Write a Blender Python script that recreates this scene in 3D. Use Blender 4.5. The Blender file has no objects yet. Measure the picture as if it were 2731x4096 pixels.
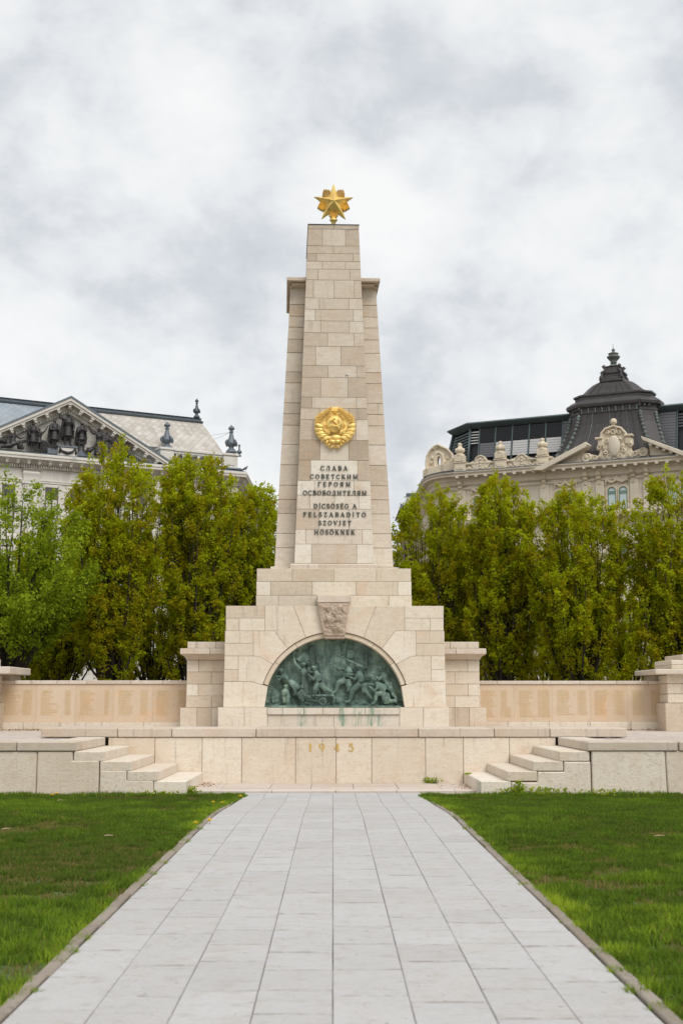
import bpy, math, random
import numpy as np
from mathutils import Vector, Matrix, noise
R = math.radians
rnd = random.Random(7)
SC = bpy.context.scene
COL = SC.collection

# ---------------------------------------------------------------- camera, sky, sun, exposure
EYE = 1.6
PITCH = R(7.53)
YAW = R(0.34)
cd = bpy.data.cameras.new('camera')
cam = bpy.data.objects.new('camera', cd)
COL.objects.link(cam)
cd.sensor_fit = 'VERTICAL'
cd.sensor_width = 24.0
cd.sensor_height = 36.0
cd.lens = 50.0
cd.clip_start = 0.1
cd.clip_end = 2000
cam.location = (0, 0, EYE)
cam.rotation_euler = (R(90) + PITCH, 0, -YAW)
cd.dof.use_dof = True
cd.dof.focus_distance = 36.0
cd.dof.aperture_fstop = 4.0
SC.camera = cam

SUN_EL, SUN_AZ = R(50), R(28)          # azimuth: to the right of the direction behind the camera
wd = bpy.data.worlds.new('World')
SC.world = wd
wd.use_nodes = True
wt = wd.node_tree
wt.nodes.clear()


def nd(t, kind, **kw):
    n = t.nodes.new(kind)
    for k, v in kw.items():
        if k.startswith('i_'):
            n.inputs[k[2:].replace('_', ' ')].default_value = v
        elif k.startswith('n_'):
            n.inputs[int(k[2:])].default_value = v
        else:
            setattr(n, k, v)
    return n


def ramp(t, stops, interp='LINEAR'):
    n = t.nodes.new('ShaderNodeValToRGB')
    n.color_ramp.interpolation = interp
    el = n.color_ramp.elements
    while len(el) > 1:
        el.remove(el[-1])
    el[0].position = stops[0][0]
    el[0].color = (*stops[0][1], 1)
    for p, c in stops[1:]:
        e = el.new(p)
        e.color = (*c, 1)
    return n


def math_(t, op, a, b=None, clamp=False):
    n = t.nodes.new('ShaderNodeMath')
    n.operation = op
    n.use_clamp = clamp
    for i, x in enumerate((a, b)):
        if x is None:
            continue
        if isinstance(x, (int, float)):
            n.inputs[i].default_value = x
        else:
            t.links.new(x, n.inputs[i])
    return n.outputs[0]


def mixc(t, fac, a, b, blend='MIX'):
    n = t.nodes.new('ShaderNodeMix')
    n.data_type = 'RGBA'
    n.blend_type = blend
    for i, x in ((0, fac), (6, a), (7, b)):
        if isinstance(x, (int, float)):
            n.inputs[i].default_value = x
        elif isinstance(x, tuple):
            n.inputs[i].default_value = (*x, 1)
        else:
            t.links.new(x, n.inputs[i])
    return n.outputs[2]


def build_world():
    t = wt
    L = t.links.new
    tc = nd(t, 'ShaderNodeTexCoord')
    sep = nd(t, 'ShaderNodeSeparateXYZ')
    L(tc.outputs['Generated'], sep.inputs[0])
    zz = math_(t, 'ADD', math_(t, 'MAXIMUM', sep.outputs[2], 0.0), 0.75)
    px = math_(t, 'DIVIDE', sep.outputs[0], zz)
    py = math_(t, 'DIVIDE', sep.outputs[1], zz)
    cmb = nd(t, 'ShaderNodeCombineXYZ')
    L(px, cmb.inputs[0])
    L(py, cmb.inputs[1])
    L(sep.outputs[2], cmb.inputs[2])
    n1 = nd(t, 'ShaderNodeTexNoise', i_Scale=4.4, i_Detail=9.0, i_Roughness=0.55, i_Distortion=0.12)
    n2 = nd(t, 'ShaderNodeTexNoise', i_Scale=9.0, i_Detail=8.0, i_Roughness=0.55, i_Distortion=0.15)
    mp = nd(t, 'ShaderNodeMapping')
    mp.inputs['Location'].default_value = (3.1, 7.7, 1.3)
    mp.inputs['Scale'].default_value = (1.0, 1.0, 0.5)
    L(cmb.outputs[0], mp.inputs[0])
    L(mp.outputs[0], n1.inputs[0])
    L(mp.outputs[0], n2.inputs[0])
    n3 = nd(t, 'ShaderNodeTexNoise', i_Scale=24.0, i_Detail=6.0, i_Roughness=0.6, i_Distortion=0.2)
    L(mp.outputs[0], n3.inputs[0])
    val = math_(t, 'ADD', math_(t, 'MULTIPLY', n1.outputs[0], 0.72), math_(t, 'MULTIPLY', n2.outputs[0], 0.34))
    val = math_(t, 'ADD', math_(t, 'ADD', val, math_(t, 'MULTIPLY', n3.outputs[0], 0.20)), -0.125)
    # broad cloud masses: (azimuth deg to the right, elevation deg, cosine falloff, strength)
    for az, el, wdt, s in CLOUDS:
        a, e = R(az), R(el)
        d = (math.sin(a) * math.cos(e), math.cos(a) * math.cos(e), math.sin(e))
        dot = nd(t, 'ShaderNodeVectorMath', operation='DOT_PRODUCT')
        L(tc.outputs['Generated'], dot.inputs[0])
        dot.inputs[1].default_value = d
        mr = nd(t, 'ShaderNodeMapRange', interpolation_type='SMOOTHERSTEP')
        mr.inputs[1].default_value = math.cos(R(wdt))
        mr.inputs[2].default_value = 1.0
        mr.inputs[3].default_value = 0.0
        mr.inputs[4].default_value = s
        L(dot.outputs['Value'], mr.inputs[0])
        val = math_(t, 'ADD', val, mr.outputs[0])
    rp = ramp(t, [(0.35, (0.385, 0.405, 0.435)), (0.44, (0.46, 0.48, 0.505)), (0.49, (0.535, 0.55, 0.565)), (0.54, (0.59, 0.60, 0.605)), (0.63, (0.645, 0.648, 0.645))])
    L(val, rp.inputs[0])
    bg = nd(t, 'ShaderNodeBackground', i_Strength=1.0)
    L(rp.outputs[0], bg.inputs[0])
    sky = nd(t, 'ShaderNodeTexSky', sky_type='NISHITA')
    sky.sun_disc = False
    sky.sun_elevation = SUN_EL
    sky.sun_rotation = R(180) - SUN_AZ
    bg2 = nd(t, 'ShaderNodeBackground', i_Strength=0.10)
    L(sky.outputs[0], bg2.inputs[0])
    mx = nd(t, 'ShaderNodeMixShader')
    mx.inputs[0].default_value = 0.96
    L(bg2.outputs[0], mx.inputs[1])
    L(bg.outputs[0], mx.inputs[2])
    out = nd(t, 'ShaderNodeOutputWorld')
    L(mx.outputs[0], out.inputs[0])


CLOUDS = [(0, 26, 6, -0.09), (6, 22, 6, -0.04), (-11, 12, 9, 0.05), (12, 8, 6, -0.05), (9, 15, 5, -0.05), (12, 26, 4, 0.06), (-11, 18, 5, -0.03), (-7, 22, 4, 0.05), (0, 20, 3, 0.06), (-6, 10, 7, 0.04)]
build_world()
sl = bpy.data.lights.new('sun', 'SUN')
sl.energy = 1.5
sl.angle = R(35)
sl.color = (1.0, 0.965, 0.91)
sun = bpy.data.objects.new('sun', sl)
COL.objects.link(sun)
sun.rotation_euler = (R(90) - SUN_EL, 0, SUN_AZ)
SC.view_settings.view_transform = 'Standard'
SC.view_settings.look = 'None'
SC.view_settings.exposure = 0.58
SC.view_settings.gamma = 1.0
SC.view_settings.use_curve_mapping = False

# ---------------------------------------------------------------- measuring helpers
FPX = 5689.0
_cp, _sp, _cy, _sy = math.cos(PITCH), math.sin(PITCH), math.cos(YAW), math.sin(YAW)


def sight(px, py):
    """world direction of a point of the photograph (2731 x 4096)"""
    x, y = (px - 1365.5) / FPX, (2048 - py) / FPX
    yy = _cp - y * _sp
    zz = _sp + y * _cp
    return (x * _cy + yy * _sy, -x * _sy + yy * _cy, zz)


class Frame:
    """upright local frame: u along a facade, v into it, z up"""
    def __init__(s, x, y, a):
        s.x, s.y, s.a = x, y, a
        s.c, s.s = math.cos(a), math.sin(a)

    def hit(s, px, py, v0=0.0, k=0.0, z0=0.0):
        """(u, z) where the sight line meets the plane v = v0 + k (z - z0)"""
        dx, dy, dz = sight(px, py)
        du, dv = dx * s.c + dy * s.s, -dx * s.s + dy * s.c
        ou, ov = -s.x * s.c - s.y * s.s, s.x * s.s - s.y * s.c
        t = (v0 + k * (EYE - z0) - ov) / (dv - k * dz)
        return (ou + t * du, EYE + t * dz)

    def root(s, name, label, cat, z=0.0, group=None):
        o = bpy.data.objects.new(name, None)
        o.empty_display_size = 0.3
        o.location = (s.x, s.y, z)
        o.rotation_euler = (0, 0, s.a)
        COL.objects.link(o)
        return tag(o, label, cat, group)


def tag(o, label=None, cat=None, group=None, kind=None):
    for k, v in (('label', label), ('category', cat), ('group', group), ('kind', kind)):
        if v:
            o[k] = v
    return o


def empty(name, loc, label, cat, rz=0.0, group=None):
    o = bpy.data.objects.new(name, None)
    o.location = loc
    o.rotation_euler = (0, 0, rz)
    COL.objects.link(o)
    return tag(o, label, cat, group)


def sgn_area(p):
    return 0.5 * sum(p[i][0] * p[(i + 1) % len(p)][1] - p[(i + 1) % len(p)][0] * p[i][1] for i in range(len(p)))


def inset(p, d):
    """mitred inset of a counter-clockwise polygon"""
    out = []
    n = len(p)
    for i in range(n):
        a, b, c = p[i - 1], p[i], p[(i + 1) % n]
        e1 = (b[0] - a[0], b[1] - a[1])
        e2 = (c[0] - b[0], c[1] - b[1])
        l1 = math.hypot(*e1) or 1e-9
        l2 = math.hypot(*e2) or 1e-9
        n1 = (-e1[1] / l1, e1[0] / l1)
        n2 = (-e2[1] / l2, e2[0] / l2)
        k = 1 + n1[0] * n2[0] + n1[1] * n2[1]
        k = max(k, 0.35)
        out.append((b[0] + (n1[0] + n2[0]) / k * d, b[1] + (n1[1] + n2[1]) / k * d))
    return out


class MB:
    """collects shapes for ONE mesh object"""
    def __init__(s):
        s.v, s.f, s.sm = [], [], []

    def add(s, vs, fs, smooth=False):
        b = len(s.v)
        s.v += vs
        s.f += [tuple(i + b for i in f) for f in fs]
        s.sm += [smooth] * len(fs)
        return s

    def box(s, x0, x1, y0, y1, z0, z1):
        return s.add([(x0, y0, z0), (x1, y0, z0), (x1, y1, z0), (x0, y1, z0), (x0, y0, z1), (x1, y0, z1), (x1, y1, z1), (x0, y1, z1)],
                     [(0, 3, 2, 1), (4, 5, 6, 7), (0, 1, 5, 4), (1, 2, 6, 5), (2, 3, 7, 6), (3, 0, 4, 7)])

    def cbox(s, x0, x1, y0, y1, z0, z1, c):
        """box with chamfered edges"""
        vs, idx = [], {}
        X, Y, Z = (x0, x1), (y0, y1), (z0, z1)
        for i in (0, 1):
            for j in (0, 1):
                for k in (0, 1):
                    p = (X[i], Y[j], Z[k])
                    q = (X[i] + (c, -c)[i], Y[j] + (c, -c)[j], Z[k] + (c, -c)[k])
                    for ax in range(3):
                        idx[(i, j, k, ax)] = len(vs)
                        vs.append(tuple(p[a] if a == ax else q[a] for a in range(3)))
        I = idx
        fs = []
        for s0, flip in ((0, True), (1, False)):
            a = [I[(s0, 0, 0, 0)], I[(s0, 1, 0, 0)], I[(s0, 1, 1, 0)], I[(s0, 0, 1, 0)]]
            b = [I[(0, s0, 0, 1)], I[(0, s0, 1, 1)], I[(1, s0, 1, 1)], I[(1, s0, 0, 1)]]
            d = [I[(0, 0, s0, 2)], I[(1, 0, s0, 2)], I[(1, 1, s0, 2)], I[(0, 1, s0, 2)]]
            fs += [tuple(q[::-1]) if flip else tuple(q) for q in (a, b, d)]
        for i in (0, 1):
            for j in (0, 1):
                f = (I[(i, j, 0, 0)], I[(i, j, 0, 1)], I[(i, j, 1, 1)], I[(i, j, 1, 0)])
                fs.append(f if (i ^ j) == 0 else f[::-1])
                f = (I[(i, 0, j, 0)], I[(i, 1, j, 0)], I[(i, 1, j, 2)], I[(i, 0, j, 2)])
                fs.append(f if (i ^ j) == 0 else f[::-1])
                f = (I[(0, i, j, 1)], I[(0, i, j, 2)], I[(1, i, j, 2)], I[(1, i, j, 1)])
                fs.append(f if (i ^ j) == 0 else f[::-1])
        for i in (0, 1):
            for j in (0, 1):
                for k in (0, 1):
                    f = (I[(i, j, k, 0)], I[(i, j, k, 1)], I[(i, j, k, 2)])
                    fs.append(f if (i + j + k) % 2 else f[::-1])
        return s.add(vs, fs)

    def prism(s, poly, v0, v1, c=0.0, k=0.0, z0=0.0, back=True):
        """polygon in (u, z) from the front plane v0 (leaning k) to v1, front edges chamfered by c"""
        p = [tuple(q) for q in poly]
        if sgn_area(p) < 0:
            p = p[::-1]
        n = len(p)
        lean = lambda z: k * (z - z0)
        if c > 0:
            q = inset(p, c)
            vs = [(u, v0 + lean(z), z) for u, z in q] + [(u, v0 + c + lean(z), z) for u, z in p] + [(u, v1 + lean(z), z) for u, z in p]
            fs = [tuple(range(n))]
            for r in (0, 1):
                fs += [(r * n + i, (r + 1) * n + i, (r + 1) * n + (i + 1) % n, r * n + (i + 1) % n) for i in range(n)]
            if back:
                fs.append(tuple(range(3 * n - 1, 2 * n - 1, -1)))
        else:
            vs = [(u, v0 + lean(z), z) for u, z in p] + [(u, v1 + lean(z), z) for u, z in p]
            fs = [tuple(range(n))] + [(i, n + i, n + (i + 1) % n, (i + 1) % n) for i in range(n)]
            if back:
                fs.append(tuple(range(2 * n - 1, n - 1, -1)))
        return s.add(vs, fs)

    def extr_x(s, prof, x0, x1):
        """profile in (y, z) swept along x, ends closed"""
        n = len(prof)
        if sgn_area(prof) < 0:
            prof = prof[::-1]
        vs = [(x0, y, z) for y, z in prof] + [(x1, y, z) for y, z in prof]
        return s.add(vs, [tuple(range(n - 1, -1, -1)), tuple(range(n, 2 * n))] + [(i, (i + 1) % n, n + (i + 1) % n, n + i) for i in range(n)])

    def rings(s, rs, closed=True, cap=True, smooth=True):
        """loft between rings of equal count"""
        n = len(rs[0])
        vs = [p for r in rs for p in r]
        fs = []
        m = n if closed else n - 1
        for j in range(len(rs) - 1):
            fs += [(j * n + i, j * n + (i + 1) % n, (j + 1) * n + (i + 1) % n, (j + 1) * n + i) for i in range(m)]
        s.add(vs, fs, smooth)
        if cap and closed:
            b = len(s.v) - len(vs)
            s.f.append(tuple(b + i for i in range(n - 1, -1, -1)))
            s.f.append(tuple(b + (len(rs) - 1) * n + i for i in range(n)))
            s.sm += [False, False]
        return s

    def lathe(s, prof, cx=0, cy=0, cz=0, seg=12, smooth=True, sx=1, sy=1, axis='z'):
        rs = []
        for r, h in prof:
            ring = []
            for i in range(seg):
                a = 2 * math.pi * i / seg
                x, y = r * math.cos(a) * sx, r * math.sin(a) * sy
                ring.append((cx + x, cy + y, cz + h) if axis == 'z' else (cx + x, cy - h, cz + y))
            rs.append(ring)
        return s.rings(rs, smooth=smooth)

    def tube(s, pts, rad, seg=6, flat=1.0, cap=True, smooth=True):
        pts = [Vector(p) for p in pts]
        if isinstance(rad, (int, float)):
            rad = [rad] * len(pts)
        rs = []
        up = Vector((0, 0, 1))
        prev = None
        for i, p in enumerate(pts):
            d = (pts[min(i + 1, len(pts) - 1)] - pts[max(i - 1, 0)])
            d = d.normalized() if d.length > 1e-9 else Vector((0, 0, 1))
            if prev is None:
                a = d.cross(up)
                if a.length < 1e-3:
                    a = d.cross(Vector((1, 0, 0)))
                a.normalize()
            else:
                a = prev - d * prev.dot(d)
                a = a.normalized() if a.length > 1e-6 else d.orthogonal().normalized()
            prev = a
            b = d.cross(a)
            rs.append([tuple(p + (a * math.cos(2 * math.pi * j / seg) + b * math.sin(2 * math.pi * j / seg) * flat) * rad[i]) for j in range(seg)])
        return s.rings(rs, cap=cap, smooth=smooth)

    def ball(s, c, r, seg=10, rn=6, sx=1, sy=1, sz=1):
        prof = [(r * math.sin(math.pi * (i + 0.02) / (rn + 0.04)) + 1e-4, 0) for i in range(rn + 1)]
        rs = []
        for i in range(rn + 1):
            t = math.pi * i / rn
            rr = max(r * math.sin(t), r * 0.01)
            rs.append([(c[0] + rr * math.cos(2 * math.pi * j / seg) * sx, c[1] + rr * math.sin(2 * math.pi * j / seg) * sy, c[2] - r * math.cos(t) * sz) for j in range(seg)])
        return s.rings(rs)

    def curl(s, c, r, turns=1.4, flip=1, start=0.0, yd=0.0):
        """carved scroll: a spiral roll in the x/z plane"""
        n = int(turns * 9)
        pts = [(c[0] + flip * r * (1 - .75 * i / n) * math.cos(start + turns * 2 * math.pi * i / n), c[1] - yd * i / n, c[2] + r * (1 - .75 * i / n) * math.sin(start + turns * 2 * math.pi * i / n)) for i in range(n + 1)]
        return s.tube(pts, [r * (.30 - .12 * i / n) for i in range(n + 1)], 6)

    def mesh(s, name):
        me = bpy.data.meshes.new(name)
        me.from_pydata(s.v, [], s.f)
        if any(s.sm):
            me.polygons.foreach_set('use_smooth', s.sm)
        return me

    def obj(s, name, mat, parent=None, **kw):
        me = s.mesh(name)
        if mat is not None:
            me.materials.append(mat)
        return link(name, me, parent, **kw)


def link(name, me, parent=None, loc=None, tone=None, label=None, cat=None, group=None, kind=None, rz=None):
    o = bpy.data.objects.new(name, me)
    COL.objects.link(o)
    if parent is not None:
        o.parent = parent
    if loc is not None:
        o.location = loc
    if rz is not None:
        o.rotation_euler = (0, 0, rz)
    if tone is not None:
        o['tone'] = float(tone)
    tag(o, label, cat, group, kind)
    return o


def copy_tree(o, parent=None):
    c = o.copy()
    COL.objects.link(c)
    if parent is not None:
        c.parent = parent
    for ch in list(o.children):
        copy_tree(ch, c)
    return c


def remeshed(mb, voxel, smooth=2, flat=None):
    """joins overlapping solids into one continuous surface"""
    me = mb.mesh('tmp')
    o = bpy.data.objects.new('tmp', me)
    COL.objects.link(o)
    m = o.modifiers.new('r', 'REMESH')
    m.mode = 'VOXEL'
    m.voxel_size = voxel
    m.use_smooth_shade = True
    if smooth:
        m2 = o.modifiers.new('s', 'SMOOTH')
        m2.iterations = smooth
        m2.factor = 0.5
    dg = bpy.context.evaluated_depsgraph_get()
    out = bpy.data.meshes.new_from_object(o.evaluated_get(dg))
    bpy.data.objects.remove(o)
    bpy.data.meshes.remove(me)
    out.materials.clear()
    return out


def ground_z(y):
    """the lawn and the path dip gently towards the monument"""
    t = min(max((y - 19.5) / 6.0, 0), 1)
    return -0.13 * t * t * (3 - 2 * t)

# ---------------------------------------------------------------- materials


def new_mat(name):
    m = bpy.data.materials.new(name)
    m.use_nodes = True
    t = m.node_tree
    t.nodes.clear()
    out = t.nodes.new('ShaderNodeOutputMaterial')
    b = t.nodes.new('ShaderNodeBsdfPrincipled')
    t.links.new(b.outputs[0], out.inputs[0])
    return m, t, b


def coords(t, scale=(1, 1, 1), jitter=True, which='Object'):
    tc = t.nodes.new('ShaderNodeTexCoord')
    mp = t.nodes.new('ShaderNodeMapping')
    mp.inputs['Scale'].default_value = scale
    if jitter:
        oi = t.nodes.new('ShaderNodeObjectInfo')
        vm = t.nodes.new('ShaderNodeVectorMath')
        vm.operation = 'SCALE'
        vm.inputs[0].default_value = (37.0, 23.0, 51.0)
        t.links.new(oi.outputs['Random'], vm.inputs['Scale'])
        va = t.nodes.new('ShaderNodeVectorMath')
        va.operation = 'ADD'
        t.links.new(tc.outputs[which], va.inputs[0])
        t.links.new(vm.outputs[0], va.inputs[1])
        t.links.new(va.outputs[0], mp.inputs[0])
    else:
        t.links.new(tc.outputs[which], mp.inputs[0])
    return mp.outputs[0]


def noise_(t, vec, scale, detail=4, rough=0.55, dist=0.0):
    n = nd(t, 'ShaderNodeTexNoise', i_Scale=scale, i_Detail=float(detail), i_Roughness=rough, i_Distortion=dist)
    t.links.new(vec, n.inputs[0])
    return n.outputs[0]


def attr(t, name, typ='OBJECT'):
    n = t.nodes.new('ShaderNodeAttribute')
    n.attribute_type = typ
    n.attribute_name = name
    return n


def smooth_range(t, x, a, b, c=0.0, d=1.0):
    n = t.nodes.new('ShaderNodeMapRange')
    n.interpolation_type = 'SMOOTHSTEP'
    t.links.new(x, n.inputs[0])
    for i, v in enumerate((a, b, c, d)):
        n.inputs[i + 1].default_value = v
    return n.outputs[0]


def bump(t, b, h, strength, dist):
    n = t.nodes.new('ShaderNodeBump')
    n.inputs['Strength'].default_value = strength
    n.inputs['Distance'].default_value = dist
    t.links.new(h, n.inputs['Height'])
    t.links.new(n.outputs[0], b.inputs['Normal'])


def stone_mat(name, lo, mid, hi, warm=(0.62, 0.47, 0.33), pits=1.0, streak=5.0, grime=0.5, rough=0.85, green=None, bumpd=0.006, tscale=0.72, ends=False):
    m, t, b = new_mat(name)
    v = coords(t, (1, 1, 1))
    vs = coords(t, (1, 1, streak))
    tone = attr(t, 'tone').outputs['Fac']
    r = ramp(t, [(0.0, lo), (0.5, mid), (1.0, hi)])
    big = noise_(t, v, 1.3, 4, 0.6, 0.4)
    f = math_(t, 'ADD', tone, math_(t, 'MULTIPLY', math_(t, 'SUBTRACT', big, 0.5), 0.55))
    str_ = noise_(t, vs, 3.2, 5, 0.6, 0.5)
    f = math_(t, 'ADD', f, math_(t, 'MULTIPLY', math_(t, 'SUBTRACT', str_, 0.5), 0.6))
    f = math_(t, 'ADD', math_(t, 'MULTIPLY', f, tscale), 0.62 * (1 - tscale))
    t.links.new(f, r.inputs[0])
    c = r.outputs[0]
    w = smooth_range(t, noise_(t, v, 0.9, 3, 0.5, 1.0), 0.55, 0.75, 0, 0.45)
    c = mixc(t, w, c, warm, 'MULTIPLY') if False else mixc(t, math_(t, 'MULTIPLY', w, 0.6), c, tuple(a * bb * 1.55 for a, bb in zip(mid, warm)))
    fine = noise_(t, v, 46, 3, 0.7)
    c = mixc(t, 1.0, c, mixc(t, fine, (0.86, 0.85, 0.84), (1.1, 1.1, 1.1)), 'MULTIPLY')
    mid_n = noise_(t, vs, 13, 4, 0.65)
    c = mixc(t, smooth_range(t, mid_n, 0.54, 0.70, 0, 0.50 * pits), c, tuple(x * 0.58 for x in mid))
    c = mixc(t, smooth_range(t, noise_(t, v, 4.5, 5, 0.7), 0.52, 0.68, 0, 0.30), c, tuple(x * y for x, y in zip(mid, (0.80, 0.70, 0.58))))
    pit = noise_(t, coords(t, (1, 1, 2.2)), 60, 2, 0.5)
    pm = smooth_range(t, pit, 0.66, 0.70, 0, 0.8 * pits)
    dn = smooth_range(t, big, 0.45, 0.62)
    pm = math_(t, 'MULTIPLY', pm, math_(t, 'ADD', math_(t, 'MULTIPLY', dn, 0.9), 0.1))
    c = mixc(t, pm, c, (0.16, 0.12, 0.085))
    if grime:
        gv = coords(t, (7, 7, 0.5))
        g = smooth_range(t, noise_(t, gv, 1.2, 4, 0.65), 0.56, 0.76, 0, grime)
        c = mixc(t, g, c, (0.21, 0.185, 0.155))
    if green:
        x0s, zc = green
        tc = t.nodes.new('ShaderNodeTexCoord')
        sp = t.nodes.new('ShaderNodeSeparateXYZ')
        t.links.new(tc.outputs['Object'], sp.inputs[0])
        acc = None
        for x0, wd_ in x0s:
            d = math_(t, 'ABSOLUTE', math_(t, 'SUBTRACT', sp.outputs[0], x0))
            q = smooth_range(t, d, wd_, 0.0)
            acc = q if acc is None else math_(t, 'MAXIMUM', acc, q)
        gn = noise_(t, coords(t, (14, 14, 2.0), jitter=False), 1.0, 5, 0.7)
        gm = math_(t, 'MULTIPLY', acc, smooth_range(t, gn, 0.40, 0.62))
        c = mixc(t, math_(t, 'MULTIPLY', gm, 0.8), c, (0.115, 0.25, 0.175))
    if ends:                       # dirt gathered along the joints between slabs, and scuffs
        tc = t.nodes.new('ShaderNodeTexCoord')
        sp = t.nodes.new('ShaderNodeSeparateXYZ')
        t.links.new(tc.outputs['Object'], sp.inputs[0])
        ay = math_(t, 'ABSOLUTE', sp.outputs[1])
        dn2 = noise_(t, coords(t, (5, 9, 1)), 1.6, 4, 0.6)
        em = math_(t, 'MULTIPLY', smooth_range(t, ay, 0.272, 0.293), smooth_range(t, dn2, 0.40, 0.66, 0.05, 0.62))
        c = mixc(t, em, c, (0.17, 0.145, 0.12))
        wm = smooth_range(t, noise_(t, coords(t, (1, 2.2, 1)), 5.5, 5, 0.7), 0.50, 0.72, 0, 0.5)
        c = mixc(t, wm, c, (0.335, 0.295, 0.27))
        sm = smooth_range(t, noise_(t, coords(t, (1, 1, 1)), 17, 2, 0.5), 0.70, 0.76, 0, 0.6)
        c = mixc(t, sm, c, (0.22, 0.20, 0.18))
    t.links.new(c, b.inputs['Base Color'])
    b.inputs['Roughness'].default_value = rough
    b.inputs['Specular IOR Level'].default_value = 0.25
    h = math_(t, 'SUBTRACT', math_(t, 'ADD', fine, math_(t, 'MULTIPLY', mid_n, 1.5)), math_(t, 'MULTIPLY', pm, 2.5))
    bump(t, b, h, 0.5, bumpd)
    return m


def plain(name, col, rough=0.6, metal=0.0, var=0.15, scale=3.0, bumpd=0.0, dark=None, dscale=1.0, spec=0.4, streak=1.0):
    m, t, b = new_mat(name)
    v = coords(t, (1, 1, streak))
    n = noise_(t, v, scale, 5, 0.65)
    c = mixc(t, 1.0, col, mixc(t, n, (1 - var,) * 3, (1 + var,) * 3), 'MULTIPLY')
    if dark:
        g = smooth_range(t, noise_(t, coords(t, (1, 1, 1 / 3)), dscale, 5, 0.7), 0.5, 0.72)
        c = mixc(t, g, c, dark)
    t.links.new(c, b.inputs['Base Color'])
    b.inputs['Roughness'].default_value = rough
    b.inputs['Metallic'].default_value = metal
    b.inputs['Specular IOR Level'].default_value = spec
    if bumpd:
        bump(t, b, noise_(t, v, scale * 6, 4, 0.7), 0.6, bumpd)
    return m


M = {}
M['lime'] = stone_mat('limestone', (0.44, 0.345, 0.25), (0.64, 0.545, 0.43), (0.80, 0.735, 0.63))
M['shaft'] = stone_mat('weathered_limestone', (0.41, 0.325, 0.245), (0.61, 0.52, 0.425), (0.78, 0.72, 0.63), grime=0.35, tscale=0.92)
M['sill'] = stone_mat('patina_stained_limestone', (0.40, 0.325, 0.245), (0.60, 0.53, 0.435), (0.74, 0.70, 0.62), green=(((-0.78, 0.16), (0.22, 0.18), (0.62, 0.22), (0.95, 0.2), (1.15, 0.12)), 0))
M['rock'] = stone_mat('rough_brown_rock', (0.30, 0.215, 0.16), (0.45, 0.355, 0.275), (0.58, 0.50, 0.41), streak=1.5, bumpd=0.02)
M['retain'] = stone_mat('coarse_limestone', (0.48, 0.385, 0.29), (0.66, 0.565, 0.455), (0.82, 0.75, 0.65), streak=1.6, grime=0.25, bumpd=0.012)
M['cap'] = stone_mat('capping_travertine', (0.40, 0.32, 0.245), (0.565, 0.475, 0.385), (0.74, 0.67, 0.58), streak=9, grime=0.45, bumpd=0.012)
M['panel'] = stone_mat('pink_honed_stone', (0.52, 0.385, 0.265), (0.60, 0.465, 0.335), (0.64, 0.535, 0.425), warm=(0.80, 0.56, 0.30), pits=0.25, streak=1.0, grime=0.12, bumpd=0.001)
M['mortar'] = plain('dark_mortar', (0.22, 0.185, 0.15), 0.95, var=0.4, scale=8)
M['paver'] = stone_mat('grey_granite', (0.395, 0.378, 0.366), (0.47, 0.46, 0.452), (0.53, 0.525, 0.52), warm=(0.66, 0.57, 0.52), pits=0.35, streak=1.0, grime=0.0, rough=0.8, bumpd=0.0015, ends=True)
M['apron'] = stone_mat('pink_paving', (0.46, 0.38, 0.32), (0.56, 0.475, 0.41), (0.64, 0.56, 0.50), pits=0.4, streak=1, grime=0.1, bumpd=0.003)
M['kerb'] = stone_mat('brown_kerb_stone', (0.20, 0.165, 0.13), (0.29, 0.25, 0.205), (0.36, 0.32, 0.27), streak=1, grime=0.0, bumpd=0.006)
M['joint'] = plain('sandy_joint', (0.13, 0.10, 0.07), 0.95, var=0.5, scale=9)
M['gold'] = plain('gilded_metal', (0.95, 0.70, 0.24), 0.45, 0.5, var=0.22, scale=9, bumpd=0.004, dark=(0.42, 0.26, 0.09), dscale=2.6)
M['goldlet'] = plain('gilded_lettering', (0.62, 0.42, 0.10), 0.5, 0.3, var=0.2, scale=20)
M['goldname'] = plain('faded_gilded_names', (0.55, 0.37, 0.12), 0.6, 0.0, var=0.25, scale=12)
M['goldold'] = plain('worn_gilding', (0.70, 0.50, 0.22), 0.6, 0.0, var=0.3, scale=6)
M['letter'] = plain('dark_bronze_letter', (0.065, 0.075, 0.062), 0.55, 0.4, var=0.4, scale=5, dark=(0.12, 0.10, 0.05), dscale=4)
M['statue'] = plain('dark_weathered_bronze', (0.055, 0.052, 0.052), 0.5, 0.45, var=0.5, scale=3, bumpd=0.02)
M['stucco'] = plain('cream_stucco', (0.66, 0.63, 0.575), 0.9, var=0.07, scale=1.5, dark=(0.50, 0.475, 0.43), dscale=0.5)
M['beige'] = plain('beige_facade_stone', (0.66, 0.59, 0.475), 0.9, var=0.12, scale=1.2, bumpd=0.01, dark=(0.54, 0.47, 0.37), dscale=0.45)
M['orn'] = plain('carved_ornament_stone', (0.66, 0.57, 0.43), 0.9, var=0.25, scale=3.0, bumpd=0.03, dark=(0.38, 0.31, 0.225), dscale=0.9)
M['zinc'] = plain('grey_zinc', (0.15, 0.175, 0.20), 0.55, 0.3, var=0.2, scale=1.2)
M['slatecap'] = plain('dark_ridge_metal', (0.095, 0.115, 0.13), 0.5, 0.2, var=0.2, scale=1.0)
M['tower'] = plain('dark_patinated_copper', (0.070, 0.064, 0.064), 0.5, 0.2, var=0.4, scale=1.4, bumpd=0.02, dark=(0.055, 0.047, 0.047), dscale=0.5, streak=0.3)
M['trib'] = plain('green_patina_metal', (0.13, 0.14, 0.13), 0.6, 0.2, var=0.5, scale=2, dark=(0.17, 0.25, 0.21), dscale=2.0)
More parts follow.
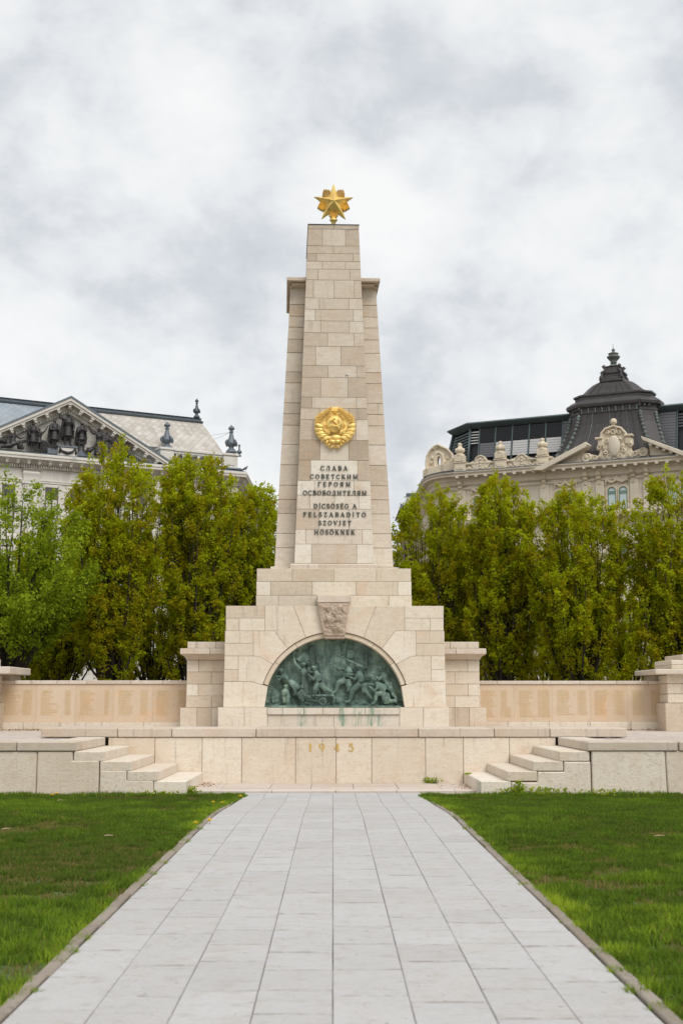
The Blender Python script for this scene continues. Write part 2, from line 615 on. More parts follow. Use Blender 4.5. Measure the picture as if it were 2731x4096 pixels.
M['alu'] = plain('pale_louvre_metal', (0.60, 0.59, 0.58), 0.55, 0.1, var=0.1, scale=0.7)
M['clad'] = plain('grey_cladding', (0.17, 0.17, 0.185), 0.55, 0.2, var=0.1, scale=1)
M['black'] = plain('black_louvre', (0.012, 0.013, 0.015), 0.4, 0.0, var=0.2)
M['dgreen'] = plain('dark_green_metal', (0.085, 0.115, 0.115), 0.5, 0.2, var=0.15, scale=1)
M['wood'] = plain('brown_window_wood', (0.085, 0.055, 0.045), 0.6, var=0.2)
M['greenwood'] = plain('green_window_wood', (0.17, 0.27, 0.22), 0.6, var=0.12)
M['blind'] = plain('grey_blind', (0.10, 0.10, 0.10), 0.7, var=0.1)
M['glass'] = plain('window_glass', (0.30, 0.345, 0.39), 0.08, 0.0, var=0.08, scale=0.6, spec=0.9)
M['paleglass'] = plain('pale_window_glass', (0.50, 0.60, 0.60), 0.08, 0.0, var=0.06, scale=0.5, spec=0.9)
M['bark'] = plain('dark_bark', (0.040, 0.032, 0.024), 0.9, var=0.4, scale=4, bumpd=0.01)
M['soil'] = plain('bare_soil', (0.10, 0.07, 0.04), 0.95, var=0.4, scale=12)
M['yellow'] = plain('yellow_petal', (0.80, 0.52, 0.01), 0.7, var=0.1)
M['straw'] = plain('dry_straw', (0.55, 0.43, 0.27), 0.8, var=0.15)
M['red'] = plain('dry_red_petals', (0.25, 0.02, 0.03), 0.8, var=0.3)
M['rust'] = plain('dry_brown_leaves', (0.24, 0.10, 0.045), 0.9, var=0.4, scale=20)
M['lead'] = plain('lead_flashing', (0.10, 0.12, 0.12), 0.6, 0.2)
M['pigeon'] = plain('grey_feathers', (0.05, 0.055, 0.06), 0.7)


def patina_mat():
    m, t, b = new_mat('green_bronze_patina')
    v = coords(t, (1, 1, 0.6), jitter=False)
    n = noise_(t, v, 3.0, 6, 0.7, 0.4)
    r = ramp(t, [(0.30, (0.045, 0.062, 0.052)), (0.44, (0.095, 0.150, 0.126)), (0.56, (0.175, 0.262, 0.215)), (0.70, (0.32, 0.42, 0.345))])
    t.links.new(n, r.inputs[0])
    n2 = smooth_range(t, noise_(t, coords(t, (2, 2, 1), jitter=False), 0.75, 3, 0.5, 0.6), 0.56, 0.70, 0, 0.75)
    c = mixc(t, n2, r.outputs[0], (0.040, 0.042, 0.036))
    n3 = smooth_range(t, noise_(t, coords(t, (1.2, 1, 1), jitter=False), 1.9, 3, 0.5), 0.66, 0.74, 0, 0.5)
    c = mixc(t, n3, c, (0.12, 0.125, 0.04))
    fine = noise_(t, v, 38, 4, 0.7)
    c = mixc(t, 1.0, c, mixc(t, fine, (0.6, 0.6, 0.6), (1.4, 1.4, 1.4)), 'MULTIPLY')
    t.links.new(c, b.inputs['Base Color'])
    b.inputs['Roughness'].default_value = 0.6
    b.inputs['Metallic'].default_value = 0.15
    bump(t, b, math_(t, 'ADD', fine, noise_(t, v, 12, 4, 0.7)), 0.9, 0.025)
    return m


M['patina'] = patina_mat()


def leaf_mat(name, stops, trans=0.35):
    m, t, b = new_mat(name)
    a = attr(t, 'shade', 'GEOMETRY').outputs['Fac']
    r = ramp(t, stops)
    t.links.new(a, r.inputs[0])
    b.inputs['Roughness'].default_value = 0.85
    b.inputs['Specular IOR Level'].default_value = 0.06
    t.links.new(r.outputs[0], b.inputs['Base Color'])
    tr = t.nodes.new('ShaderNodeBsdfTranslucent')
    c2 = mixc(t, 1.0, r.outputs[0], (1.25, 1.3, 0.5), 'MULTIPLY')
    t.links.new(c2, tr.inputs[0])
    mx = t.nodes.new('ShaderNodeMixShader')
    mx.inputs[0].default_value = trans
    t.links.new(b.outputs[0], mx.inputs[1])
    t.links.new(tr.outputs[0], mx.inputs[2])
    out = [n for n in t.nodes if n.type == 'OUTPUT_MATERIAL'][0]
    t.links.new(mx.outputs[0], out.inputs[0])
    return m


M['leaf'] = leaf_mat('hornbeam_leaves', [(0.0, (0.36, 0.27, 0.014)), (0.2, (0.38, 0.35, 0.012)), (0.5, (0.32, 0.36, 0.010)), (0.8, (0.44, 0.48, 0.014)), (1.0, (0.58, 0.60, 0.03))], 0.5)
M['maple'] = leaf_mat('maple_leaves', [(0.0, (0.11, 0.16, 0.010)), (0.5, (0.23, 0.31, 0.016)), (1.0, (0.40, 0.47, 0.035))])
M['grass'] = leaf_mat('grass_blades', [(0.0, (0.25, 0.19, 0.09)), (0.10, (0.20, 0.18, 0.055)), (0.28, (0.078, 0.126, 0.022)), (0.55, (0.118, 0.19, 0.023)), (0.8, (0.195, 0.285, 0.028)), (1.0, (0.33, 0.42, 0.04))], 0.3)


def lawn_mat():
    m, t, b = new_mat('lawn_soil')
    v = coords(t, (1, 1, 1), jitter=False)
    n = noise_(t, v, 1.1, 5, 0.6)
    r = ramp(t, [(0.3, (0.045, 0.085, 0.012)), (0.52, (0.065, 0.10, 0.016)), (0.64, (0.095, 0.085, 0.03)), (0.78, (0.13, 0.095, 0.05))])
    t.links.new(n, r.inputs[0])
    c = mixc(t, 1.0, r.outputs[0], mixc(t, noise_(t, v, 45, 3, 0.7), (0.5, 0.5, 0.5), (1.5, 1.5, 1.5)), 'MULTIPLY')
    t.links.new(c, b.inputs['Base Color'])
    b.inputs['Roughness'].default_value = 0.95
    return m


M['lawn'] = lawn_mat()


def terrace_mat():
    m, t, b = new_mat('terrace_paving')
    v = coords(t, (1, 1, 1), jitter=False)
    br = nd(t, 'ShaderNodeTexBrick', i_Scale=1.0)
    br.inputs['Color1'].default_value = (0.50, 0.42, 0.36, 1)
    br.inputs['Color2'].default_value = (0.60, 0.53, 0.47, 1)
    br.inputs['Mortar'].default_value = (0.20, 0.15, 0.11, 1)
    br.inputs['Mortar Size'].default_value = 0.014
    br.inputs['Brick Width'].default_value = 1.6
    br.inputs['Row Height'].default_value = 0.8
    t.links.new(v, br.inputs[0])
    c = mixc(t, 1.0, br.outputs[0], mixc(t, noise_(t, v, 5, 5, 0.7), (0.75, 0.74, 0.73), (1.15, 1.15, 1.15)), 'MULTIPLY')
    t.links.new(c, b.inputs['Base Color'])
    b.inputs['Roughness'].default_value = 0.85
    return m


M['terrace'] = terrace_mat()


def tile_mat(name, c1, c2, line):
    """diamond roof tiles, drawn in the roof's own u / slope directions"""
    m, t, b = new_mat(name)
    tc = t.nodes.new('ShaderNodeTexCoord')
    sp = t.nodes.new('ShaderNodeSeparateXYZ')
    t.links.new(tc.outputs['Object'], sp.inputs[0])
    u = math_(t, 'MULTIPLY', sp.outputs[0], 1.6)
    w = math_(t, 'MULTIPLY', sp.outputs[2], 2.1)
    a, d = math_(t, 'ADD', u, w), math_(t, 'SUBTRACT', u, w)
    fa, fd = math_(t, 'FRACT', a), math_(t, 'FRACT', d)
    edge = math_(t, 'MINIMUM', fa, fd)
    e = smooth_range(t, edge, 0.0, 0.16, 1, 0)
    cmb = t.nodes.new('ShaderNodeCombineXYZ')
    t.links.new(math_(t, 'FLOOR', a), cmb.inputs[0])
    t.links.new(math_(t, 'FLOOR', d), cmb.inputs[1])
    wn = t.nodes.new('ShaderNodeTexWhiteNoise')
    t.links.new(cmb.outputs[0], wn.inputs[0])
    c = mixc(t, wn.outputs[0], c1, c2)
    big = noise_(t, coords(t, (1, 1, 0.4), jitter=False), 0.6, 4, 0.7)
    c = mixc(t, 1.0, c, mixc(t, big, (0.72, 0.70, 0.68), (1.2, 1.2, 1.2)), 'MULTIPLY')
    c = mixc(t, math_(t, 'MULTIPLY', e, 0.6), c, line)
    t.links.new(c, b.inputs['Base Color'])
    b.inputs['Roughness'].default_value = 0.6
    bump(t, b, edge, 0.7, 0.03)
    return m


M['tile'] = tile_mat('pale_diamond_tiles', (0.42, 0.385, 0.34), (0.56, 0.53, 0.485), (0.26, 0.22, 0.18))
M['tileblue'] = tile_mat('blue_grey_diamond_tiles', (0.25, 0.29, 0.33), (0.31, 0.35, 0.385), (0.17, 0.20, 0.22))

# ================================================================ GROUND, PATH, STEPS, WALLS
W0 = Frame(0, 0, 0)
z1 = lambda x, y: (x * .574, 2600 + y * .574)
z2 = lambda x, y: (800 + x * .7015, 2800 + y * .7015)
z3 = lambda x, y: (1750 + x * .6256, 2600 + y * .6256)
zD = lambda x, y: (700 + x * .80357, 2200 + y * .80357)


def far_y(py, z):
    d = sight(1332, py)
    return d[1] * (z - EYE) / d[2]


def grid_mesh(xs, ys, zf):
    vs = [(x, y, zf(x, y)) for y in ys for x in xs]
    n = len(xs)
    fs = [(j * n + i, j * n + i + 1, (j + 1) * n + i + 1, (j + 1) * n + i) for j in range(len(ys) - 1) for i in range(n - 1)]
    return vs, fs


PATH_END = far_y(3172, -0.13)
APRON_END = 29.8
HALF = 4 * 0.4135
ys = [-60, -20, 0, 4] + [6 + i * 0.5 for i in range(41)] + [26.3, 27, 30]
xs = [-60, -20, -9, -6, -4, -2.6, -1.8, 1.8, 2.6, 4, 6, 9, 20, 60]
g = MB()
g.add(*grid_mesh(xs, ys, lambda x, y: ground_z(y) - 0.022))
g.obj('lawn', M['lawn'], kind='structure')
g = MB()
g.add(*grid_mesh([-900, -60, 60, 900], [-900, 30.2, 60, 900], lambda x, y: -0.35))
g.obj('ground', M['soil'], kind='structure')

# path bed, pavers, strip and apron
g = MB()
g.add(*grid_mesh([-HALF - 0.12, 0, HALF + 0.12], [-20] + [4 + i * 0.5 for i in range(45)] + [PATH_END], lambda x, y: ground_z(y) - 0.03))
path = g.obj('path', M['joint'], kind='structure')
g = MB()
g.add(*grid_mesh([-HALF, 0, HALF], [-20, 0, 6.3], lambda x, y: 0.0))
g.obj('paving_behind', M['paver'], path, kind='stuff')


def paver_mesh(k):
    rr = random.Random(k)
    g = MB()
    x, y = 0.4135 / 2 - 0.0016, 0.3 - 0.0055
    j = lambda: rr.uniform(-0.0012, 0.0012)
    c = 0.005
    b = [(-x + j(), -y + j()), (x + j(), -y + j()), (x + j(), y + j()), (-x + j(), y + j())]
    q = inset(b, c)
    h = [rr.uniform(-0.0015, 0.0015) for _ in range(4)]
    vs = [(p[0], p[1], h[i]) for i, p in enumerate(q)] + [(p[0], p[1], h[i] - c) for i, p in enumerate(b)] + [(p[0], p[1], -0.04) for p in b]
    fs = [(0, 1, 2, 3)] + [(r * 4 + i, (r + 1) * 4 + i, (r + 1) * 4 + (i + 1) % 4, r * 4 + (i + 1) % 4) for r in (0, 1) for i in range(4)]
    g.add(vs, fs)
    me = g.mesh('paver')
    me.materials.append(M['paver'])
    return me


PM = [paver_mesh(k) for k in range(8)]
r0 = random.Random(3)
for i in range(8):
    y = 6.3 - r0.uniform(0, 0.5)
    while y < PATH_END - 0.02:
        ln = r0.choice((0.6, 0.6, 0.75, 0.9, 0.9, 1.2)) if y < 19 else 0.6
        ln = min(ln, PATH_END - y)
        if PATH_END - (y + ln) < 0.25:
            ln = PATH_END - y
        yc = y + ln / 2
        xc = (i - 3.5) * 0.4135
        o = link('paver', PM[r0.randrange(8)], path, (xc, yc, ground_z(yc) + r0.uniform(-0.0012, 0.0012)), tone=min(max(r0.gauss(0.55, 0.14), 0), 1))
        o.rotation_euler = (math.atan((ground_z(yc + ln / 2) - ground_z(yc - ln / 2)) / ln), 0, 0)
        o.scale = (1, ln / 0.6, 1)
        y += ln
for k, s in enumerate((-1, 1)):
    y = 5.2
    while y < PATH_END - 0.15:
        ln = r0.uniform(0.75, 1.05)
        y2 = min(y + ln, PATH_END)
        x = s * (HALF + 0.050) + s * max(0, (24.5 - y) * -0.02)
        g = MB()
        g.cbox(-0.042, 0.042, -(y2 - y) / 2 + 0.006, (y2 - y) / 2 - 0.006, -0.1, 0.012 + r0.uniform(-0.006, 0.006), 0.009)
        o = g.obj('kerb_stone', M['kerb'], path, loc=(x + r0.uniform(-0.008, 0.008), (y + y2) / 2, ground_z((y + y2) / 2)), tone=r0.uniform(0.2, 0.8), rz=r0.uniform(-0.012, 0.012))
        y = y2

g = MB()
g.box(-3.6, 3.6, PATH_END + 0.2, 30.1, -0.3, -0.13)
apron = g.obj('apron_pavement', M['joint'], kind='structure')
xj = [(z2(q, 516)[0] - 1332) / (FPX / 27.2) for q in (-420, -160, 115, 390, 630, 878, 1138, 1385, 1620)]
ya = PATH_END + 0.42
for j, (y0, y1) in enumerate(((ya, (ya + APRON_END) / 2 - 0.2), ((ya + APRON_END) / 2 - 0.2, APRON_END))):
    for i in range(len(xj) - 1):
        g = MB()
        off = 0.0
        g.cbox(xj[i] + off + 0.004, xj[i + 1] + off - 0.004, y0 + 0.004, y1 - 0.004, -0.16, -0.10 + r0.uniform(-0.003, 0.003), 0.006)
        g.obj('paving_slab', M['apron'], apron, tone=r0.uniform(0.3, 0.9))
xs_ = [-3.2, -2.3, -1.15, 0.05, 1.2, 2.3, 3.2]
for i in range(6):
    g = MB()
    g.cbox(xs_[i] + 0.004, xs_[i + 1] - 0.004, PATH_END + 0.03, ya - 0.006, -0.17, -0.088, 0.008)
    g.obj('edging_slab', M['apron'], apron, tone=1.0)

# podium wall between the two stairs
YF, YS = 29.8, 26.4


def poly_at(fr, pts, v, k=0.0, z0=0.0):
    return [fr.hit(px, py, v, k, z0) for px, py in pts]


pod = empty('retaining_wall', (0, 0, 0), 'long low limestone podium wall carrying the gilded year between the two flights of steps', 'wall')
zc = W0.hit(1332, 2949, YF)[1]
zt = W0.hit(1332, 2913, YF)[1]
FLOOR = 0.80
jx = [433, 620, 809, 967, 1182, 1344, 1486, 1701, 1852, 2036, 2222]
tones = [0.45, 0.7, 0.85, 0.6, 0.5, 0.75, 0.55, 0.62, 0.8, 0.75]
g = MB()
g.box(W0.hit(440, 3000, YF)[0], W0.hit(2210, 3000, YF)[0], YF + 0.022, YF + 0.7, -0.3, zc - 0.01)
g.obj('mortar_core', M['mortar'], pod)
for i in range(len(jx) - 1):
    a = W0.hit(jx[i], 3000, YF)[0]
    b = W0.hit(jx[i + 1], 3000, YF)[0]
    g = MB()
    d = r0.uniform(-0.004, 0.004)
    g.prism([(a + .0045, -0.2), (b - .0045, -0.2), (b - .0045, zc - 0.006), (a + .0045, zc - 0.006)], YF + d, YF + 0.35, 0.008)
    g.obj('stone_panel', M['lime'], pod, tone=tones[i] + 0.05)
cx = [165, 472, 688, 1024.5, 1339, 1672, 1975, 2197, 2505]
for i in range(len(cx) - 1):
    a = W0.hit(cx[i], 2930, YF)[0]
    b = W0.hit(cx[i + 1], 2930, YF)[0]
    g = MB()
    g.cbox(a + .006, b - .006, YF - 0.03 + r0.uniform(-.006, .006), YF + 1.9, zc + 0.003, zt + r0.uniform(-.003, .003), 0.014)
    g.obj('capping_stone', M['cap'], pod, tone=r0.uniform(0.35, 0.75))

# ---------------------------------------------------------------- carved letters
def arc_pts(cx, cy, rx, ry, a0, a1, n=12):
    return [(cx + rx * math.cos(R(a0 + (a1 - a0) * i / n)), cy + ry * math.sin(R(a0 + (a1 - a0) * i / n))) for i in range(n + 1)]


TH, TN = 0.20, 0.085
# glyph: width, then strokes. t thick line, n thin line, s serif (centre x, y), a arc (cx, cy, rx, ry, a0, a1)
GL = {
    'С': (.84, ['a.47,.5,.40,.46,48,312', 'n.78,.70,.78,.94', 'n.78,.06,.78,.26']),
    'Л': (.92, ['n.14,.04,.34,.96', 't.72,.0,.72,1', 'n.26,.96,.80,.96', 's.14,0', 's.72,0']),
    'А': (.94, ['n.12,.0,.46,1', 't.44,1,.80,0', 'n.22,.34,.66,.34', 's.12,0', 's.80,0']),
    'В': (.80, ['t.20,0,.20,1', 'a.40,.75,.26,.22,-90,90', 'a.42,.27,.32,.24,-90,90', 'n.12,.97,.42,.97', 'n.12,.5,.42,.5', 'n.12,.03,.42,.03', 's.20,0', 's.20,1']),
    'О': (.92, ['a.46,.5,.38,.47,0,360']),
    'Е': (.78, ['t.20,0,.20,1', 'n.12,.97,.68,.97', 'n.2,.5,.52,.5', 'n.12,.03,.70,.03', 'n.68,.97,.68,.76', 'n.70,.03,.70,.26', 'n.52,.38,.52,.62', 's.20,0', 's.20,1']),
    'Т': (.86, ['t.43,0,.43,1', 'n.08,.97,.78,.97', 'n.08,.97,.08,.74', 'n.78,.97,.78,.74', 's.43,0']),
    'К': (.90, ['t.20,0,.20,1', 'n.24,.46,.68,1', 't.38,.58,.76,0', 's.20,0', 's.20,1', 's.68,1', 's.76,0']),
    'И': (1.0, ['t.20,0,.20,1', 't.78,0,.78,1', 'n.22,.10,.76,.90', 's.20,0', 's.20,1', 's.78,0', 's.78,1']),
    'М': (1.12, ['n.16,0,.20,1', 't.20,1,.54,.04', 'n.56,.04,.90,1', 't.90,0,.90,1', 's.16,0', 's.90,0', 's.20,1', 's.90,1']),
    'Г': (.76, ['t.20,0,.20,1', 'n.12,.97,.68,.97', 'n.68,.97,.68,.74', 's.20,0', 's.20,1']),
    'Р': (.78, ['t.20,0,.20,1', 'a.40,.72,.30,.25,-90,90', 'n.12,.97,.42,.97', 'n.2,.47,.42,.47', 's.20,0', 's.20,1']),
    'Я': (.86, ['t.66,0,.66,1', 'a.44,.72,.29,.25,90,270', 'n.42,.97,.74,.97', 'n.42,.47,.66,.47', 't.44,.46,.16,0', 's.66,0', 's.66,1', 's.16,0']),
    'Б': (.80, ['t.20,0,.20,1', 'n.12,.97,.68,.97', 'n.68,.97,.68,.76', 'a.42,.29,.32,.26,-90,90', 'n.2,.55,.44,.55', 'n.12,.03,.44,.03', 's.20,0', 's.20,1']),
    'Д': (.96, ['n.20,.04,.36,.96', 't.70,.04,.70,1', 'n.28,.96,.78,.96', 'n.06,.03,.88,.03', 'n.06,.03,.06,-.16', 'n.88,.03,.88,-.16']),
    'D': (.92, ['t.20,0,.20,1', 'a.34,.5,.48,.47,-90,90', 'n.12,.97,.36,.97', 'n.12,.03,.36,.03', 's.20,0', 's.20,1']),
    'I': (.44, ['t.22,0,.22,1', 's.22,0', 's.22,1']),
    'S': (.70, ['a.36,.74,.25,.23,20,270', 'a.36,.27,.27,.24,-160,90', 'n.60,.76,.60,.94', 'n.10,.06,.10,.26']),
    'G': (.94, ['a.47,.5,.40,.46,48,312', 'n.78,.70,.78,.94', 't.74,.04,.74,.44', 's.74,.44']),
    'F': (.74, ['t.20,0,.20,1', 'n.12,.97,.66,.97', 'n.2,.5,.50,.5', 'n.66,.97,.66,.76', 'n.50,.38,.50,.62', 's.20,0', 's.20,1']),
    'L': (.76, ['t.20,0,.20,1', 'n.12,.03,.68,.03', 'n.68,.03,.68,.28', 's.20,0', 's.20,1']),
    'Z': (.80, ['n.10,.97,.70,.97', 't.64,.95,.16,.05', 'n.10,.03,.72,.03', 'n.10,.97,.10,.78', 'n.72,.03,.72,.24']),
    'V': (.90, ['t.14,1,.46,0', 'n.46,.02,.78,1', 's.14,1', 's.78,1']),
    'J': (.52, ['t.30,.16,.30,1', 'a.14,.14,.17,.14,-150,0', 's.30,1']),
    'H': (1.0, ['t.20,0,.20,1', 't.78,0,.78,1', 'n.22,.5,.76,.5', 's.20,0', 's.20,1', 's.78,0', 's.78,1']),
    'N': (1.0, ['n.18,0,.18,1', 't.18,1,.80,0', 'n.80,0,.80,1', 's.18,0', 's.18,1', 's.80,1']),
    '1': (.50, ['t.28,0,.28,1', 'n.28,.97,.08,.80', 's.28,0']),
    '9': (.76, ['a.37,.68,.28,.30,0,360', 'a.22,.55,.44,.54,-75,20']),
    '4': (.84, ['t.56,0,.56,1', 'n.56,.98,.06,.30', 'n.06,.28,.76,.28', 's.56,0']),
    '5': (.74, ['a.34,.32,.31,.31,-150,120', 'n.16,.55,.20,.97', 't.18,.92,.62,.92']),
}
for a, b in (('A', 'А'), ('E', 'Е'), ('B', 'В'), ('T', 'Т'), ('K', 'К'), ('O', 'О'), ('C', 'С')):
    GL[a] = GL[b]
ACC = {'Í': ('I', 1), 'Ő': ('O', 2), 'É': ('E', 1), 'Ó': ('O', 1), 'Ö': ('O', 3)}


def glyph(ch, h, depth):
    """one raised letter: a mesh standing in the x/z plane, front towards -y"""
    acc = 0
    if ch in ACC:
        ch, acc = ACC[ch]
    w, st = GL[ch]
    st = list(st)
    cx = w / 2
    if acc == 1:
        st.append('n%g,1.10,%g,1.26' % (cx - .04, cx + .10))
    if acc == 2:
        st += ['n%g,1.10,%g,1.26' % (cx - .14, cx - .04), 'n%g,1.10,%g,1.26' % (cx + .06, cx + .16)]
    if acc == 3:
        st += ['t%g,1.10,%g,1.22' % (cx - .14, cx - .14), 't%g,1.10,%g,1.22' % (cx + .14, cx + .14)]
    g = MB()
    for i, s in enumerate(st):
        v = [float(x) for x in s[1:].split(',')]
        dd = -depth - 0.0004 * i
        if s[0] in 'tn':
            x0, y0, x1, y1 = v
            t = TH if s[0] == 't' else TN
            dx, dy = x1 - x0, y1 - y0
            l = math.hypot(dx, dy)
            # slanted strokes keep level ends
            if abs(dy) > abs(dx) * 0.3 and l > .5:
                hw = t / 2 / (abs(dy) / l)
                p = [(x0 - hw, y0), (x0 + hw, y0), (x1 + hw, y1), (x1 - hw, y1)]
            else:
                nx, ny = -dy / l * t / 2, dx / l * t / 2
                p = [(x0 - nx, y0 - ny), (x1 - nx, y1 - ny), (x1 + nx, y1 + ny), (x0 + nx, y0 + ny)]
            g.prism([(a * h, b * h) for a, b in p], dd, 0.002)
        elif s[0] == 's':
            x, y = v
            yy = (y, y + .055) if y < .5 else (y - .055, y)
            g.prism([((x - .17) * h, yy[0] * h), ((x + .17) * h, yy[0] * h), ((x + .17) * h, yy[1] * h), ((x - .17) * h, yy[1] * h)], dd, 0.002)
        else:
            ax, ay, rx, ry, a0, a1 = v
            n = max(4, int(abs(a1 - a0) / 18))
            vs, fs = [], []
            for k in range(n + 1):
                a = R(a0 + (a1 - a0) * k / n)
                t = TN + (TH * 1.05 - TN) * abs(math.cos(a)) ** 1.3
                for rr_ in (-t / 2, t / 2):
                    for y in (dd, 0.002):
                        vs.append(((ax + (rx + rr_) * math.cos(a)) * h, y, (ay + (ry + rr_ * .8) * math.sin(a)) * h))
            for k in range(n):
                b = k * 4
                fs += [(b, b + 4, b + 6, b + 2), (b + 2, b + 6, b + 7, b + 3), (b + 1, b, b + 4, b + 5), (b, b + 2, b + 3, b + 1)]
            fs.append((n * 4, n * 4 + 1, n * 4 + 3, n * 4 + 2))
            g.add(vs, fs)
    return g, w * h


for ch, qx in (('1', 628), ('9', 694), ('4', 779), ('5', 860)):
    h = 0.158
    gg, w = glyph(ch, h, 0.004)
    px, py = z2(qx, 292)
    u, z = W0.hit(px, py, YF)
    gg.obj('digit', M['goldlet'], pod, loc=(u - w / 2, YF - 0.006, z))

# ---------------------------------------------------------------- side terraces and stairs
tops = [3125, 3085, 3045, 3006, 2966]
ztop = [W0.hit(600, y, YS)[1] for y in tops]
th = 0.186
ter = {}
SIDE = {
    'l': dict(st=[(1075, 1300), (888, 1105), (697, 915), (513, 722)], top=535, f=z1, s=-1),
    'r': dict(st=[(468, 272), (635, 440), (803, 607), (972, 775)], top=950, f=z3, s=1),
}
for key, D in SIDE.items():
    left = key == 'l'
    f = D['f']
    word = 'left' if left else 'right'
    st = empty('stone_steps', (0, 0, 0), 'short flight of pale stone steps climbing to the %s terrace beside the podium wall' % word, 'steps', group='the two flights of stone steps')
    for i, (a, b) in enumerate(D['st']):
        ua = W0.hit(*f(a, 800), YS)[0]
        ub = W0.hit(*f(b, 800), YS)[0]
        lo, hi = min(ua, ub), max(ua, ub)
        if i < 3:                       # run each tread under the one above it
            pass
        g = MB()
        nsplit = YS + 1.6 + 0.25 * (i % 2)
        zz = ztop[i]
        g.cbox(lo + .003, hi - .003, YS - 0.004 * (i % 2), YF - 0.004, (zz - th + .004) if i else -.25, zz, 0.014)
        g.obj('step', M['retain'], st, tone=(0.95, 0.6, 0.65, 0.7)[i])
    if left:
        polys = [[(-500, 707), (262, 707), (246, 1090), (-500, 1090)],
                 [(264, 707), (510, 707), (510, 770), (693, 770), (686, 1090), (250, 1090)],
                 [(697, 838), (884, 838), (884, 908), (1071, 908), (1071, 1090), (690, 1090)]]
        caps = [(-520, 120), (120, 535)]
    else:
        polys = [[(1452, 643), (2300, 643), (2300, 1000), (1475, 1000)],
                 [(980, 643), (1449, 643), (1470, 1000), (988, 1000)],
                 [(470, 845), (634, 845), (637, 778), (805, 778), (805, 714), (975, 714), (984, 1000), (470, 1000)]]
        caps = [(1537, 2300), (950, 1533)]
    tw = empty('terrace_wall', (0, 0, 0), 'coarse limestone wall of the %s side terrace, grass growing along its foot' % word, 'wall', group='side terrace walls')
    ter[key] = tw
    for j, P in enumerate(polys):
        pl = poly_at(W0, [f(*q) for q in P], YS)
        if sgn_area(pl) < 0:
            pl = pl[::-1]
        g = MB()
        g.prism(inset(pl, 0.003), YS - 0.012 + r0.uniform(-.006, .006), YS + 0.5, 0.02)
        g.obj('wall_stone', M['retain'], tw, tone=(0.6, 0.45, 0.72)[j] if left else (0.55, 0.8, 0.78)[j])
    for j, (a, b) in enumerate(caps):
        ua, ub = W0.hit(*f(a, 650), YS)[0], W0.hit(*f(b, 650), YS)[0]
        g = MB()
        g.cbox(min(ua, ub) + .006, max(ua, ub) - .006, YS - 0.04, YS + 0.78, ztop[4] - th + 0.008, ztop[4], 0.02)
        g.obj('capping_stone', M['cap'], tw, tone=0.5)
    ue = W0.hit(*f(D['top'], 650), YS)[0]
    g = MB()                            # slab along the head of the stair
    x0, x1 = (ue - 0.55, ue - .004) if left else (ue + .004, ue + 0.55)
    g.cbox(x0, x1, YS + 0.79, YF - 0.036, ztop[4] - th + .01, ztop[4] - .003, 0.015)
    g.obj('capping_stone', M['cap'], tw, tone=0.85)
    g = MB()
    x0, x1 = (-16, ue - 0.2) if left else (ue + 0.2, 16)
    g.box(x0, x1, YS + 0.025, YF + 0.3, -0.3, ztop[4] - th - 0.004)
    g.obj('mortar_core', M['mortar'], tw)
    # earth under the stair
    g = MB()
    for i, (a, b) in enumerate(D['st']):
        ua, ub = W0.hit(*f(a, 800), YS)[0], W0.hit(*f(b, 800), YS)[0]
        g.box(min(ua, ub) + .03, max(ua, ub) - .03, YS + 0.3, YF - 0.02, -0.3, ztop[i] - th - 0.002)
    g.obj('bedding', M['mortar'], st)

g = MB()
for x0, x1, y0, y1 in ((-16, -6.12, YS + 0.785, YF + 1.95), (6.12, 16, YS + 0.785, YF + 1.95), (-16, 16, YF + 1.95, 41)):
    g.box(x0, x1, y0, y1, 0.55, FLOOR + 0.012)
for s in (-1, 1):
    a, b = sorted((s * 5.15, s * 6.12))
    g.box(a, b, YS + 0.785, YF + 0.3, 0.60, min(FLOOR + 0.012, zc - .004))
g.obj('terrace_pavement', M['terrace'], kind='structure')

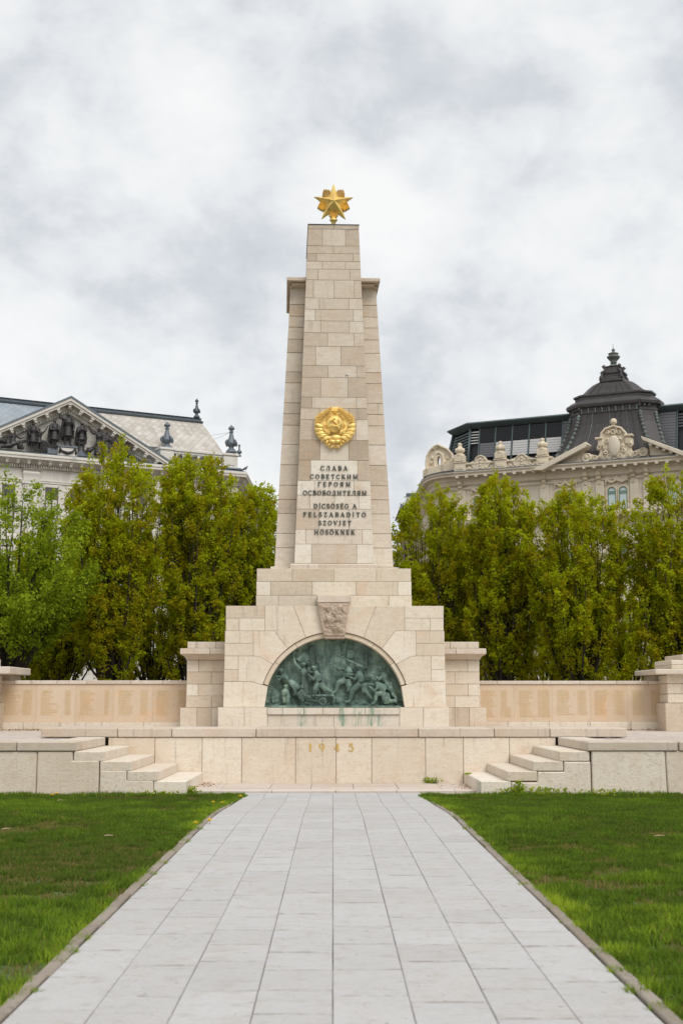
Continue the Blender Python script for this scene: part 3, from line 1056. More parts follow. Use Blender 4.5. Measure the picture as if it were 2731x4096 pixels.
# ---------------------------------------------------------------- inscribed walls
YW = 37.5
KB = 0.10
names_l = ['ВЯЗНИКОВ К.И.\nФОМИН Г.Н.\nБЕРЕГОВСКИХ В.В.\nГЕРАСИМЕНКО А.М.\nЕРМАКОВ Е.И.\nНИКОЛАЕНКО Н.Д.\nРОТЫЧЕВ А.Д.\nСОКОЛКИН П.С.\nЩЕТКИН А.К.\nЮНИЦКИЙ В.В.\nАРИСЛАНОВ Г.Ш.\nМОГИЛЬЧАК И.Л.',
           'БУДИЧЕВ А.И.\nБЕРЕГОВ Л.С.\nГОТИН А.А.\nДУШАНОВ А.И.\nКОШЕЦ В.И.\nКРИСС В.П.\nНИКОЛАЕНКО И.П.\nПАНЦОВ В.И.\nПЕТУХОВ Н.С.\nПОДСКРЕБАЛИН М.К.\nРЫБАЛЕВСКИЙ Ф.И.\nСЕЛЕЗНЕВ С.К.',
           'СУЛИН С.И.\nБОЛЬШАКОВ Ф.А.\nВАЛИТОВ Н.П.\nВАУЛИН Н.И.\nВОЗМИЩЕВ И.Ф.\nЗАЙЦЕВ Д.М.\nЗУЙКОВ Н.А.\nМАЛЬЦЕВ А.А.\nНУРКАЕВ А.Е.\nТРЕТЬЯКОВ В.Г.\nЮДИН Н.А.\nПРАВИЛОВ Е.Д.',
           'АЛЕКСЕЕНКО И.А.\nБУХАНЦЕВ А.Т.\nДЕМИДОВ М.А.\nДОЛАБАЕВ А.\nЖИЦЕНКО А.Г.\nКАЛУГИН К.С.\nМАЛЕЕВ Н.С.\nПОДДУБНЫЙ И.К.\nПОСТЕВОЙ К.Ф.\nСАМСОНОВ А.Н.\nСАПЕЛЬНИКОВ Н.\nСКЛЯРОВ А.А.',
           'СМОЛОВ Е.И.\nСЕМЕНОВ И.К.\nСТОЛЯРОВ Н.К.\nБЕССТОВ С.И.\nБЕСПАЛОВ А.К.\nБОГДАН С.С.\nКАБАНОВ И.А.\nКАВАТАЮК И.А.\nКОМАРОВ Г.С.\nКОНЕВ Н.А.\nКОВАЛЕВ А.С.\nКУЗНЕЦОВ А.С.']
names_r = ['НАУМЕНКО П.И.\nШУБЕНКО В.Я.\nШМАРГАРНЕР Е.Г.\nУТКИН В.Т.\nТКАЧЕВ Ф.Ф.\nТАРАСОВ Ф.А.\nПАНКОВ И.С.\nОСТАПЕНКО И.А.\nСЕРЫХ П.М.\nСОМОВ Г.Х.\nСЕЛИН М.В.\nКЛУБОВ С.Е.\nКУЗНЕЦОВ Я.И.',
           'КОСТЕНКО Г.И.\nБОРИСЕНКО В.П.\nЖИРОВ И.С.\nВИСЛЯЦКИЙ Б.И.\nБАБИЧ Г.М.\nЮЛИН Г.К.\nФЕТИСОВ Ф.Н.\nТОКАРЕВ А.И.\nТИТОВ И.А.\nТАБАКОВ А.В.\nПОСАДНИК А.Р.\nНИКИТИН Г.М.\nНИЧЕПОРЕНКО К.П.',
           'МАРКОВ Л.И.\nЛЫСЕНКО В.Ф.\nЛЮБИМОВ В.Е.\nКОПЫТИН Ф.М.\nКАНИЩИН В.Я.\nДАРЬИН Н.Д.\nСАХИН В.С.\nТИТОЛУКОВ А.С.\nХАЦЕНКО В.Я.\nСЕМЕНОВ И.П.\nТРУБСОВ И.В.\nБОРДАНИБЕСОВ А.Е.',
           'КОНОНОВИЧ Н.Г.\nШАПОШНИКОВ П.М.\nЧЕРНЕНКО П.Ф.\nСОЛОВЬЕВ А.М.\nСМИРНОВ А.Ф.\nМИХАДЗЕ В.Е.\nМАЛЯШ Д.Е.\nЕФИМОВ Е.З.\nВАНИН М.С.\nКОМАРОВ С.Е.\nМАКАРОВ С.Е.\nПЕТРОВ А.Д.',
           'СУШКО С.Д.\nЖУКОВ Б.М.\nКАРАТАЕВ В.Ф.\nСЕМЕНОВ А.И.\nСТЕКСОВ К.В.\nИВАНОВ А.А.\nИВАШИН А.Ф.\nЗОБОВ С.Г.\nЕРНАКОВ Е.К.\nГРОМАШКИН Е.А.\nБОРОДИН А.М.\nКРЕЧЕТОВ А.Д.']
RANK = {'l': [(91, 127, 'ГВ.ЛЕЙТЕНАНТ'), (258, 282, 'ГВ.МАЙОР'), (418, 435, 'МАЙОР'), (562, 589, 'КАПИТАН'), (712, 741, 'КАПИТАН')],
        'r': [(2019, 2042, 'КАПИТАН'), (2150, 2197, 'ГВ.СТ.ЛЕЙТЕНАНТ'), (2308, 2345, 'СТ.ЛЕЙТЕНАНТ'), (2455, 2496, 'СТ.ЛЕЙТЕНАНТ'), (2602, 2640, 'МЛ.ЛЕЙТЕНАНТ')]}


def carved_text(name, body, x, z, y, width, par, pitch, tilt):
    c = bpy.data.curves.new('txt', 'FONT')
    c.body = body
    c.size = 0.042
    c.space_line = pitch / 0.042
    c.resolution_u = 1
    c.extrude = 0.0012
    c.offset = 0.0002
    o = bpy.data.objects.new('txt', c)
    COL.objects.link(o)
    dg = bpy.context.evaluated_depsgraph_get()
    me = bpy.data.meshes.new_from_object(o.evaluated_get(dg))
    bpy.data.objects.remove(o)
    me.name = name
    me.materials.clear()
    me.materials.append(M['goldname'])
    xm = max(v.co.x for v in me.vertices)
    k = width / xm
    me.transform(Matrix.Diagonal((k, 1, 1, 1)))
    p = link(name, me, par, (x, y, z))
    p.rotation_euler = (R(90) - tilt, 0, 0)
    return p


for key in 'lr':
    left = key == 'l'
    word = 'left' if left else 'right'
    mw = empty('inscribed_wall', (0, 0, 0), 'low pinkish stone wall %s of the monument with gilded columns of Cyrillic names' % word, 'wall', group='inscribed memorial walls')
    pa, pb = (-140, 752) if left else (1905, 2680)
    xa, xb = W0.hit(pa, 2800, YW)[0], W0.hit(pb, 2800, YW)[0]
    if left:
        yct, ycb, yp, yb = 2721.7, 2736.6, 2888.5, 2914
        pj = [-140, 0, 146, 300, 453, 610, 760]
        cj = [-140, 55, 225, 345, 520, 650, 752]
        bj = [-140, 95, 243, 410, 577, 752]
    else:
        yct, ycb, yp, yb = 2723, 2737, 2886, 2915
        pj = [1905, 2055, 2209, 2360, 2510, 2680]
        cj = [1905, 1990, 2171, 2320, 2467, 2595, 2680]
        bj = [1905, 2029, 2193, 2357, 2521, 2680]
    zt_, zc_, zp_ = (W0.hit(1332, y, YW)[1] for y in (yct, ycb, yp))
    leanf = lambda z: YW + KB * (z - FLOOR)
    g = MB()
    g.prism([(xa + .02, FLOOR), (xb - .02, FLOOR), (xb - .02, zc_ - .01), (xa + .02, zc_ - .01)], YW + 0.05, YW + 0.4, 0, KB, FLOOR)
    g.obj('mortar_core', M['mortar'], mw)
    for i in range(len(pj) - 1):
        a, b = W0.hit(pj[i], 2800, YW)[0], W0.hit(pj[i + 1], 2800, YW)[0]
        g = MB()
        g.prism([(a + .001, zp_), (b - .001, zp_), (b - .001, zc_ - .006), (a + .001, zc_ - .006)], YW, YW + 0.2, 0.0015, KB, FLOOR)
        g.obj('inscribed_panel', M['panel'], mw, tone=(0.5, 0.42, 0.62, 0.3, 0.55, 0.4)[i])
    for i in range(len(cj) - 1):
        a, b = W0.hit(cj[i], 2730, YW)[0], W0.hit(cj[i + 1], 2730, YW)[0]
        g = MB()
        g.cbox(a + .003, b - .003, leanf(zt_) - 0.045, leanf(zt_) + 0.42, zc_ - .002, zt_, 0.012)
        g.obj('coping_stone', M['cap'], mw, tone=r0.uniform(0.6, 0.95))
    for i in range(len(bj) - 1):
        a, b = W0.hit(bj[i], 2900, YW)[0], W0.hit(bj[i + 1], 2900, YW)[0]
        g = MB()
        g.cbox(a + .004, b - .004, YW - 0.06, YW + 0.3, FLOOR - 0.02, zp_ - .004, 0.012)
        g.obj('plinth_stone', M['lime'], mw, tone=r0.uniform(0.55, 0.8))
    nx = [15, 164, 320, 473.5, 625.7] if left else [1926, 2075, 2227, 2378, 2529]
    for i in range(5):
        body = (names_l if left else names_r)[i]
        nrow = body.count('\n') + 1
        x, z = W0.hit(nx[i], 2767, YW)
        pitch = (W0.hit(1332, 2763, YW)[1] - W0.hit(1332, 2771.45, YW)[1])
        longest = max(len(s) for s in body.split('\n'))
        wpx = longest * 4.15
        carved_text('name_list', body, x, z, leanf(z) - 0.0022, wpx / (FPX / YW), mw, pitch, math.atan(KB))
        ra, rb, word_ = RANK[key][i]
        x, z = W0.hit(ra, 2767, YW)
        rows_ = [word_] * nrow
        if key == 'r' and i == 0:
            rows_ = ['   КАПИТАН'] * 8 + ['ГВ.СТ.ЛЕЙТЕНАНТ'] * 5
            ra = 2000
            x = W0.hit(ra, 2767, YW)[0]
            rb = 2043
        carved_text('rank_list', '\n'.join(rows_), x, z, leanf(z) - 0.0022, (rb - ra) / (FPX / YW), mw, pitch, math.atan(KB))

# end piers of the two walls
for left in (True, False):
    word = 'left' if left else 'right'
    pr = empty('end_pier', (0, 0, 0), 'stepped limestone pier closing the far %s end of the inscribed wall' % word, 'pier', group='end piers of the walls')
    s = -1 if left else 1
    H = lambda px, py, v: (W0.hit(px, py, v)[0], W0.hit(px, py, v)[1])
    if left:
        # only its inner corner reaches into the picture
        ck, cz1 = H(70, 2669, 37.3)
        _, cz0 = H(70, 2698, 37.3)
        bk = H(52, 2700, 37.9)[0]
        fx = ck - 0.45
    else:
        ck, cz1 = H(2590, 2679, 37.3)
        _, cz0 = H(2590, 2700, 37.3)
        bk = H(2606, 2700, 37.9)[0]
        fx = H(2668, 2800, 36.7)[0]
    out = s * 3.0
    # rear block on the wall line
    g = MB()
    a, b = sorted((bk, bk + out))
    g.cbox(a, b, 37.75, 38.9, 1.9, cz0 - .004, 0.01)
    g.obj('rear_block', M['lime'], pr, tone=0.45)
    # front block, in courses
    zb = [FLOOR, FLOOR + 0.72, 1.75, 2.02, 2.32, cz0]
    for j in range(5):
        base = j == 0
        e = fx - s * 0.10 if base else fx
        z0_, z1_ = zb[j], zb[j + 1]
        if j == 1:
            pass
        xx = e
        widths = (0.75, 1.1, 1.3) if j % 2 == 0 else (1.0, 0.9, 1.2)
        for q, wd_ in enumerate(widths):
            a, b = sorted((xx, xx + s * wd_))
            g = MB()
            yf = 36.55 if base else 36.68 + 0.03 * j * 0.3
            g.cbox(a + .004, b - .004, yf, 37.72, z0_ + .004, z1_ - .004, 0.012)
            g.obj('stone_block', M['lime'], pr, tone=r0.uniform(0.45, 0.9) if not base else 0.3 + 0.2 * q)
            xx += s * wd_
    g = MB()
    a, b = sorted((ck, ck + out))
    g.cbox(a, b, 36.45, 39.0, cz0, cz1 + .0, 0.02)
    g.obj('cornice_slab', M['cap'], pr, tone=0.8)
    ux = W0.hit(2677, 2640, 36.9)[0] if not left else ck - 0.75
    z_ = cz1 + .004
    for j, (dx, hh) in enumerate(((0, 0.115), (0, 0.125), (s * 0.28, 0.14))):
        a, b = sorted((ux + dx, ux + out))
        mid = (a + b) / 2 + (0.2 if j % 2 else -0.1)
        for q0, q1 in ((a, mid), (mid, b)):
            g = MB()
            g.cbox(q0 + .003, q1 - .003, 36.75, 38.7, z_, z_ + hh - .004, 0.012)
            g.obj('stone_block', M['lime'], pr, tone=r0.uniform(0.5, 0.9))
        z_ += hh

# ================================================================ THE MONUMENT
MF = Frame(0, 36.0, R(2.0))
mon = MF.root('war_memorial', 'tall limestone obelisk with stepped base, green bronze arch relief, gilded emblem and star on top', 'monument')
zA = lambda x, y: (1080 + x * .33163, 700 + y * .33163)
zB = lambda x, y: (1080 + x * .33163, 1300 + y * .33163)
zC = lambda x, y: (1080 + x * .33163, 1780 + y * .33163)
rm = random.Random(11)


def block(pts, v, depth=0.4, tone=None, mat='lime', f=zD, k=0.0, z0_=0.0, gap=0.005, ch=0.008, name='stone_block', par=None, raw=False):
    gap = gap * .62
    p = pts if raw else poly_at(MF, [f(*q) for q in pts], v, k, z0_)
    if sgn_area(p) < 0:
        p = p[::-1]
    g = MB()
    d = rm.uniform(-.003, .003)
    g.prism(inset(p, gap), v + d, v + depth, ch, k, z0_)
    return g.obj(name, M[mat], par or mon, tone=rm.uniform(0.3, 0.9) if tone is None else tone)


def rect(x0, x1, y0, y1):
    return [(x0, y1), (x1, y1), (x1, y0), (x0, y0)]


V_PL, V_BL, V_T2, V_SB, V_SH, V_WG = -0.22, 0.0, 0.5, 0.80, 0.9, 1.45
# inner core of dark mortar, kept behind every face
g = MB()
L0, Z0 = MF.hit(*zD(255, 775), 0.4)
R0, Z1 = MF.hit(*zD(1322, 285), 0.4)
lu, zz_ = MF.hit(*zD(794.5, 783), 0.0)
RI = 345 * .80357 / (FPX / 36.0)
RO = 371 * .80357 / (FPX / 36.0)
CU, CZ = lu, zz_
arch = [(L0, Z0), (CU - RO - .25, Z0)] + [(CU + (RO + .05) * math.cos(R(180 - 10 * i)), CZ + (RO + .05) * math.sin(R(180 - 10 * i))) for i in range(19)] + [(R0, Z0), (R0, Z1), (L0, Z1)]
g.prism(arch, 0.016, 0.7)
g.box(L0 + .02, R0 - .02, 0.72, 4.0, FLOOR, Z1 - .02)
g.obj('mortar_core', M['mortar'], mon)

# plinth course
zpl = MF.hit(*zD(794, 783), V_PL)[1]
for a, b, t in ((213, 345, .75), (345, 460, .8), (1117, 1235, .7), (1235, 1363, .85)):
    block([(a, 783), (b, 783), (b, 925), (a, 925)], V_PL, 0.8, t)
for a, b, t in ((460, 535, .7), (535, 640, .8), (640, 735, .75), (735, 822, .6), (822, 945, .8), (945, 1117, .65)):
    block([(a, 785), (b, 785), (b, 820), (a, 820)], V_PL - .03, 0.9, t, 'sill')
for a, b, t in ((460, 790, .6), (790, 1117, .7)):
    block([(a, 820), (b, 820), (b, 925), (a, 925)], V_PL + .02, 0.5, t, 'sill')


def arc(a0, a1, n=6, r=RO):
    """points of the arch ring between two directions given as zoom points"""
    u0, w0 = MF.hit(*zD(*a0), 0.0)
    u1, w1 = MF.hit(*zD(*a1), 0.0)
    t0, t1 = math.atan2(w0 - CZ, u0 - CU), math.atan2(w1 - CZ, u1 - CU)
    return [(CU + r * math.cos(t0 + (t1 - t0) * i / n), CZ + r * math.sin(t0 + (t1 - t0) * i / n)) for i in range(n + 1)]


def mir(p):
    return [(1584.5 - x + 4.5, y) for x, y in p]


h0 = lambda *q: MF.hit(*zD(*q), 0.0)
for side in (0, 1):
    m_ = (lambda p: p) if side == 0 else mir
    s_ = [m_([q])[0] for q in ((588, 278), (716, 278), (738, 414), (650, 433))]
    def vou(outer, a0, a1, tone):
        o = [h0(*m_([q])[0]) for q in outer]
        ar = arc(m_([a0])[0], m_([a1])[0])
        block(o + ar, 0.0, 0.42, tone, raw=True, gap=.005)
    vou([(740, 278), (588, 278)], (650, 433), (742, 414), (.8, .75)[side])
    vou([(588, 278), (447, 278), (447, 403), (493, 403)], (560, 490), (650, 433), (.7, .6)[side])
    vou([(493, 403), (390, 403), (390, 528), (418, 530)], (490, 570), (560, 490), (.85, .95)[side])
    vou([(418, 530), (380, 528), (315, 528), (315, 655), (380, 655)], (438, 672), (490, 570), (.75, .7)[side])
    o = [h0(*m_([q])[0]) for q in ((438, 672), (380, 655), (243, 655), (240, 783))] + [(CU + (-1, 1)[side] * (RI + .0), CZ), (CU + (-1, 1)[side] * RI * math.cos(R(17.4)), CZ + RI * math.sin(R(17.4)))]
    block(o, 0.0, 0.42, (.85, .9)[side], raw=True)
    for q, t in (((253, 447, 278, 340), .35), ((253, 320, 340, 403), .55), ((320, 447, 340, 403), .85), ((249, 390, 403, 465), .7), ((247, 390, 465, 528), .65),
                 ((246, 315, 528, 595), .75), ((244, 315, 595, 655), .45)):
        if side:
            t = {.35: .8, .55: .8, .85: .75, .7: .55, .65: .5, .75: .9, .45: .95}[t]
        block(m_(rect(*q)), 0.0, 0.42, t)
    # side returns of the block, course by course
    zc_list = [h0(794, y)[1] for y in (783, 655, 528, 403, 278)]
    for j in range(4):
        u_ = h0(*m_([(247, 500)])[0])[0]
        s__ = 1 if side == 0 else -1
        a, b = sorted((u_ + s__ * .02, u_ + s__ * .5))
        g = MB()
        g.cbox(a, b, 0.44, 2.0, zc_list[j] + .004, zc_list[j + 1] - .004, .008)
        g.obj('stone_block', M['lime'], mon, tone=rm.uniform(.4, .8))
# moulded inner ring
for a0, a1, t in ((18, 37, .75), (37, 58, .5), (58, 82.5, .55), (97.5, 122, .6), (122, 143, .65), (143, 162, .6)):
    g = MB()
    n = 6
    rs = []
    for i in range(n + 1):
        a = R(a0 + .15 + (a1 - a0 - .3) * i / n)
        c_, s_ = math.cos(a), math.sin(a)
        rs.append([(CU + r * c_, v, CZ + r * s_) for r, v in ((RO + .0, .10), (RO - .012, .05), (RI + .02, .035), (RI, .055), (RI, .14), (RI, .42), (RO + .02, .42))])
    g.rings(rs, cap=True, smooth=False)
    g.obj('arch_moulding', M['lime'], mon, tone=t - .1)
# top bedding of the block
g = MB()
g.cbox(h0(253, 280)[0], h0(1325, 280)[0], 0.43, 3.9, h0(794, 300)[1], h0(794, 278)[1] - .004, .01)
g.obj('stone_block', M['lime'], mon, tone=.7)

# rough keystone
g = MB()
ks = poly_at(MF, [zD(*q) for q in ((708, 262), (868, 262), (846, 425), (742, 425))], -0.16)
nx_, nz_ = 34, 38
vs, fs = [], []
for j in range(nz_ + 1):
    t = j / nz_
    for i in range(nx_ + 1):
        s_ = i / nx_
        ul = ks[0][0] + (ks[3][0] - ks[0][0]) * t
        ur = ks[1][0] + (ks[2][0] - ks[1][0]) * t
        z = ks[0][1] + (ks[3][1] - ks[0][1]) * t
        u = ul + (ur - ul) * s_
        e = min(s_, 1 - s_) * 5
        e2 = min(t, 1 - t) * 7
        e = min(e, e2, 1)
        nn = noise.fractal(Vector((u * 5.5, z * 5.5, 3)), 1.0, 2.0, 4)
        vd = noise.voronoi(Vector((u * 5 + .3 * nn, z * 5, 1)))[0]
        n2 = noise.fractal(Vector((u * 16, z * 16, 9)), 1.0, 2.0, 3)
        vs.append((u, -0.12 - (0.13 + .05 * nn + .03 * n2 - .16 * vd[0]) * e - .02, z))
for j in range(nz_):
    for i in range(nx_):
        a = j * (nx_ + 1) + i
        fs.append((a + nx_ + 1, a + nx_ + 2, a + 1, a))
g.add(vs, fs, False)
n0 = len(g.v)
g.prism(ks, -0.125, 0.5)
key_ = g.obj('keystone', M['rock'], mon, tone=.55)
g = MB()
p4 = poly_at(MF, [zD(*q) for q in ((707, 226), (872, 226), (868, 262), (709, 262))], -0.12)
g.prism([(a, b) for a, b in p4], -0.17, 0.55, .015)
g.obj('keystone_cap', M['cap'], mon, tone=.9)
p5 = poly_at(MF, [zD(*q) for q in ((742, 425), (846, 425), (844, 442), (746, 442))], -0.1)
g = MB()
g.prism(p5, -0.12, 0.4, .01)
g.obj('keystone_foot', M['rock'], mon, tone=.3)

# second tier
rows_ = [(92, 157, 407, 583, 790, 1002, 1174), (157, 226, 405, 475, 683, 900, 1108, 1176), (226, 279, 403, 515, 708, 872, 1065, 1178)]
tn = [(.5, .3, .6, .65), (1.0, .35, .8, .55, 1.0), (.7, .6, .5, .8, .9)]
T2TOP = MF.hit(*zD(790, 92), V_T2)[1]
for r_, tt in zip(rows_, tn):
    for i in range(2, len(r_) - 1):
        block(rect(r_[i], r_[i + 1], r_[0], r_[1] + (2 if r_[1] == 279 else 0)), V_T2, 0.5 if 2 < i < len(r_) - 2 else 3.0, tt[i - 2])
g = MB()
a, b = MF.hit(*zD(410, 150), V_T2)[0], MF.hit(*zD(1171, 150), V_T2)[0]
g.box(a + .02, b - .02, V_T2 + .016, V_T2 + 3.0, Z1 - .1, T2TOP - .02)
g.obj('mortar_core', M['mortar'], mon)
g = MB()
g.cbox(a + .3, b - .3, V_T2 + .3, V_T2 + 2.9, T2TOP - .1, T2TOP - .005, .01)
g.obj('stone_block', M['lime'], mon, tone=.7)

# splayed foot of the shaft
def splay(x0, x1, yt, yb, v, k_, name, tone, out=0.10, el=1, er=1):
    (u0, zb_), (u1, _) = MF.hit(*zC(x0, yb), v), MF.hit(*zC(x1, yb), v)
    zt2 = MF.hit(*zC(780, yt), v + out)[1]
    g = MB()
    rs = [[(u0, v, zb_), (u1, v, zb_), (u1, 3.9, zb_), (u0, 3.9, zb_)], [(u0, v, zb_ + (zt2 - zb_) * .75), (u1, v, zb_ + (zt2 - zb_) * .75), (u1, 3.9, zb_ + (zt2 - zb_) * .75), (u0, 3.9, zb_ + (zt2 - zb_) * .75)],
          [(u0 + out * el, v + out, zt2), (u1 - out * er, v + out, zt2), (u1 - out * er, 3.8, zt2), (u0 + out * el, 3.8, zt2)]]
    g.rings(rs, smooth=False)
    return g.obj(name, M['cap'], mon, tone=tone)


splay(240, 586, 1432, 1497, V_SB, 0, 'foot_moulding', .8, .05, 1, 0)
splay(588, 957, 1432, 1497, V_SB, 0, 'foot_moulding', .6, .05, 0, 0)
splay(959, 1302, 1432, 1497, V_SB, 0, 'foot_moulding', .7, .05, 0, 1)
splay(5, 235, 1466, 1490, V_WG - .12, 0, 'foot_moulding', .85, .10)
splay(1306, 1530, 1470, 1492, V_WG - .12, 0, 'foot_moulding', .85, .10)

# shaft: courses read at the middle of the face, sides run straight
KS = 0.018
ZS0 = MF.hit(*zC(780, 1428), V_SH)[1]
hs = lambda px, py: MF.hit(px, py, V_SH, KS, ZS0)
hw_ = lambda px, py: MF.hit(px, py, V_WG, KS, ZS0)
cyA = [602, 655, 857, 950, 1043, 1137, 1268, 1487, 1623, 1762]
cyB = [96, 260, 492, 635, 872, 1005, 1143, 1390]
cyC = [185, 432, 607, 775, 1020, 1197, 1430]
cz_ = [hs(*zA(770, y))[1] for y in cyA] + [hs(*zB(775, y))[1] for y in cyB] + [hs(*zC(775, y))[1] for y in cyC]
JA = [(770,), (632, 908), (765,), (560, 1000), (630, 908), (578, 960), (523, 773, 1015), (594, 950), (543, 1003)]
JB = [(610, 958), (693, 1013), (550, 853), (700, 1042), (610, 940), (505, 1043), (595, 950), (512, 1035)]
JC = [(603, 946), (490, 1055), (535, 1012), (480, 775, 1070), (593, 950), (430, 1110), (500, 1045)]
mids = [(cyA[i] + cyA[i + 1]) / 2 for i in range(9)]
joints = []
for i, js in enumerate(JA):
    joints.append([hs(*zA(j, mids[i]))[0] for j in js])
yb_ = [-4, 96, 260, 492, 635, 872, 1005, 1143, 1390]
for i, js in enumerate(JB):
    joints.append([hs(*zB(j, (yb_[i] + yb_[i + 1]) / 2))[0] for j in js])
yc_ = [-60, 185, 432, 607, 775, 1020, 1197, 1430]
for i, js in enumerate(JC):
    joints.append([hs(*zC(j, (yc_[i] + yc_[i + 1]) / 2))[0] for j in js])
(ult, zlt), (urt, _) = hs(*zA(460, 602)), hs(*zA(1070, 606))
(ulb, zlb), (urb, _) = hs(*zC(292, 1428)), hs(*zC(1251, 1428))
EL = lambda z: ulb + (ult - ulb) * (z - zlb) / (zlt - zlb)
ER = lambda z: urb + (urt - urb) * (z - zlb) / (zlt - zlb)
sh_t = [(.25, .25), (.35, .65, .3), (.4, .45), (.15, .5, .55), (.65, .55, .55), (.5, .55, .45), (.4, .6, .6, .45), (.6, .5, .65), (.75, .5, .7), (.55, .45, .75), (.35, .6, .55), (.35, .7, .35), (.3, .6, .35), (.35, .6, .3),
        (.1, .6, .6), (.5, .35, .2), (.3, .4, .75), (.05, .7, .05), (.1, 1.0, .3), (1.0, .85, .75), (.6, .75, .85, .9), (.35, .75, .7), (.9, .65, .9), (1.0, .45, .95)]
ZTOP = cz_[0]
KSD = 3.1
vback = lambda z: 4.0 - 0.018 * (z - ZS0)
cx_cornice = hw_(*zA(320, 1330))[1]
for i in range(24):
    zt2, zb2 = cz_[i], cz_[i + 1]
    us = [None] + joints[i] + [None]
    for j in range(len(us) - 1):
        lt, lb = (EL(zt2), EL(zb2)) if us[j] is None else (us[j], us[j])
        rt, rb = (ER(zt2), ER(zb2)) if us[j + 1] is None else (us[j + 1], us[j + 1])
        edge = us[j] is None or us[j + 1] is None
        dep = 3.0 if (edge and i < 7) else 0.5
        block([(lb, zb2), (rb, zb2), (rt, zt2), (lt, zt2)], V_SH, dep, sh_t[i][j], 'shaft', k=KS, z0_=ZS0, raw=True, gap=.005, ch=.007)
g = MB()
zs = [ZS0, cx_cornice, ZTOP - .05]
g.rings([[(EL(z) + .03, V_SH + KS * (z - ZS0) + .016, z), (ER(z) - .03, V_SH + KS * (z - ZS0) + .016, z), (ER(z) - .03, 3.8 - .02 * (z - ZS0), z), (EL(z) + .03, 3.8 - .02 * (z - ZS0), z)] for z in zs], smooth=False)
g.obj('mortar_core', M['mortar'], mon)
g = MB()
g.cbox(EL(ZTOP) - .012, ER(ZTOP) + .012, V_SH + KS * (ZTOP - ZS0) - .015, V_SH + KS * (ZTOP - ZS0) + 3.0, ZTOP, ZTOP + .022, .006)
g.obj('top_flashing', M['lead'], mon)

# wings
wy = [zA(1, 1340), zA(1, 1560), zA(1, 1702), zB(1, 25), zB(1, 170), zB(1, 332), zB(1, 565), zB(1, 697), zB(1, 937), zB(1, 1070), zB(1, 1208), zB(1, 1440), zC(1, 238), zC(1, 485), zC(1, 656), zC(1, 826), zC(1, 1066), zC(1, 1239), zC(1, 1468)]
wl_t = hw_(*zA(248, 1340))
wl_b = hw_(*zC(52, 1466))
wr_t = hw_(*zA(1278, 1350))
wr_b = hw_(*zC(1487, 1468))
WL = lambda z: wl_b[0] + (wl_t[0] - wl_b[0]) * (z - wl_b[1]) / (wl_t[1] - wl_b[1])
WR = lambda z: wr_b[0] + (wr_t[0] - wr_b[0]) * (z - wr_b[1]) / (wr_t[1] - wr_b[1])
wz = [hw_(1100 + 20, y)[1] for _, y in wy]
tl = (.6, .3, .4, .35, .15, .5, .2, .5, .3, .3, .55, .6, .45, .35, .15, .45, .6, .6)
tr = (.5, .3, .55, .35, .4, .5, .35, .3, .4, .5, .55, .7, .25, .3, .4, .5, .65, .7)
for i in range(18):
    zt2, zb2 = wz[i], wz[i + 1]
    inl, inr = EL(zt2) + .1, ER(zt2) - .1
    # each course: a front stone and a stone behind it along the side
    sp = 1.15 if i % 2 else 1.75
    for L_ in (True, False):
        for v0_, v1_, q in ((0, sp, 0), (sp, 2.75, 1)):
            if L_:
                P = [(WL(zb2), zb2), (inl, zb2), (inl, zt2), (WL(zt2), zt2)]
            else:
                P = [(inr, zb2), (WR(zb2), zb2), (WR(zt2), zt2), (inr, zt2)]
            g = MB()
            g.prism(inset(P, .005), V_WG + v0_ + (.004 if q else rm.uniform(-.003, .003)), V_WG + v1_, .007, KS, ZS0)
            g.obj('stone_block', M['shaft'], mon, tone=(tl if L_ else tr)[i] * .85 + .22 if q == 0 else rm.uniform(.2, .6))
# wing cornice: a slab with a stepped underside, on either side of the shaft
c0, c1 = hw_(*zA(320, 1275))[1], hw_(*zA(320, 1229))[1]
ctop = MF.hit(*zA(320, 1229), V_WG - .28)[1]
cbot = MF.hit(*zA(320, 1276), V_WG - .28)[1]
zw = wz[0]
cl = MF.hit(*zA(203, 1250), V_WG - .28)[0]
cr = MF.hit(*zA(1326, 1260), V_WG - .28)[0]
vb_ = V_WG + 3.0
for L_ in (True, False):
    e0 = cl if L_ else cr
    e1 = WL(zw) if L_ else WR(zw)
    inn = (EL(ctop) + .1) if L_ else (ER(ctop) - .1)
    s_ = 1 if L_ else -1
    g = MB()
    a, b = sorted((e0, inn))
    g.cbox(a, b, V_WG - .28, vb_, cbot, ctop, .015)
    g.obj('cornice_slab', M['shaft'], mon, tone=.35)
    g = MB()
    a, b = sorted((e0 + s_ * .13, inn))
    g.cbox(a, b, V_WG - .15, vb_ - .1, cbot - .07, cbot - .003, .02)
    a, b = sorted((e1 - s_ * .03, inn))
    g.cbox(a, b, V_WG + .02 + KS * (zw - ZS0) - .1, vb_ - .2, zw - .003, cbot - .072, .01)
    g.obj('cornice_moulding', M['shaft'], mon, tone=.4)

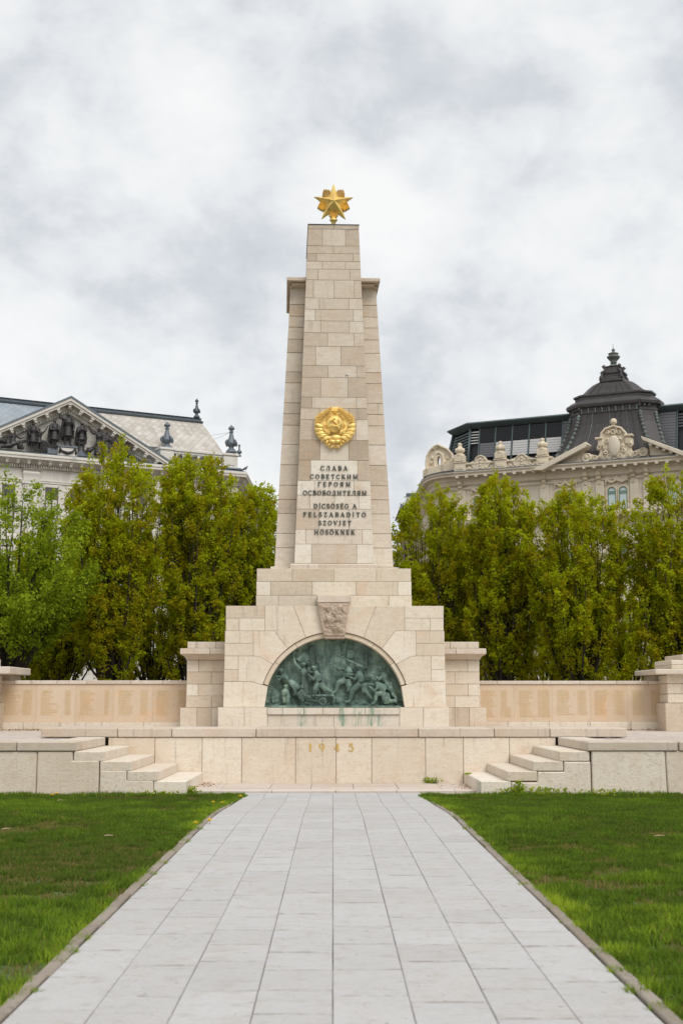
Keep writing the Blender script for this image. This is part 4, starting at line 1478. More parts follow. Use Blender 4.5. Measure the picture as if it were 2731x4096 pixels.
# pilasters at the two sides of the block
vp, KP = 0.9, 0.05
ZP0 = MF.hit(*zD(150, 785), vp)[1]
for left in (True, False):
    m_ = (lambda p: p) if left else (lambda p: [(1573.5 - x, y) for x, y in p])
    hv = lambda q, v: MF.hit(*zD(*m_([q])[0]), v)
    rowz = [(607, 547), (668, 607), (727, 668), (785, 727)]
    js = ([118, None], [None, 182], [116, None], [None, 182])
    xe = {547: 60, 607: 59.5, 668: 58.5, 727: 57, 785: 54}
    tones_ = [(.85, .5), (.3, .4), (1.0, .55), (.5, .45)] if left else [(.85, .6), (.6, .55), (.9, .5), (.8, .6)]
    for r_, (yb2, yt2) in enumerate(rowz):
        jx_ = (118, 182, 116, 182)[r_]
        for q, (xa_b, xa_t, xb_) in enumerate(((xe[yb2], xe[yt2], jx_), (jx_, jx_, 262))):
            P = [MF.hit(*zD(*m_([pp])[0]), vp, KP, ZP0) for pp in ((xa_b, yb2), (xb_, yb2), (xb_, yt2), (xa_t, yt2))]
            if sgn_area(P) < 0:
                P = P[::-1]
            block(P, vp, 1.0, tones_[r_][q], k=KP, z0_=ZP0, raw=True)
    for xa_, xb_, t in ((25, 110, .6), (110, 182, .2), (182, 225, .5)):
        block(m_(rect(xa_, xb_, 785, 935)), vp - .14, 1.2, t)
    # cornice
    prof = [(.0, 545), (-.03, 545), (-.03, 541), (-.06, 538), (-.09, 530), (-.17, 522), (-.19, 519)]
    g = MB()
    rs = []
    for dv, y in ((-.02, 546), (-.035, 545), (-.045, 539), (-.07, 537), (-.10, 530), (-.18, 523), (-.21, 519)):
        v = vp + dv
        e = {546: 57, 545: 55.5, 539: 54.5, 537: 52, 530: 47, 523: 35, 519: 31}[y]
        u_, z_ = hv((e, y), v)
        ui = hv((262, y), v)[0]
        rs.append([(u_, v, z_), (ui, v, z_), (ui, 2.2, z_), (u_, 2.2, z_)] if left else [(ui, v, z_), (u_, v, z_), (u_, 2.2, z_), (ui, 2.2, z_)])
    g.rings(rs, smooth=False)
    g.obj('cornice_moulding', M['lime'], mon, tone=.45)
    for q0, q1, y0_, y1_, v, t in ((25, 175, 490, 519, vp - .25, .85), (175, 262, 490, 519, vp - .25, .7), (62, 205, 457, 490, vp - .05, .85), (205, 262, 457, 490, vp - .05, .7)):
        (ua, za), (ub, zb3) = hv((q0, y1_), v), hv((q1, y0_), v)
        a, b = sorted((ua, ub))
        g = MB()
        g.cbox(a + .003, b - .003, v, 2.3, za + .003, zb3, .012)
        g.obj('cornice_slab', M['cap'], mon, tone=t)

# inscription
lines = [('СЛАВА', 608, 935, 306, 17.6), ('СОВЕТСКИМ', 484, 1056, 406, 16.8), ('ГЕРОЯМ', 575, 970, 498, 16.8), ('ОСВОБОДИТЕЛЯМ', 397, 1164, 602, 17), ('DÍCSŐSÉG А', 524, 1042, 762, 17),
         ('FELSZABADÍTÓ', 400, 1154, 864, 17), ('SZOVJET', 582, 980, 966, 17), ('HŐSÖKNEK', 532, 1022, 1078, 17)]
tk = math.atan(KS)
for txt, xa_, xb_, yb3, hp in lines:
    (u0, z0_), (u1, _) = hs(*zC(xa_, yb3)), hs(*zC(xb_, yb3))
    h = hp / 150.0 * 1.03
    gl = [(c, glyph(c, h, .016) if c != ' ' else (None, .30 * h)) for c in txt]
    ws = [q[1][1] for q in gl]
    gapw = ((u1 - u0) - sum(ws)) / max(len(txt) - 1, 1)
    x = u0
    for (c, (gm, w)) in gl:
        if gm is not None:
            o = gm.obj('letter', M['letter'], mon, loc=(x, V_SH + KS * (z0_ - ZS0) - .010, z0_))
            o.rotation_euler = (-tk, 0, 0)
        x += w + gapw

# small security camera stub above the emblem
u_, z_ = hs(*zB(930, 605))
g = MB()
g.box(u_ - .02, u_ + .02, V_SH + .15 - .06, V_SH + .2, z_ - .07, z_ + .02)
g.box(u_ - .03, u_ + .03, V_SH + .15 - .10, V_SH + .13, z_ + .0, z_ + .05)
g.obj('metal_bracket', M['alu'], mon)

# ---------------------------------------------------------------- gilded star
VS_ = 1.95
su, sz = MF.hit(*zA(765, 343), VS_)
RS = 251 * .33163 / (FPX / 38.2) * 1.01
star = MB()
tips = []
for i in range(10):
    a = R(90 + 36 * i)
    r = RS if i % 2 == 0 else RS * 0.40
    tips.append((su + r * math.cos(a), sz + r * math.sin(a)))
vs = [(su, VS_ - .27, sz), (su, VS_ + .27, sz)] + [(p[0], VS_ - .03, p[1]) for p in tips] + [(p[0], VS_ + .03, p[1]) for p in tips]
fs = []
for i in range(10):
    j = (i + 1) % 10
    fs += [(0, 2 + i, 2 + j), (1, 12 + j, 12 + i), (2 + i, 12 + i, 12 + j, 2 + j)]
star.add(vs, fs)
star_o = star.obj('gilded_star', M['gold'], mon)
for kf in range(5):
    ac = 90 + 36 + 72 * kf
    g = MB()
    npl = 7
    vs, fs = [], []
    for side, sg in ((VS_ - .05, -1), (VS_ + .05, 1)):
        for i in range(npl * 2 + 1):
            a = R(ac - 21 + 42 * i / (npl * 2))
            ridge = i % 2
            cc = 1 - abs(i - npl) / npl
            ro = RS * (.66 + .17 * cc) * (1.0 if ridge else .95)
            ri = RS * .30
            dv = sg * (.055 if ridge else .0)
            vs.append((su + ri * math.cos(a), side + dv * .2, sz + ri * math.sin(a)))
            vs.append((su + ro * math.cos(a), side + dv, sz + ro * math.sin(a)))
    n = npl * 2 + 1
    for b0 in (0, 2 * n):
        for i in range(n - 1):
            b = b0 + i * 2
            fs.append((b, b + 1, b + 3, b + 2) if b0 else (b, b + 2, b + 3, b + 1))
    for i in range(n - 1):
        fs.append((i * 2 + 1, i * 2 + 3, 2 * n + i * 2 + 3, 2 * n + i * 2 + 1))
    g.add(vs, fs)
    g.obj('ray_fan', M['goldold'] if kf in (0, 4) else M['gold'], star_o)
g = MB()
zt_ = ZTOP
g.lathe([(.10, zt_), (.10, zt_ + .03), (.07, zt_ + .06), (.06, sz - RS * .95), (.10, sz - RS * .9), (.115, sz - RS * .86), (.10, sz - RS * .80), (.07, sz - RS * .76), (.05, sz - RS * .6)], su, VS_, 0, 12)
g.obj('star_post', M['gold'], star_o)

# ---------------------------------------------------------------- gilded emblem
zE = lambda x, y: (1230 + x * .1403, 1600 + y * .1403)
ZE0 = hs(*zE(780, 800))[1]
VE = V_SH + KS * (ZE0 - ZS0)
he = lambda x, y: (lambda q: (q[0], q[1]))(hs(*zE(x, y)))
pt = lambda x, y, d: (he(x, y)[0], VE - d, he(x, y)[1])
UN = abs(he(880, 800)[0] - he(780, 800)[0]) / 100
outl = [(780, 205), (900, 225), (1050, 300), (1200, 400), (1315, 490), (1332, 660), (1350, 690), (1352, 850), (1305, 950), (1265, 1080), (1165, 1180), (1040, 1240), (1015, 1290), (930, 1320), (900, 1395), (780, 1360), (640, 1405), (590, 1325), (505, 1285), (500, 1230), (390, 1165), (290, 1055), (230, 940), (203, 800), (207, 680), (212, 600), (222, 490), (330, 400), (450, 310), (630, 225)]
g = MB()
g.prism([he(*q) for q in outl], VE - .055, VE + .05, .03)
emb = g.obj('gilded_emblem', M['gold'], mon)
g = MB()
cu_, cz2 = he(775, 705)
g.lathe([(250 * UN, .03), (250 * UN, .09), (225 * UN, .125), (160 * UN, .155), (80 * UN, .17), (1e-3, .175)], cu_, VE, cz2, 28, axis='y')
gob = g.obj('globe', M['gold'], emb)
g = MB()
for k_ in (-.55, 0, .55):
    g.tube([pt(775 + 215 * math.sin(R(a)) * k_ * 1.2 if k_ else 775, 705 - 235 * math.cos(R(a)), .165 - .05 * abs(math.cos(R(a))) ** 2) for a in range(10, 171, 20)], 4 * UN, 4)
for k_ in (-100, 0, 100):
    w_ = math.sqrt(max(240 ** 2 - k_ ** 2, 1))
    g.tube([pt(775 + w_ * t, 705 + k_, .165 - .06 * t * t - (.03 if k_ else 0)) for t in (-.9, -.6, -.3, 0, .3, .6, .9)], 4 * UN, 4)
g.obj('globe_lines', M['gold'], gob)
g = MB()      # hammer
for (a, b), w_ in ((((715, 610), (830, 740)), 24), (((858, 790), (905, 850)), 30)):
    g.tube([pt(*a, .205), pt(*b, .205)], w_ * UN, 6)
p6 = [he(*q) for q in ((612, 628), (735, 540), (785, 562), (650, 660))]
g.prism(p6, VE - .245, VE - .12, .01)
g.obj('hammer', M['gold'], gob)
g = MB()      # sickle
sp_ = [(735, 500), (800, 505), (860, 535), (905, 590), (928, 660), (915, 725), (870, 775), (800, 790), (735, 770), (690, 735), (672, 745), (640, 775), (600, 808)]
sw = [5, 12, 19, 24, 27, 29, 27, 22, 16, 12, 14, 24, 28]
g.tube([pt(*q, .215) for q in sp_], [w_ * UN for w_ in sw], 6)
g.obj('sickle', M['gold'], gob)
g = MB()
s0u, s0z = he(780, 355)
tp = [(s0u + (108 if i % 2 == 0 else 43) * UN * math.cos(R(90 + 36 * i)), s0z + (108 if i % 2 == 0 else 43) * UN * math.sin(R(90 + 36 * i))) for i in range(10)]
g.add([(s0u, VE - .15, s0z)] + [(a, VE - .08, b) for a, b in tp] + [(a, VE - .03, b) for a, b in tp], [(0, 1 + i, 1 + (i + 1) % 10) for i in range(10)] + [(1 + i, 11 + i, 11 + (i + 1) % 10, 1 + (i + 1) % 10) for i in range(10)])
g.obj('small_star', M['gold'], emb)
g = MB()
g.ball((he(780, 1085)[0], VE - .05, he(780, 1085)[1]), 190 * UN, 20, 8, 1, .35, .52)
g.obj('sun', M['gold'], emb)
g = MB()
for i in range(13):
    a = R(20 + 140 * i / 12)
    c_, s_ = math.cos(a), math.sin(a)
    g.tube([pt(780 + 120 * c_, 1040 - 50 * s_, .05), pt(780 + 330 * c_, 1080 - 250 * s_, .09)], [10 * UN, 20 * UN], 4)
g.obj('sun_rays', M['gold'], emb)
for s_ in (1, -1):
    fx_ = (lambda x: x) if s_ == 1 else (lambda x: 1560 - x)
    for band in (((203, 715), (300, 735), (395, 770), (440, 790)), ((205, 855), (310, 850), (400, 865), (455, 905)), ((235, 965), (340, 950), (430, 960), (500, 1000)), ((300, 1075), (400, 1035), (490, 1020), (580, 1055)), ((400, 1180), (490, 1110), (590, 1080), (700, 1125))):
        g = MB()
        p_ = [pt(fx_(x), y, .10) for x, y in band]
        g.tube(p_, [50 * UN, 56 * UN, 50 * UN, 18 * UN], 8, 1.0)
        g.v = [(x, VE - .085 + (y - (VE - .10)) * .55, z) for x, y, z in g.v]
        g.tube([(x, y - .03, z - 40 * UN) for x, y, z in p_[:3]], [9 * UN, 10 * UN, 6 * UN], 5)
        o = g.obj('ribbon_fold', M['gold'], emb)
    for ear in (((262, 660), (255, 560), (300, 470), (400, 380)), ((335, 660), (355, 540), (430, 430), (560, 310), (700, 240)), ((400, 600), (450, 480), (540, 390), (650, 300)), ((520, 560), (600, 480), (660, 380))):
        g = MB()
        for a, b in zip(ear[:-1], ear[1:]):
            L_ = math.hypot(b[0] - a[0], b[1] - a[1])
            n = max(2, int(L_ / 34))
            for k_ in range(n):
                t = k_ / n
                x, y = a[0] + (b[0] - a[0]) * t, a[1] + (b[1] - a[1]) * t
                dx, dy = (b[0] - a[0]) / L_, (b[1] - a[1]) / L_
                for q in (-1, 1):
                    ox, oy = -dy * q * 22, dx * q * 22
                    g.tube([pt(fx_(x + ox * .5), y + oy * .5, .085), pt(fx_(x + ox + dx * 20), y + oy + dy * 20, .115), pt(fx_(x + ox * 1.1 + dx * 42), y + oy * 1.1 + dy * 42, .09)], [8 * UN, 21 * UN, 5 * UN], 5)
        g.obj('wheat_ear', M['gold'], emb)
    g = MB()
    for w_ in (430, 480, 530):
        g.tube([pt(fx_(w_), 780 + (w_ - 430) * .3, .08), pt(fx_(w_ + 110), 940 + (w_ - 430) * .3, .09), pt(fx_(w_ + 150), 1020, .07)], 16 * UN, 5)
    g.tube([pt(fx_(500), 650, .1), pt(fx_(490), 730, .12), pt(fx_(530), 830, .09)], [14 * UN, 22 * UN, 12 * UN], 6)
    g.obj('wheat_stalks', M['gold'], emb)
    g = MB()
    g.tube([pt(fx_(780), 1215, .13), pt(fx_(700), 1205, .14), pt(fx_(610), 1180, .10)], [52 * UN, 54 * UN, 44 * UN], 8)
    g.tube([pt(fx_(560), 1170, .09), pt(fx_(535), 1260, .10)], 36 * UN, 8)
    g.tube([pt(fx_(610), 1285, .09), pt(fx_(610), 1285, .16)], [38 * UN, 20 * UN], 10)
    g.obj('bow', M['gold'], emb)
    g = MB()
    g.tube([pt(fx_(740), 1300, .08), pt(fx_(650), 1385, .09)], [45 * UN, 38 * UN], 7)
    g.obj('stalk_ends', M['goldold'], emb)

# ---------------------------------------------------------------- bronze relief
VR = 0.36
hr = lambda px, py: MF.hit(px, py, VR - .1)
zF = lambda x, y: (1040 + x * .19133, 2540 + y * .19133)
zG = lambda x, y: (1330 + x * .1977, 2540 + y * .1977)
g = MB()
n = 48
RB = RI + .02
rel_back = [(CU + RB * math.cos(math.pi * i / n), CZ + RB * math.sin(math.pi * i / n)) for i in range(n + 1)]
xs = np.linspace(CU - RB, CU + RB, 190)
zs = np.linspace(CZ, CZ + RB, 100)
vs, fs = [], []
zg = hr(1338, 2826)[1]
hgt = zg
for j, z in enumerate(zs):
    for i, x in enumerate(xs):
        dx, dz = x - CU, z - CZ
        r = math.hypot(dx, dz)
        if r > RB:
            x2, z2_ = CU + dx / r * RB, CZ + dz / r * RB
        else:
            x2, z2_ = x, z
        d = .018 * noise.fractal(Vector((x * 3, z * 3, 5)), 1, 2, 5) + .022 * abs(noise.fractal(Vector((x * 8, z * 6, 8)), 1, 2, 3))
        hb = max(0, 1 - (z - CZ) / .42)          # rubble at the foot
        d += hb * .09 * (0.6 + noise.fractal(Vector((x * 7, z * 9, 2)), 1, 2, 4))
        vs.append((x2, VR - d, z2_))
nx_ = len(xs)
for j in range(len(zs) - 1):
    for i in range(nx_ - 1):
        a = j * nx_ + i
        fs.append((a, a + 1, a + nx_ + 1, a + nx_))
g.add(vs, fs, True)
rel = g.obj('bronze_relief', M['patina'], mon)


def P3(f, x, y, d):
    u, z = hr(*f(x, y))
    return (u, VR - d, z)


UR = .19133 / (FPX / 36.2)


def soldier(f, head, hat, torso, arms, legs, gun=None, coat=None, d=.10, face=-1, name='soldier'):
    """low-relief soldier from joint points: head (x, y); torso and limbs are chains of (x, y, radius)"""
    g = MB()
    q = lambda x, y, dd: P3(f, x, y, dd)
    hx, hy = head
    g.tube([q(hx, hy + 45, d + .02), q(hx, hy + 5, d + .05), q(hx, hy - 22, d + .05)], [28 * UR, 40 * UR, 36 * UR], 8)
    g.tube([q(hx + face * 26, hy + 8, d + .02), q(hx + face * 36, hy + 14, d + .02)], [12 * UR, 6 * UR], 5)       # nose
    if hat:
        g.tube([q(hx, hy - 8, d + .05), q(hx, hy - 30, d + .05), q(hx + 4, hy - 52, d + .05)], [58 * UR, 52 * UR, 24 * UR], 10)
        g.tube([q(hx + face * 30, hy - 8, d + .03), q(hx + face * 56, hy - 2, d + .03)], [18 * UR, 10 * UR], 6)
    for ch, dd in [(torso, d)] + [(a, d + .06) for a in arms] + [(l, d - .01 + .04 * (i % 2)) for i, l in enumerate(legs)] + ([(c, d + .015) for c in coat] if coat else []):
        g.tube([q(x, y, dd + (.02 if k_ == 1 else 0)) for k_, (x, y, r) in enumerate(ch)], [r * 1.14 * UR for x, y, r in ch], 8, .9)
    me = remeshed(g, .012, 1)
    me.materials.append(M['patina'])
    o = link(name, me, rel)
    if gun:
        g = MB()
        g.tube([q(gun[0], gun[1], d + .11), q(gun[2], gun[3], d + .11)], [9 * UR, 14 * UR], 6)
        g.tube([q((gun[0] + gun[2] * 2) / 3, (gun[1] + gun[3] * 2) / 3 + 14, d + .11), q(gun[2] + 25, gun[3] + 14, d + .10)], [11 * UR, 18 * UR], 6)
        g.obj('rifle', M['patina'], o)
    return o


k2 = .1977 / .19133
soldier(zF, (440, 750), True, [(470, 820, 45), (520, 900, 75), (560, 980, 70)], [[(480, 850, 36), (400, 950, 38), (320, 880, 24)]], [[(560, 1000, 60), (620, 1150, 45)]], (235, 862, 445, 862), d=.06)
soldier(zF, (545, 925), True, [(610, 960, 50), (700, 1040, 80), (800, 1130, 75)], [[(660, 1040, 42), (725, 1150, 36), (735, 1250, 24)]],
        [[(830, 1160, 75), (940, 1270, 50), (1100, 1330, 34)], [(820, 1190, 75), (850, 1320, 50), (910, 1385, 30)]], None, [[(860, 1040, 45), (890, 1120, 40)]], d=.13)
soldier(zF, (545, 1085), True, [(540, 1130, 48), (530, 1180, 82), (530, 1235, 85)], [], [[(500, 1260, 45), (505, 1340, 38), (520, 1410, 34)], [(585, 1260, 42), (580, 1340, 34), (575, 1410, 40)]], d=.15)
soldier(zF, (910, 625), True, [(905, 700, 45), (910, 770, 75), (920, 880, 62)], [[(850, 720, 38), (745, 620, 34), (700, 490, 28)]], [[(920, 900, 75), (940, 1080, 85), (960, 1240, 80)]], None, d=.06, face=1)
soldier(zF, (1025, 610), True, [(1025, 660, 35), (1030, 740, 55), (1030, 850, 50)], [], [[(1035, 860, 50), (1050, 1000, 55)]], d=.02, face=1)
soldier(zF, (1120, 695), True, [(1160, 760, 48), (1195, 850, 82), (1225, 960, 74)], [[(1180, 800, 42), (1120, 930, 42), (985, 810, 26)]],
        [[(1220, 1000, 75), (1150, 1140, 62), (1130, 1230, 50)], [(1260, 1010, 78), (1370, 1130, 60), (1500, 1190, 34)], [(1480, 1210, 40), (1560, 1330, 38), (1530, 1430, 32)]], (850, 762, 1080, 762), [[(1300, 960, 40), (1370, 960, 42), (1390, 1040, 30)]], d=.13)
soldier(zG, (310, 565), True, [(330, 640, 50), (320, 730, 88), (290, 850, 76)], [[(240, 690, 42), (110, 690, 36), (20, 610, 26)]],
        [[(260, 900, 78), (110, 970, 60), (60, 1150, 36)], [(320, 900, 76), (330, 1030, 68), (320, 1140, 36)], [(60, 1150, 36), (-10, 1170, 26)]], (-130, 580, -20, 585), d=.10)
soldier(zG, (490, 645), True, [(520, 730, 52), (545, 830, 84), (565, 940, 72)], [[(500, 790, 44), (440, 905, 42), (325, 835, 26)]],
        [[(540, 980, 78), (400, 1120, 66), (350, 1320, 40)], [(350, 1335, 34), (250, 1360, 24)], [(620, 1000, 72), (690, 1170, 50), (800, 1290, 36)]], (185, 792, 420, 792), [[(610, 1020, 60), (640, 1170, 50)]], d=.14)
soldier(zG, (965, 690), True, [(1000, 760, 48), (1040, 840, 84), (1070, 930, 72)], [[(1010, 810, 42), (930, 910, 42), (860, 830, 26)]],
        [[(1080, 960, 80), (1160, 1080, 80), (1200, 1170, 40)], [(1200, 1180, 45), (1270, 1270, 38), (1290, 1390, 30)]], (690, 778, 900, 782), [[(1160, 960, 42), (1200, 1000, 30)]], d=.07)
soldier(zG, (830, 915), True, [(870, 970, 50), (960, 1040, 82), (1050, 1120, 80)], [[(900, 1040, 44), (840, 1140, 42), (720, 1030, 26)]],
        [[(1060, 1150, 76), (880, 1190, 60), (850, 1340, 42)], [(850, 1375, 36), (780, 1390, 26)], [(1060, 1180, 86), (1080, 1300, 88), (1090, 1385, 70)], [(1130, 1340, 45), (1280, 1330, 34)]], (568, 985, 800, 988), d=.17)


def rpart(name, chains, f=zF, d=.05, seg=8, flat=.7):
    g = MB()
    for c in chains:
        g.tube([P3(f, x, y, d) for x, y, r in c], [r * UR for x, y, r in c], seg, flat)
    return g.obj(name, M['patina'], rel)


rpart('flag_pole', [[(660, 360, 10), (860, 870, 10)]], d=.16)
g = MB()
nf = 14
vs, fs = [], []
for j in range(nf + 1):
    for i in range(nf + 1):
        s_, t = i / nf, j / nf
        x = 690 + 330 * s_ + 60 * t * s_
        y = 300 + 110 * s_ + (200 + 60 * s_) * t + 14 * math.sin(8 * s_ + 3 * t)
        p = P3(zF, x, y, .05 + .035 * math.sin(11 * s_ + 5 * t))
        vs.append(p)
for j in range(nf):
    for i in range(nf):
        a = j * (nf + 1) + i
        fs.append((a + nf + 1, a + nf + 2, a + 1, a))
g.add(vs, fs, True)
g.obj('flag', M['patina'], rel)
rpart('machine_gun_carriage', [[(1115, 1265, 34), (1520, 1268, 34)], [(1090, 1250, 45), (1120, 1290, 45)], [(680, 1240, 14), (860, 1280, 14), (1000, 1360, 14), (1240, 1385, 14)], [(1200, 1080, 12), (1270, 1300, 12)]], d=.19)
g = MB()
wu, wv, wz_ = P3(zF, 1310, 1385, .22)
for r_ in (74, 58):
    g.tube([(wu + r_ * UR * math.cos(R(a)), wv, wz_ + r_ * UR * math.sin(R(a))) for a in range(0, 361, 24)], 9 * UR, 6)
for k_ in range(6):
    a = R(60 * k_)
    g.tube([(wu, wv, wz_), (wu + 62 * UR * math.cos(a), wv, wz_ + 62 * UR * math.sin(a))], 8 * UR, 5)
g.ball((wu, wv, wz_), 18 * UR, 8, 5)
g.obj('carriage_wheel', M['patina'], rel)
rpart('rocket_tube', [[(70, 415, 16), (250, 480, 24), (420, 565, 38), (610, 660, 52)]], zG, .20)
rpart('domed_bunker', [[(620, 800, 30), (640, 650, 30), (740, 570, 30), (900, 560, 30), (1060, 590, 30), (1150, 700, 30), (1180, 860, 30)], [(830, 548, 12), (1000, 556, 12)]], zG, .01, 6)
rpart('plank', [[(620, 850, 14), (800, 870, 14)], [(640, 900, 12), (790, 905, 12)]], zG, .06)
# city behind the soldiers
for x0, x1, y0_, y1_, f in ((1230, 1385, 590, 950, zF), (1035, 1150, 230, 740, zF), (1160, 1400, 440, 600, zF), (165, 270, 150, 400, zG), (280, 440, 300, 480, zG), (640, 700, 380, 700, zG)):
    a = [MF.hit(*f(*p), VR) for p in ((x0, y1_), (x1, y1_), (x1, y0_), (x0, y0_))]
    g = MB()
    g.prism(a, VR - .055, VR + .05, .015)
    b_ = g.obj('ruined_building', M['patina'], rel)
    g = MB()
    nxw, nzw = max(1, int((x1 - x0) / 50)), max(1, int((y1_ - y0_) / 70))
    for i in range(nxw):
        for j in range(nzw):
            u0 = a[0][0] + (a[1][0] - a[0][0]) * (i + .3) / nxw
            u1 = a[0][0] + (a[1][0] - a[0][0]) * (i + .75) / nxw
            w0 = a[0][1] + (a[3][1] - a[0][1]) * (j + .3) / nzw
            w1 = a[0][1] + (a[3][1] - a[0][1]) * (j + .75) / nzw
            g.box(u0, u1, VR - .068, VR - .05, w0, w1)
    g.obj('window_frames', M['patina'], b_, kind='stuff')
rpart('broken_branches', [[(200, 940, 9), (330, 1060, 10), (450, 1150, 8)], [(330, 1050, 9), (260, 1180, 9), (230, 1380, 8)], [(300, 1060, 8), (520, 480, 8)], [(230, 1200, 12), (250, 1390, 12)]], zF, .05, 5)
g = MB()
a0_, a1_ = MF.hit(*zD(452, 779), VR - .2), MF.hit(*zD(1137, 779), VR - .2)
g.cbox(CU - RI, CU + RI, VR - .22, VR + .02, CZ - .005, a0_[1] + .02, .01)
g.obj('relief_base_strip', M['patina'], rel)
for qx in (352, 985, 1005):
    for _ in range(4):
        g = MB() if _ == 0 else g
        u_, z_ = MF.hit(*zF(qx, 1520), V_PL + .05)
        g.ball((u_ + rm.uniform(-.03, .03), V_PL + .05 + rm.uniform(-.03, .03), z_ + .0), .012, 6, 4)
    tag(g.obj('dried_flower', M['red']), {352: 'tiny dark red petals on the ledge under the left end of the bronze relief', 985: 'left of two close red petal heaps under the relief, below the wheel', 1005: 'right of two close red petal heaps under the relief, below the wheel'}[qx], 'flower', 'dried petals under the relief')

# ================================================================ BUILDINGS BEHIND
rb = random.Random(23)


def tanel(py):
    d = sight(1332, py)
    return d[2] / d[1]


def facade_frame(pa, pb, yb):
    """frame of a level edge seen at photo points pa and pb; origin below pb at depth yb"""
    ya = yb * tanel(pb[1]) / tanel(pa[1])
    P = []
    for (px, py), Y in ((pa, ya), (pb, yb)):
        d = sight(px, py)
        P.append((d[0] / d[1] * Y, Y))
    (xa, ya), (xb, yb_) = P
    return xa, ya, xb, yb_


def plan(g, poly, z0, z1, d0=0.0, d1=None, cap=True):
    """upright solid over a plan polygon (u, v); d = inset at bottom and top"""
    d1 = d0 if d1 is None else d1
    g.rings([[(u, v, z0) for u, v in inset(poly, d0)], [(u, v, z1) for u, v in inset(poly, d1)]], cap=cap, smooth=False)
    return g


def band(par, name, mat, poly, levels):
    g = MB()
    g.rings([[(u, v, z) for u, v in inset(poly, d)] for d, z in levels], smooth=False)
    return g.obj(name, mat, par)


def share(name, mesh, par, spots, rz=0.0, ry=None):
    for i, (x, y, z) in enumerate(spots):
        o = link(name, mesh, par, (x, y, z))
        if rz or ry:
            o.rotation_euler = (0, ry[i] if ry else 0, rz)


def bake(g, mat, name):
    me = g.mesh(name)
    me.materials.append(mat)
    return me


FINIAL = [(.50, 0), (.52, .04), (.40, .10), (.34, .13), (.22, .17), (.22, .20), (.30, .23), (.44, .28), (.50, .33), (.46, .38), (.36, .42), (.30, .46), (.20, .62), (.15, .70), (.15, .73), (.22, .745), (.22, .76), (.13, .78), (.13, .80), (.25, .83), (.30, .87), (.26, .91), (.14, .95), (.06, .985), (.01, 1.0)]


def finial(name, fr_root, u, v, z0, h, wd, mat, label, scrolls=True, group=None, seg=14):
    g = MB()
    g.lathe([(r * wd, t * h) for r, t in FINIAL], u, v, z0, seg)
    o = g.obj(name, mat, fr_root)
    if scrolls:
        for k in range(4):
            a = R(45 + 90 * k)
            g = MB()
            c, s = math.cos(a), math.sin(a)
            g.tube([(u + c * wd * r, v + s * wd * r, z0 + t * h) for r, t in ((.42, .44), (.58, .41), (.66, .34), (.60, .28), (.52, .31))], wd * .10, 6)
            g.obj('scroll', mat, o)
    return o


# ---------------------------------------------------------------- left building
xa, ya_, xb, yb2 = facade_frame((0, 1802), (989, 1888), 125.0)
aL = math.atan2(yb2 - ya_, xb - xa)
LF = Frame(xb, yb2, aL)
lb = LF.root('neoclassical_palace', 'cream neoclassical building with statue-filled pediment, pale diamond-tiled mansard roof and grey finials, left of the monument', 'building')
lb['label'] = 'cream neoclassical building with statue-filled pediment and pale tiled mansard roof, behind trees at left'
hL = LF.hit
sd = (0.02 * LF.c + 1 * LF.s, -0.02 * LF.s + LF.c)      # side street direction in local axes
OUT = [(-75, 0), (0, 0), (sd[0] * 42, sd[1] * 42), (-75, 60)]
zL = lambda px, py, v: hL(px, py, v)[1]
z_ct, z_cb = zL(0, 1802, 0), zL(0, 1823, 0)
z_md = zL(60, 1850, .6)
z_dt, z_db = zL(50, 1856, .85), zL(50, 1868, .85)
z_fr = zL(200, 1928, 1.0)
WALLV = 1.0
g = MB()
plan(g, inset(OUT, WALLV), -.3, z_db)
g.obj('wall', M['stucco'], lb)
band(lb, 'cornice', M['stucco'], OUT, [(.95, z_db + .02), (.86, z_db + .06), (.86, z_dt + .1), (.78, z_dt + .14), (.72, z_md), (.30, z_cb - .02), (.06, z_cb + .0), (.06, z_cb + .16), (.0, z_cb + .22), (.0, z_ct - .05), (.03, z_ct)])
band(lb, 'cornice_sheet', M['zinc'], OUT, [(.05, z_ct + .004), (.04, z_ct + .03), (.9, z_ct + .30), (1.4, z_ct + .32)])
# dentils, too small to pick apart
g = MB()
u = -34
while u < -.9:
    g.box(u, u + .11, .70, .9, z_db + .07, z_dt + .09)
    u += .205
for i in range(60):
    t = 1.2 + i * .21
    c0 = (sd[0] * t - .02, sd[1] * t)
    g.box(c0[0] - .95, c0[0] - .75, c0[1], c0[1] + .1, z_db + .07, z_dt + .09)
g.obj('dentils', M['stucco'], lb, kind='stuff')
g = MB()
g.cbox(-.16, .16, -.30, .42, .0, .18, .03)
g.cbox(-.12, .12, -.22, .42, -.16, .0, .03)
g.tube([(-.11, -.08, -.17), (.11, -.08, -.17)], .09, 8)
mod = bake(g, M['stucco'], 'modillion')
share('modillion', mod, lb, [(-.75 - .905 * i, .5, z_cb - .17) for i in range(34)])
share('modillion', mod, lb, [(sd[0] * t - .55, sd[1] * t, z_cb - .17) for t in (1.4, 2.6, 3.8, 5.0, 6.2, 7.4, 8.6, 10)], rz=R(90))
# architrave string
g = MB()
g.box(-45, -1.0, .90, 1.02, z_fr - .16, z_fr)
g.box(-45, -1.0, .86, 1.02, z_fr, z_fr + .08)
g.obj('string_course', M['stucco'], lb)
for j in range(1, 4):
    g = MB()
    zz2 = z_fr - 5.0 * j
    g.box(-60, -1.0, .80, 1.02, zz2, zz2 + .35)
    g.obj('string_course', M['stucco'], lb)
# rusticated bands of the storeys
g = MB()
z_ = z_fr - .75
while z_ > 1:
    g.box(-60, -1.02, .955, 1.02, z_, z_ + .44)
    z_ -= .52
g.obj('rusticated_courses', M['stucco'], lb, kind='stuff')


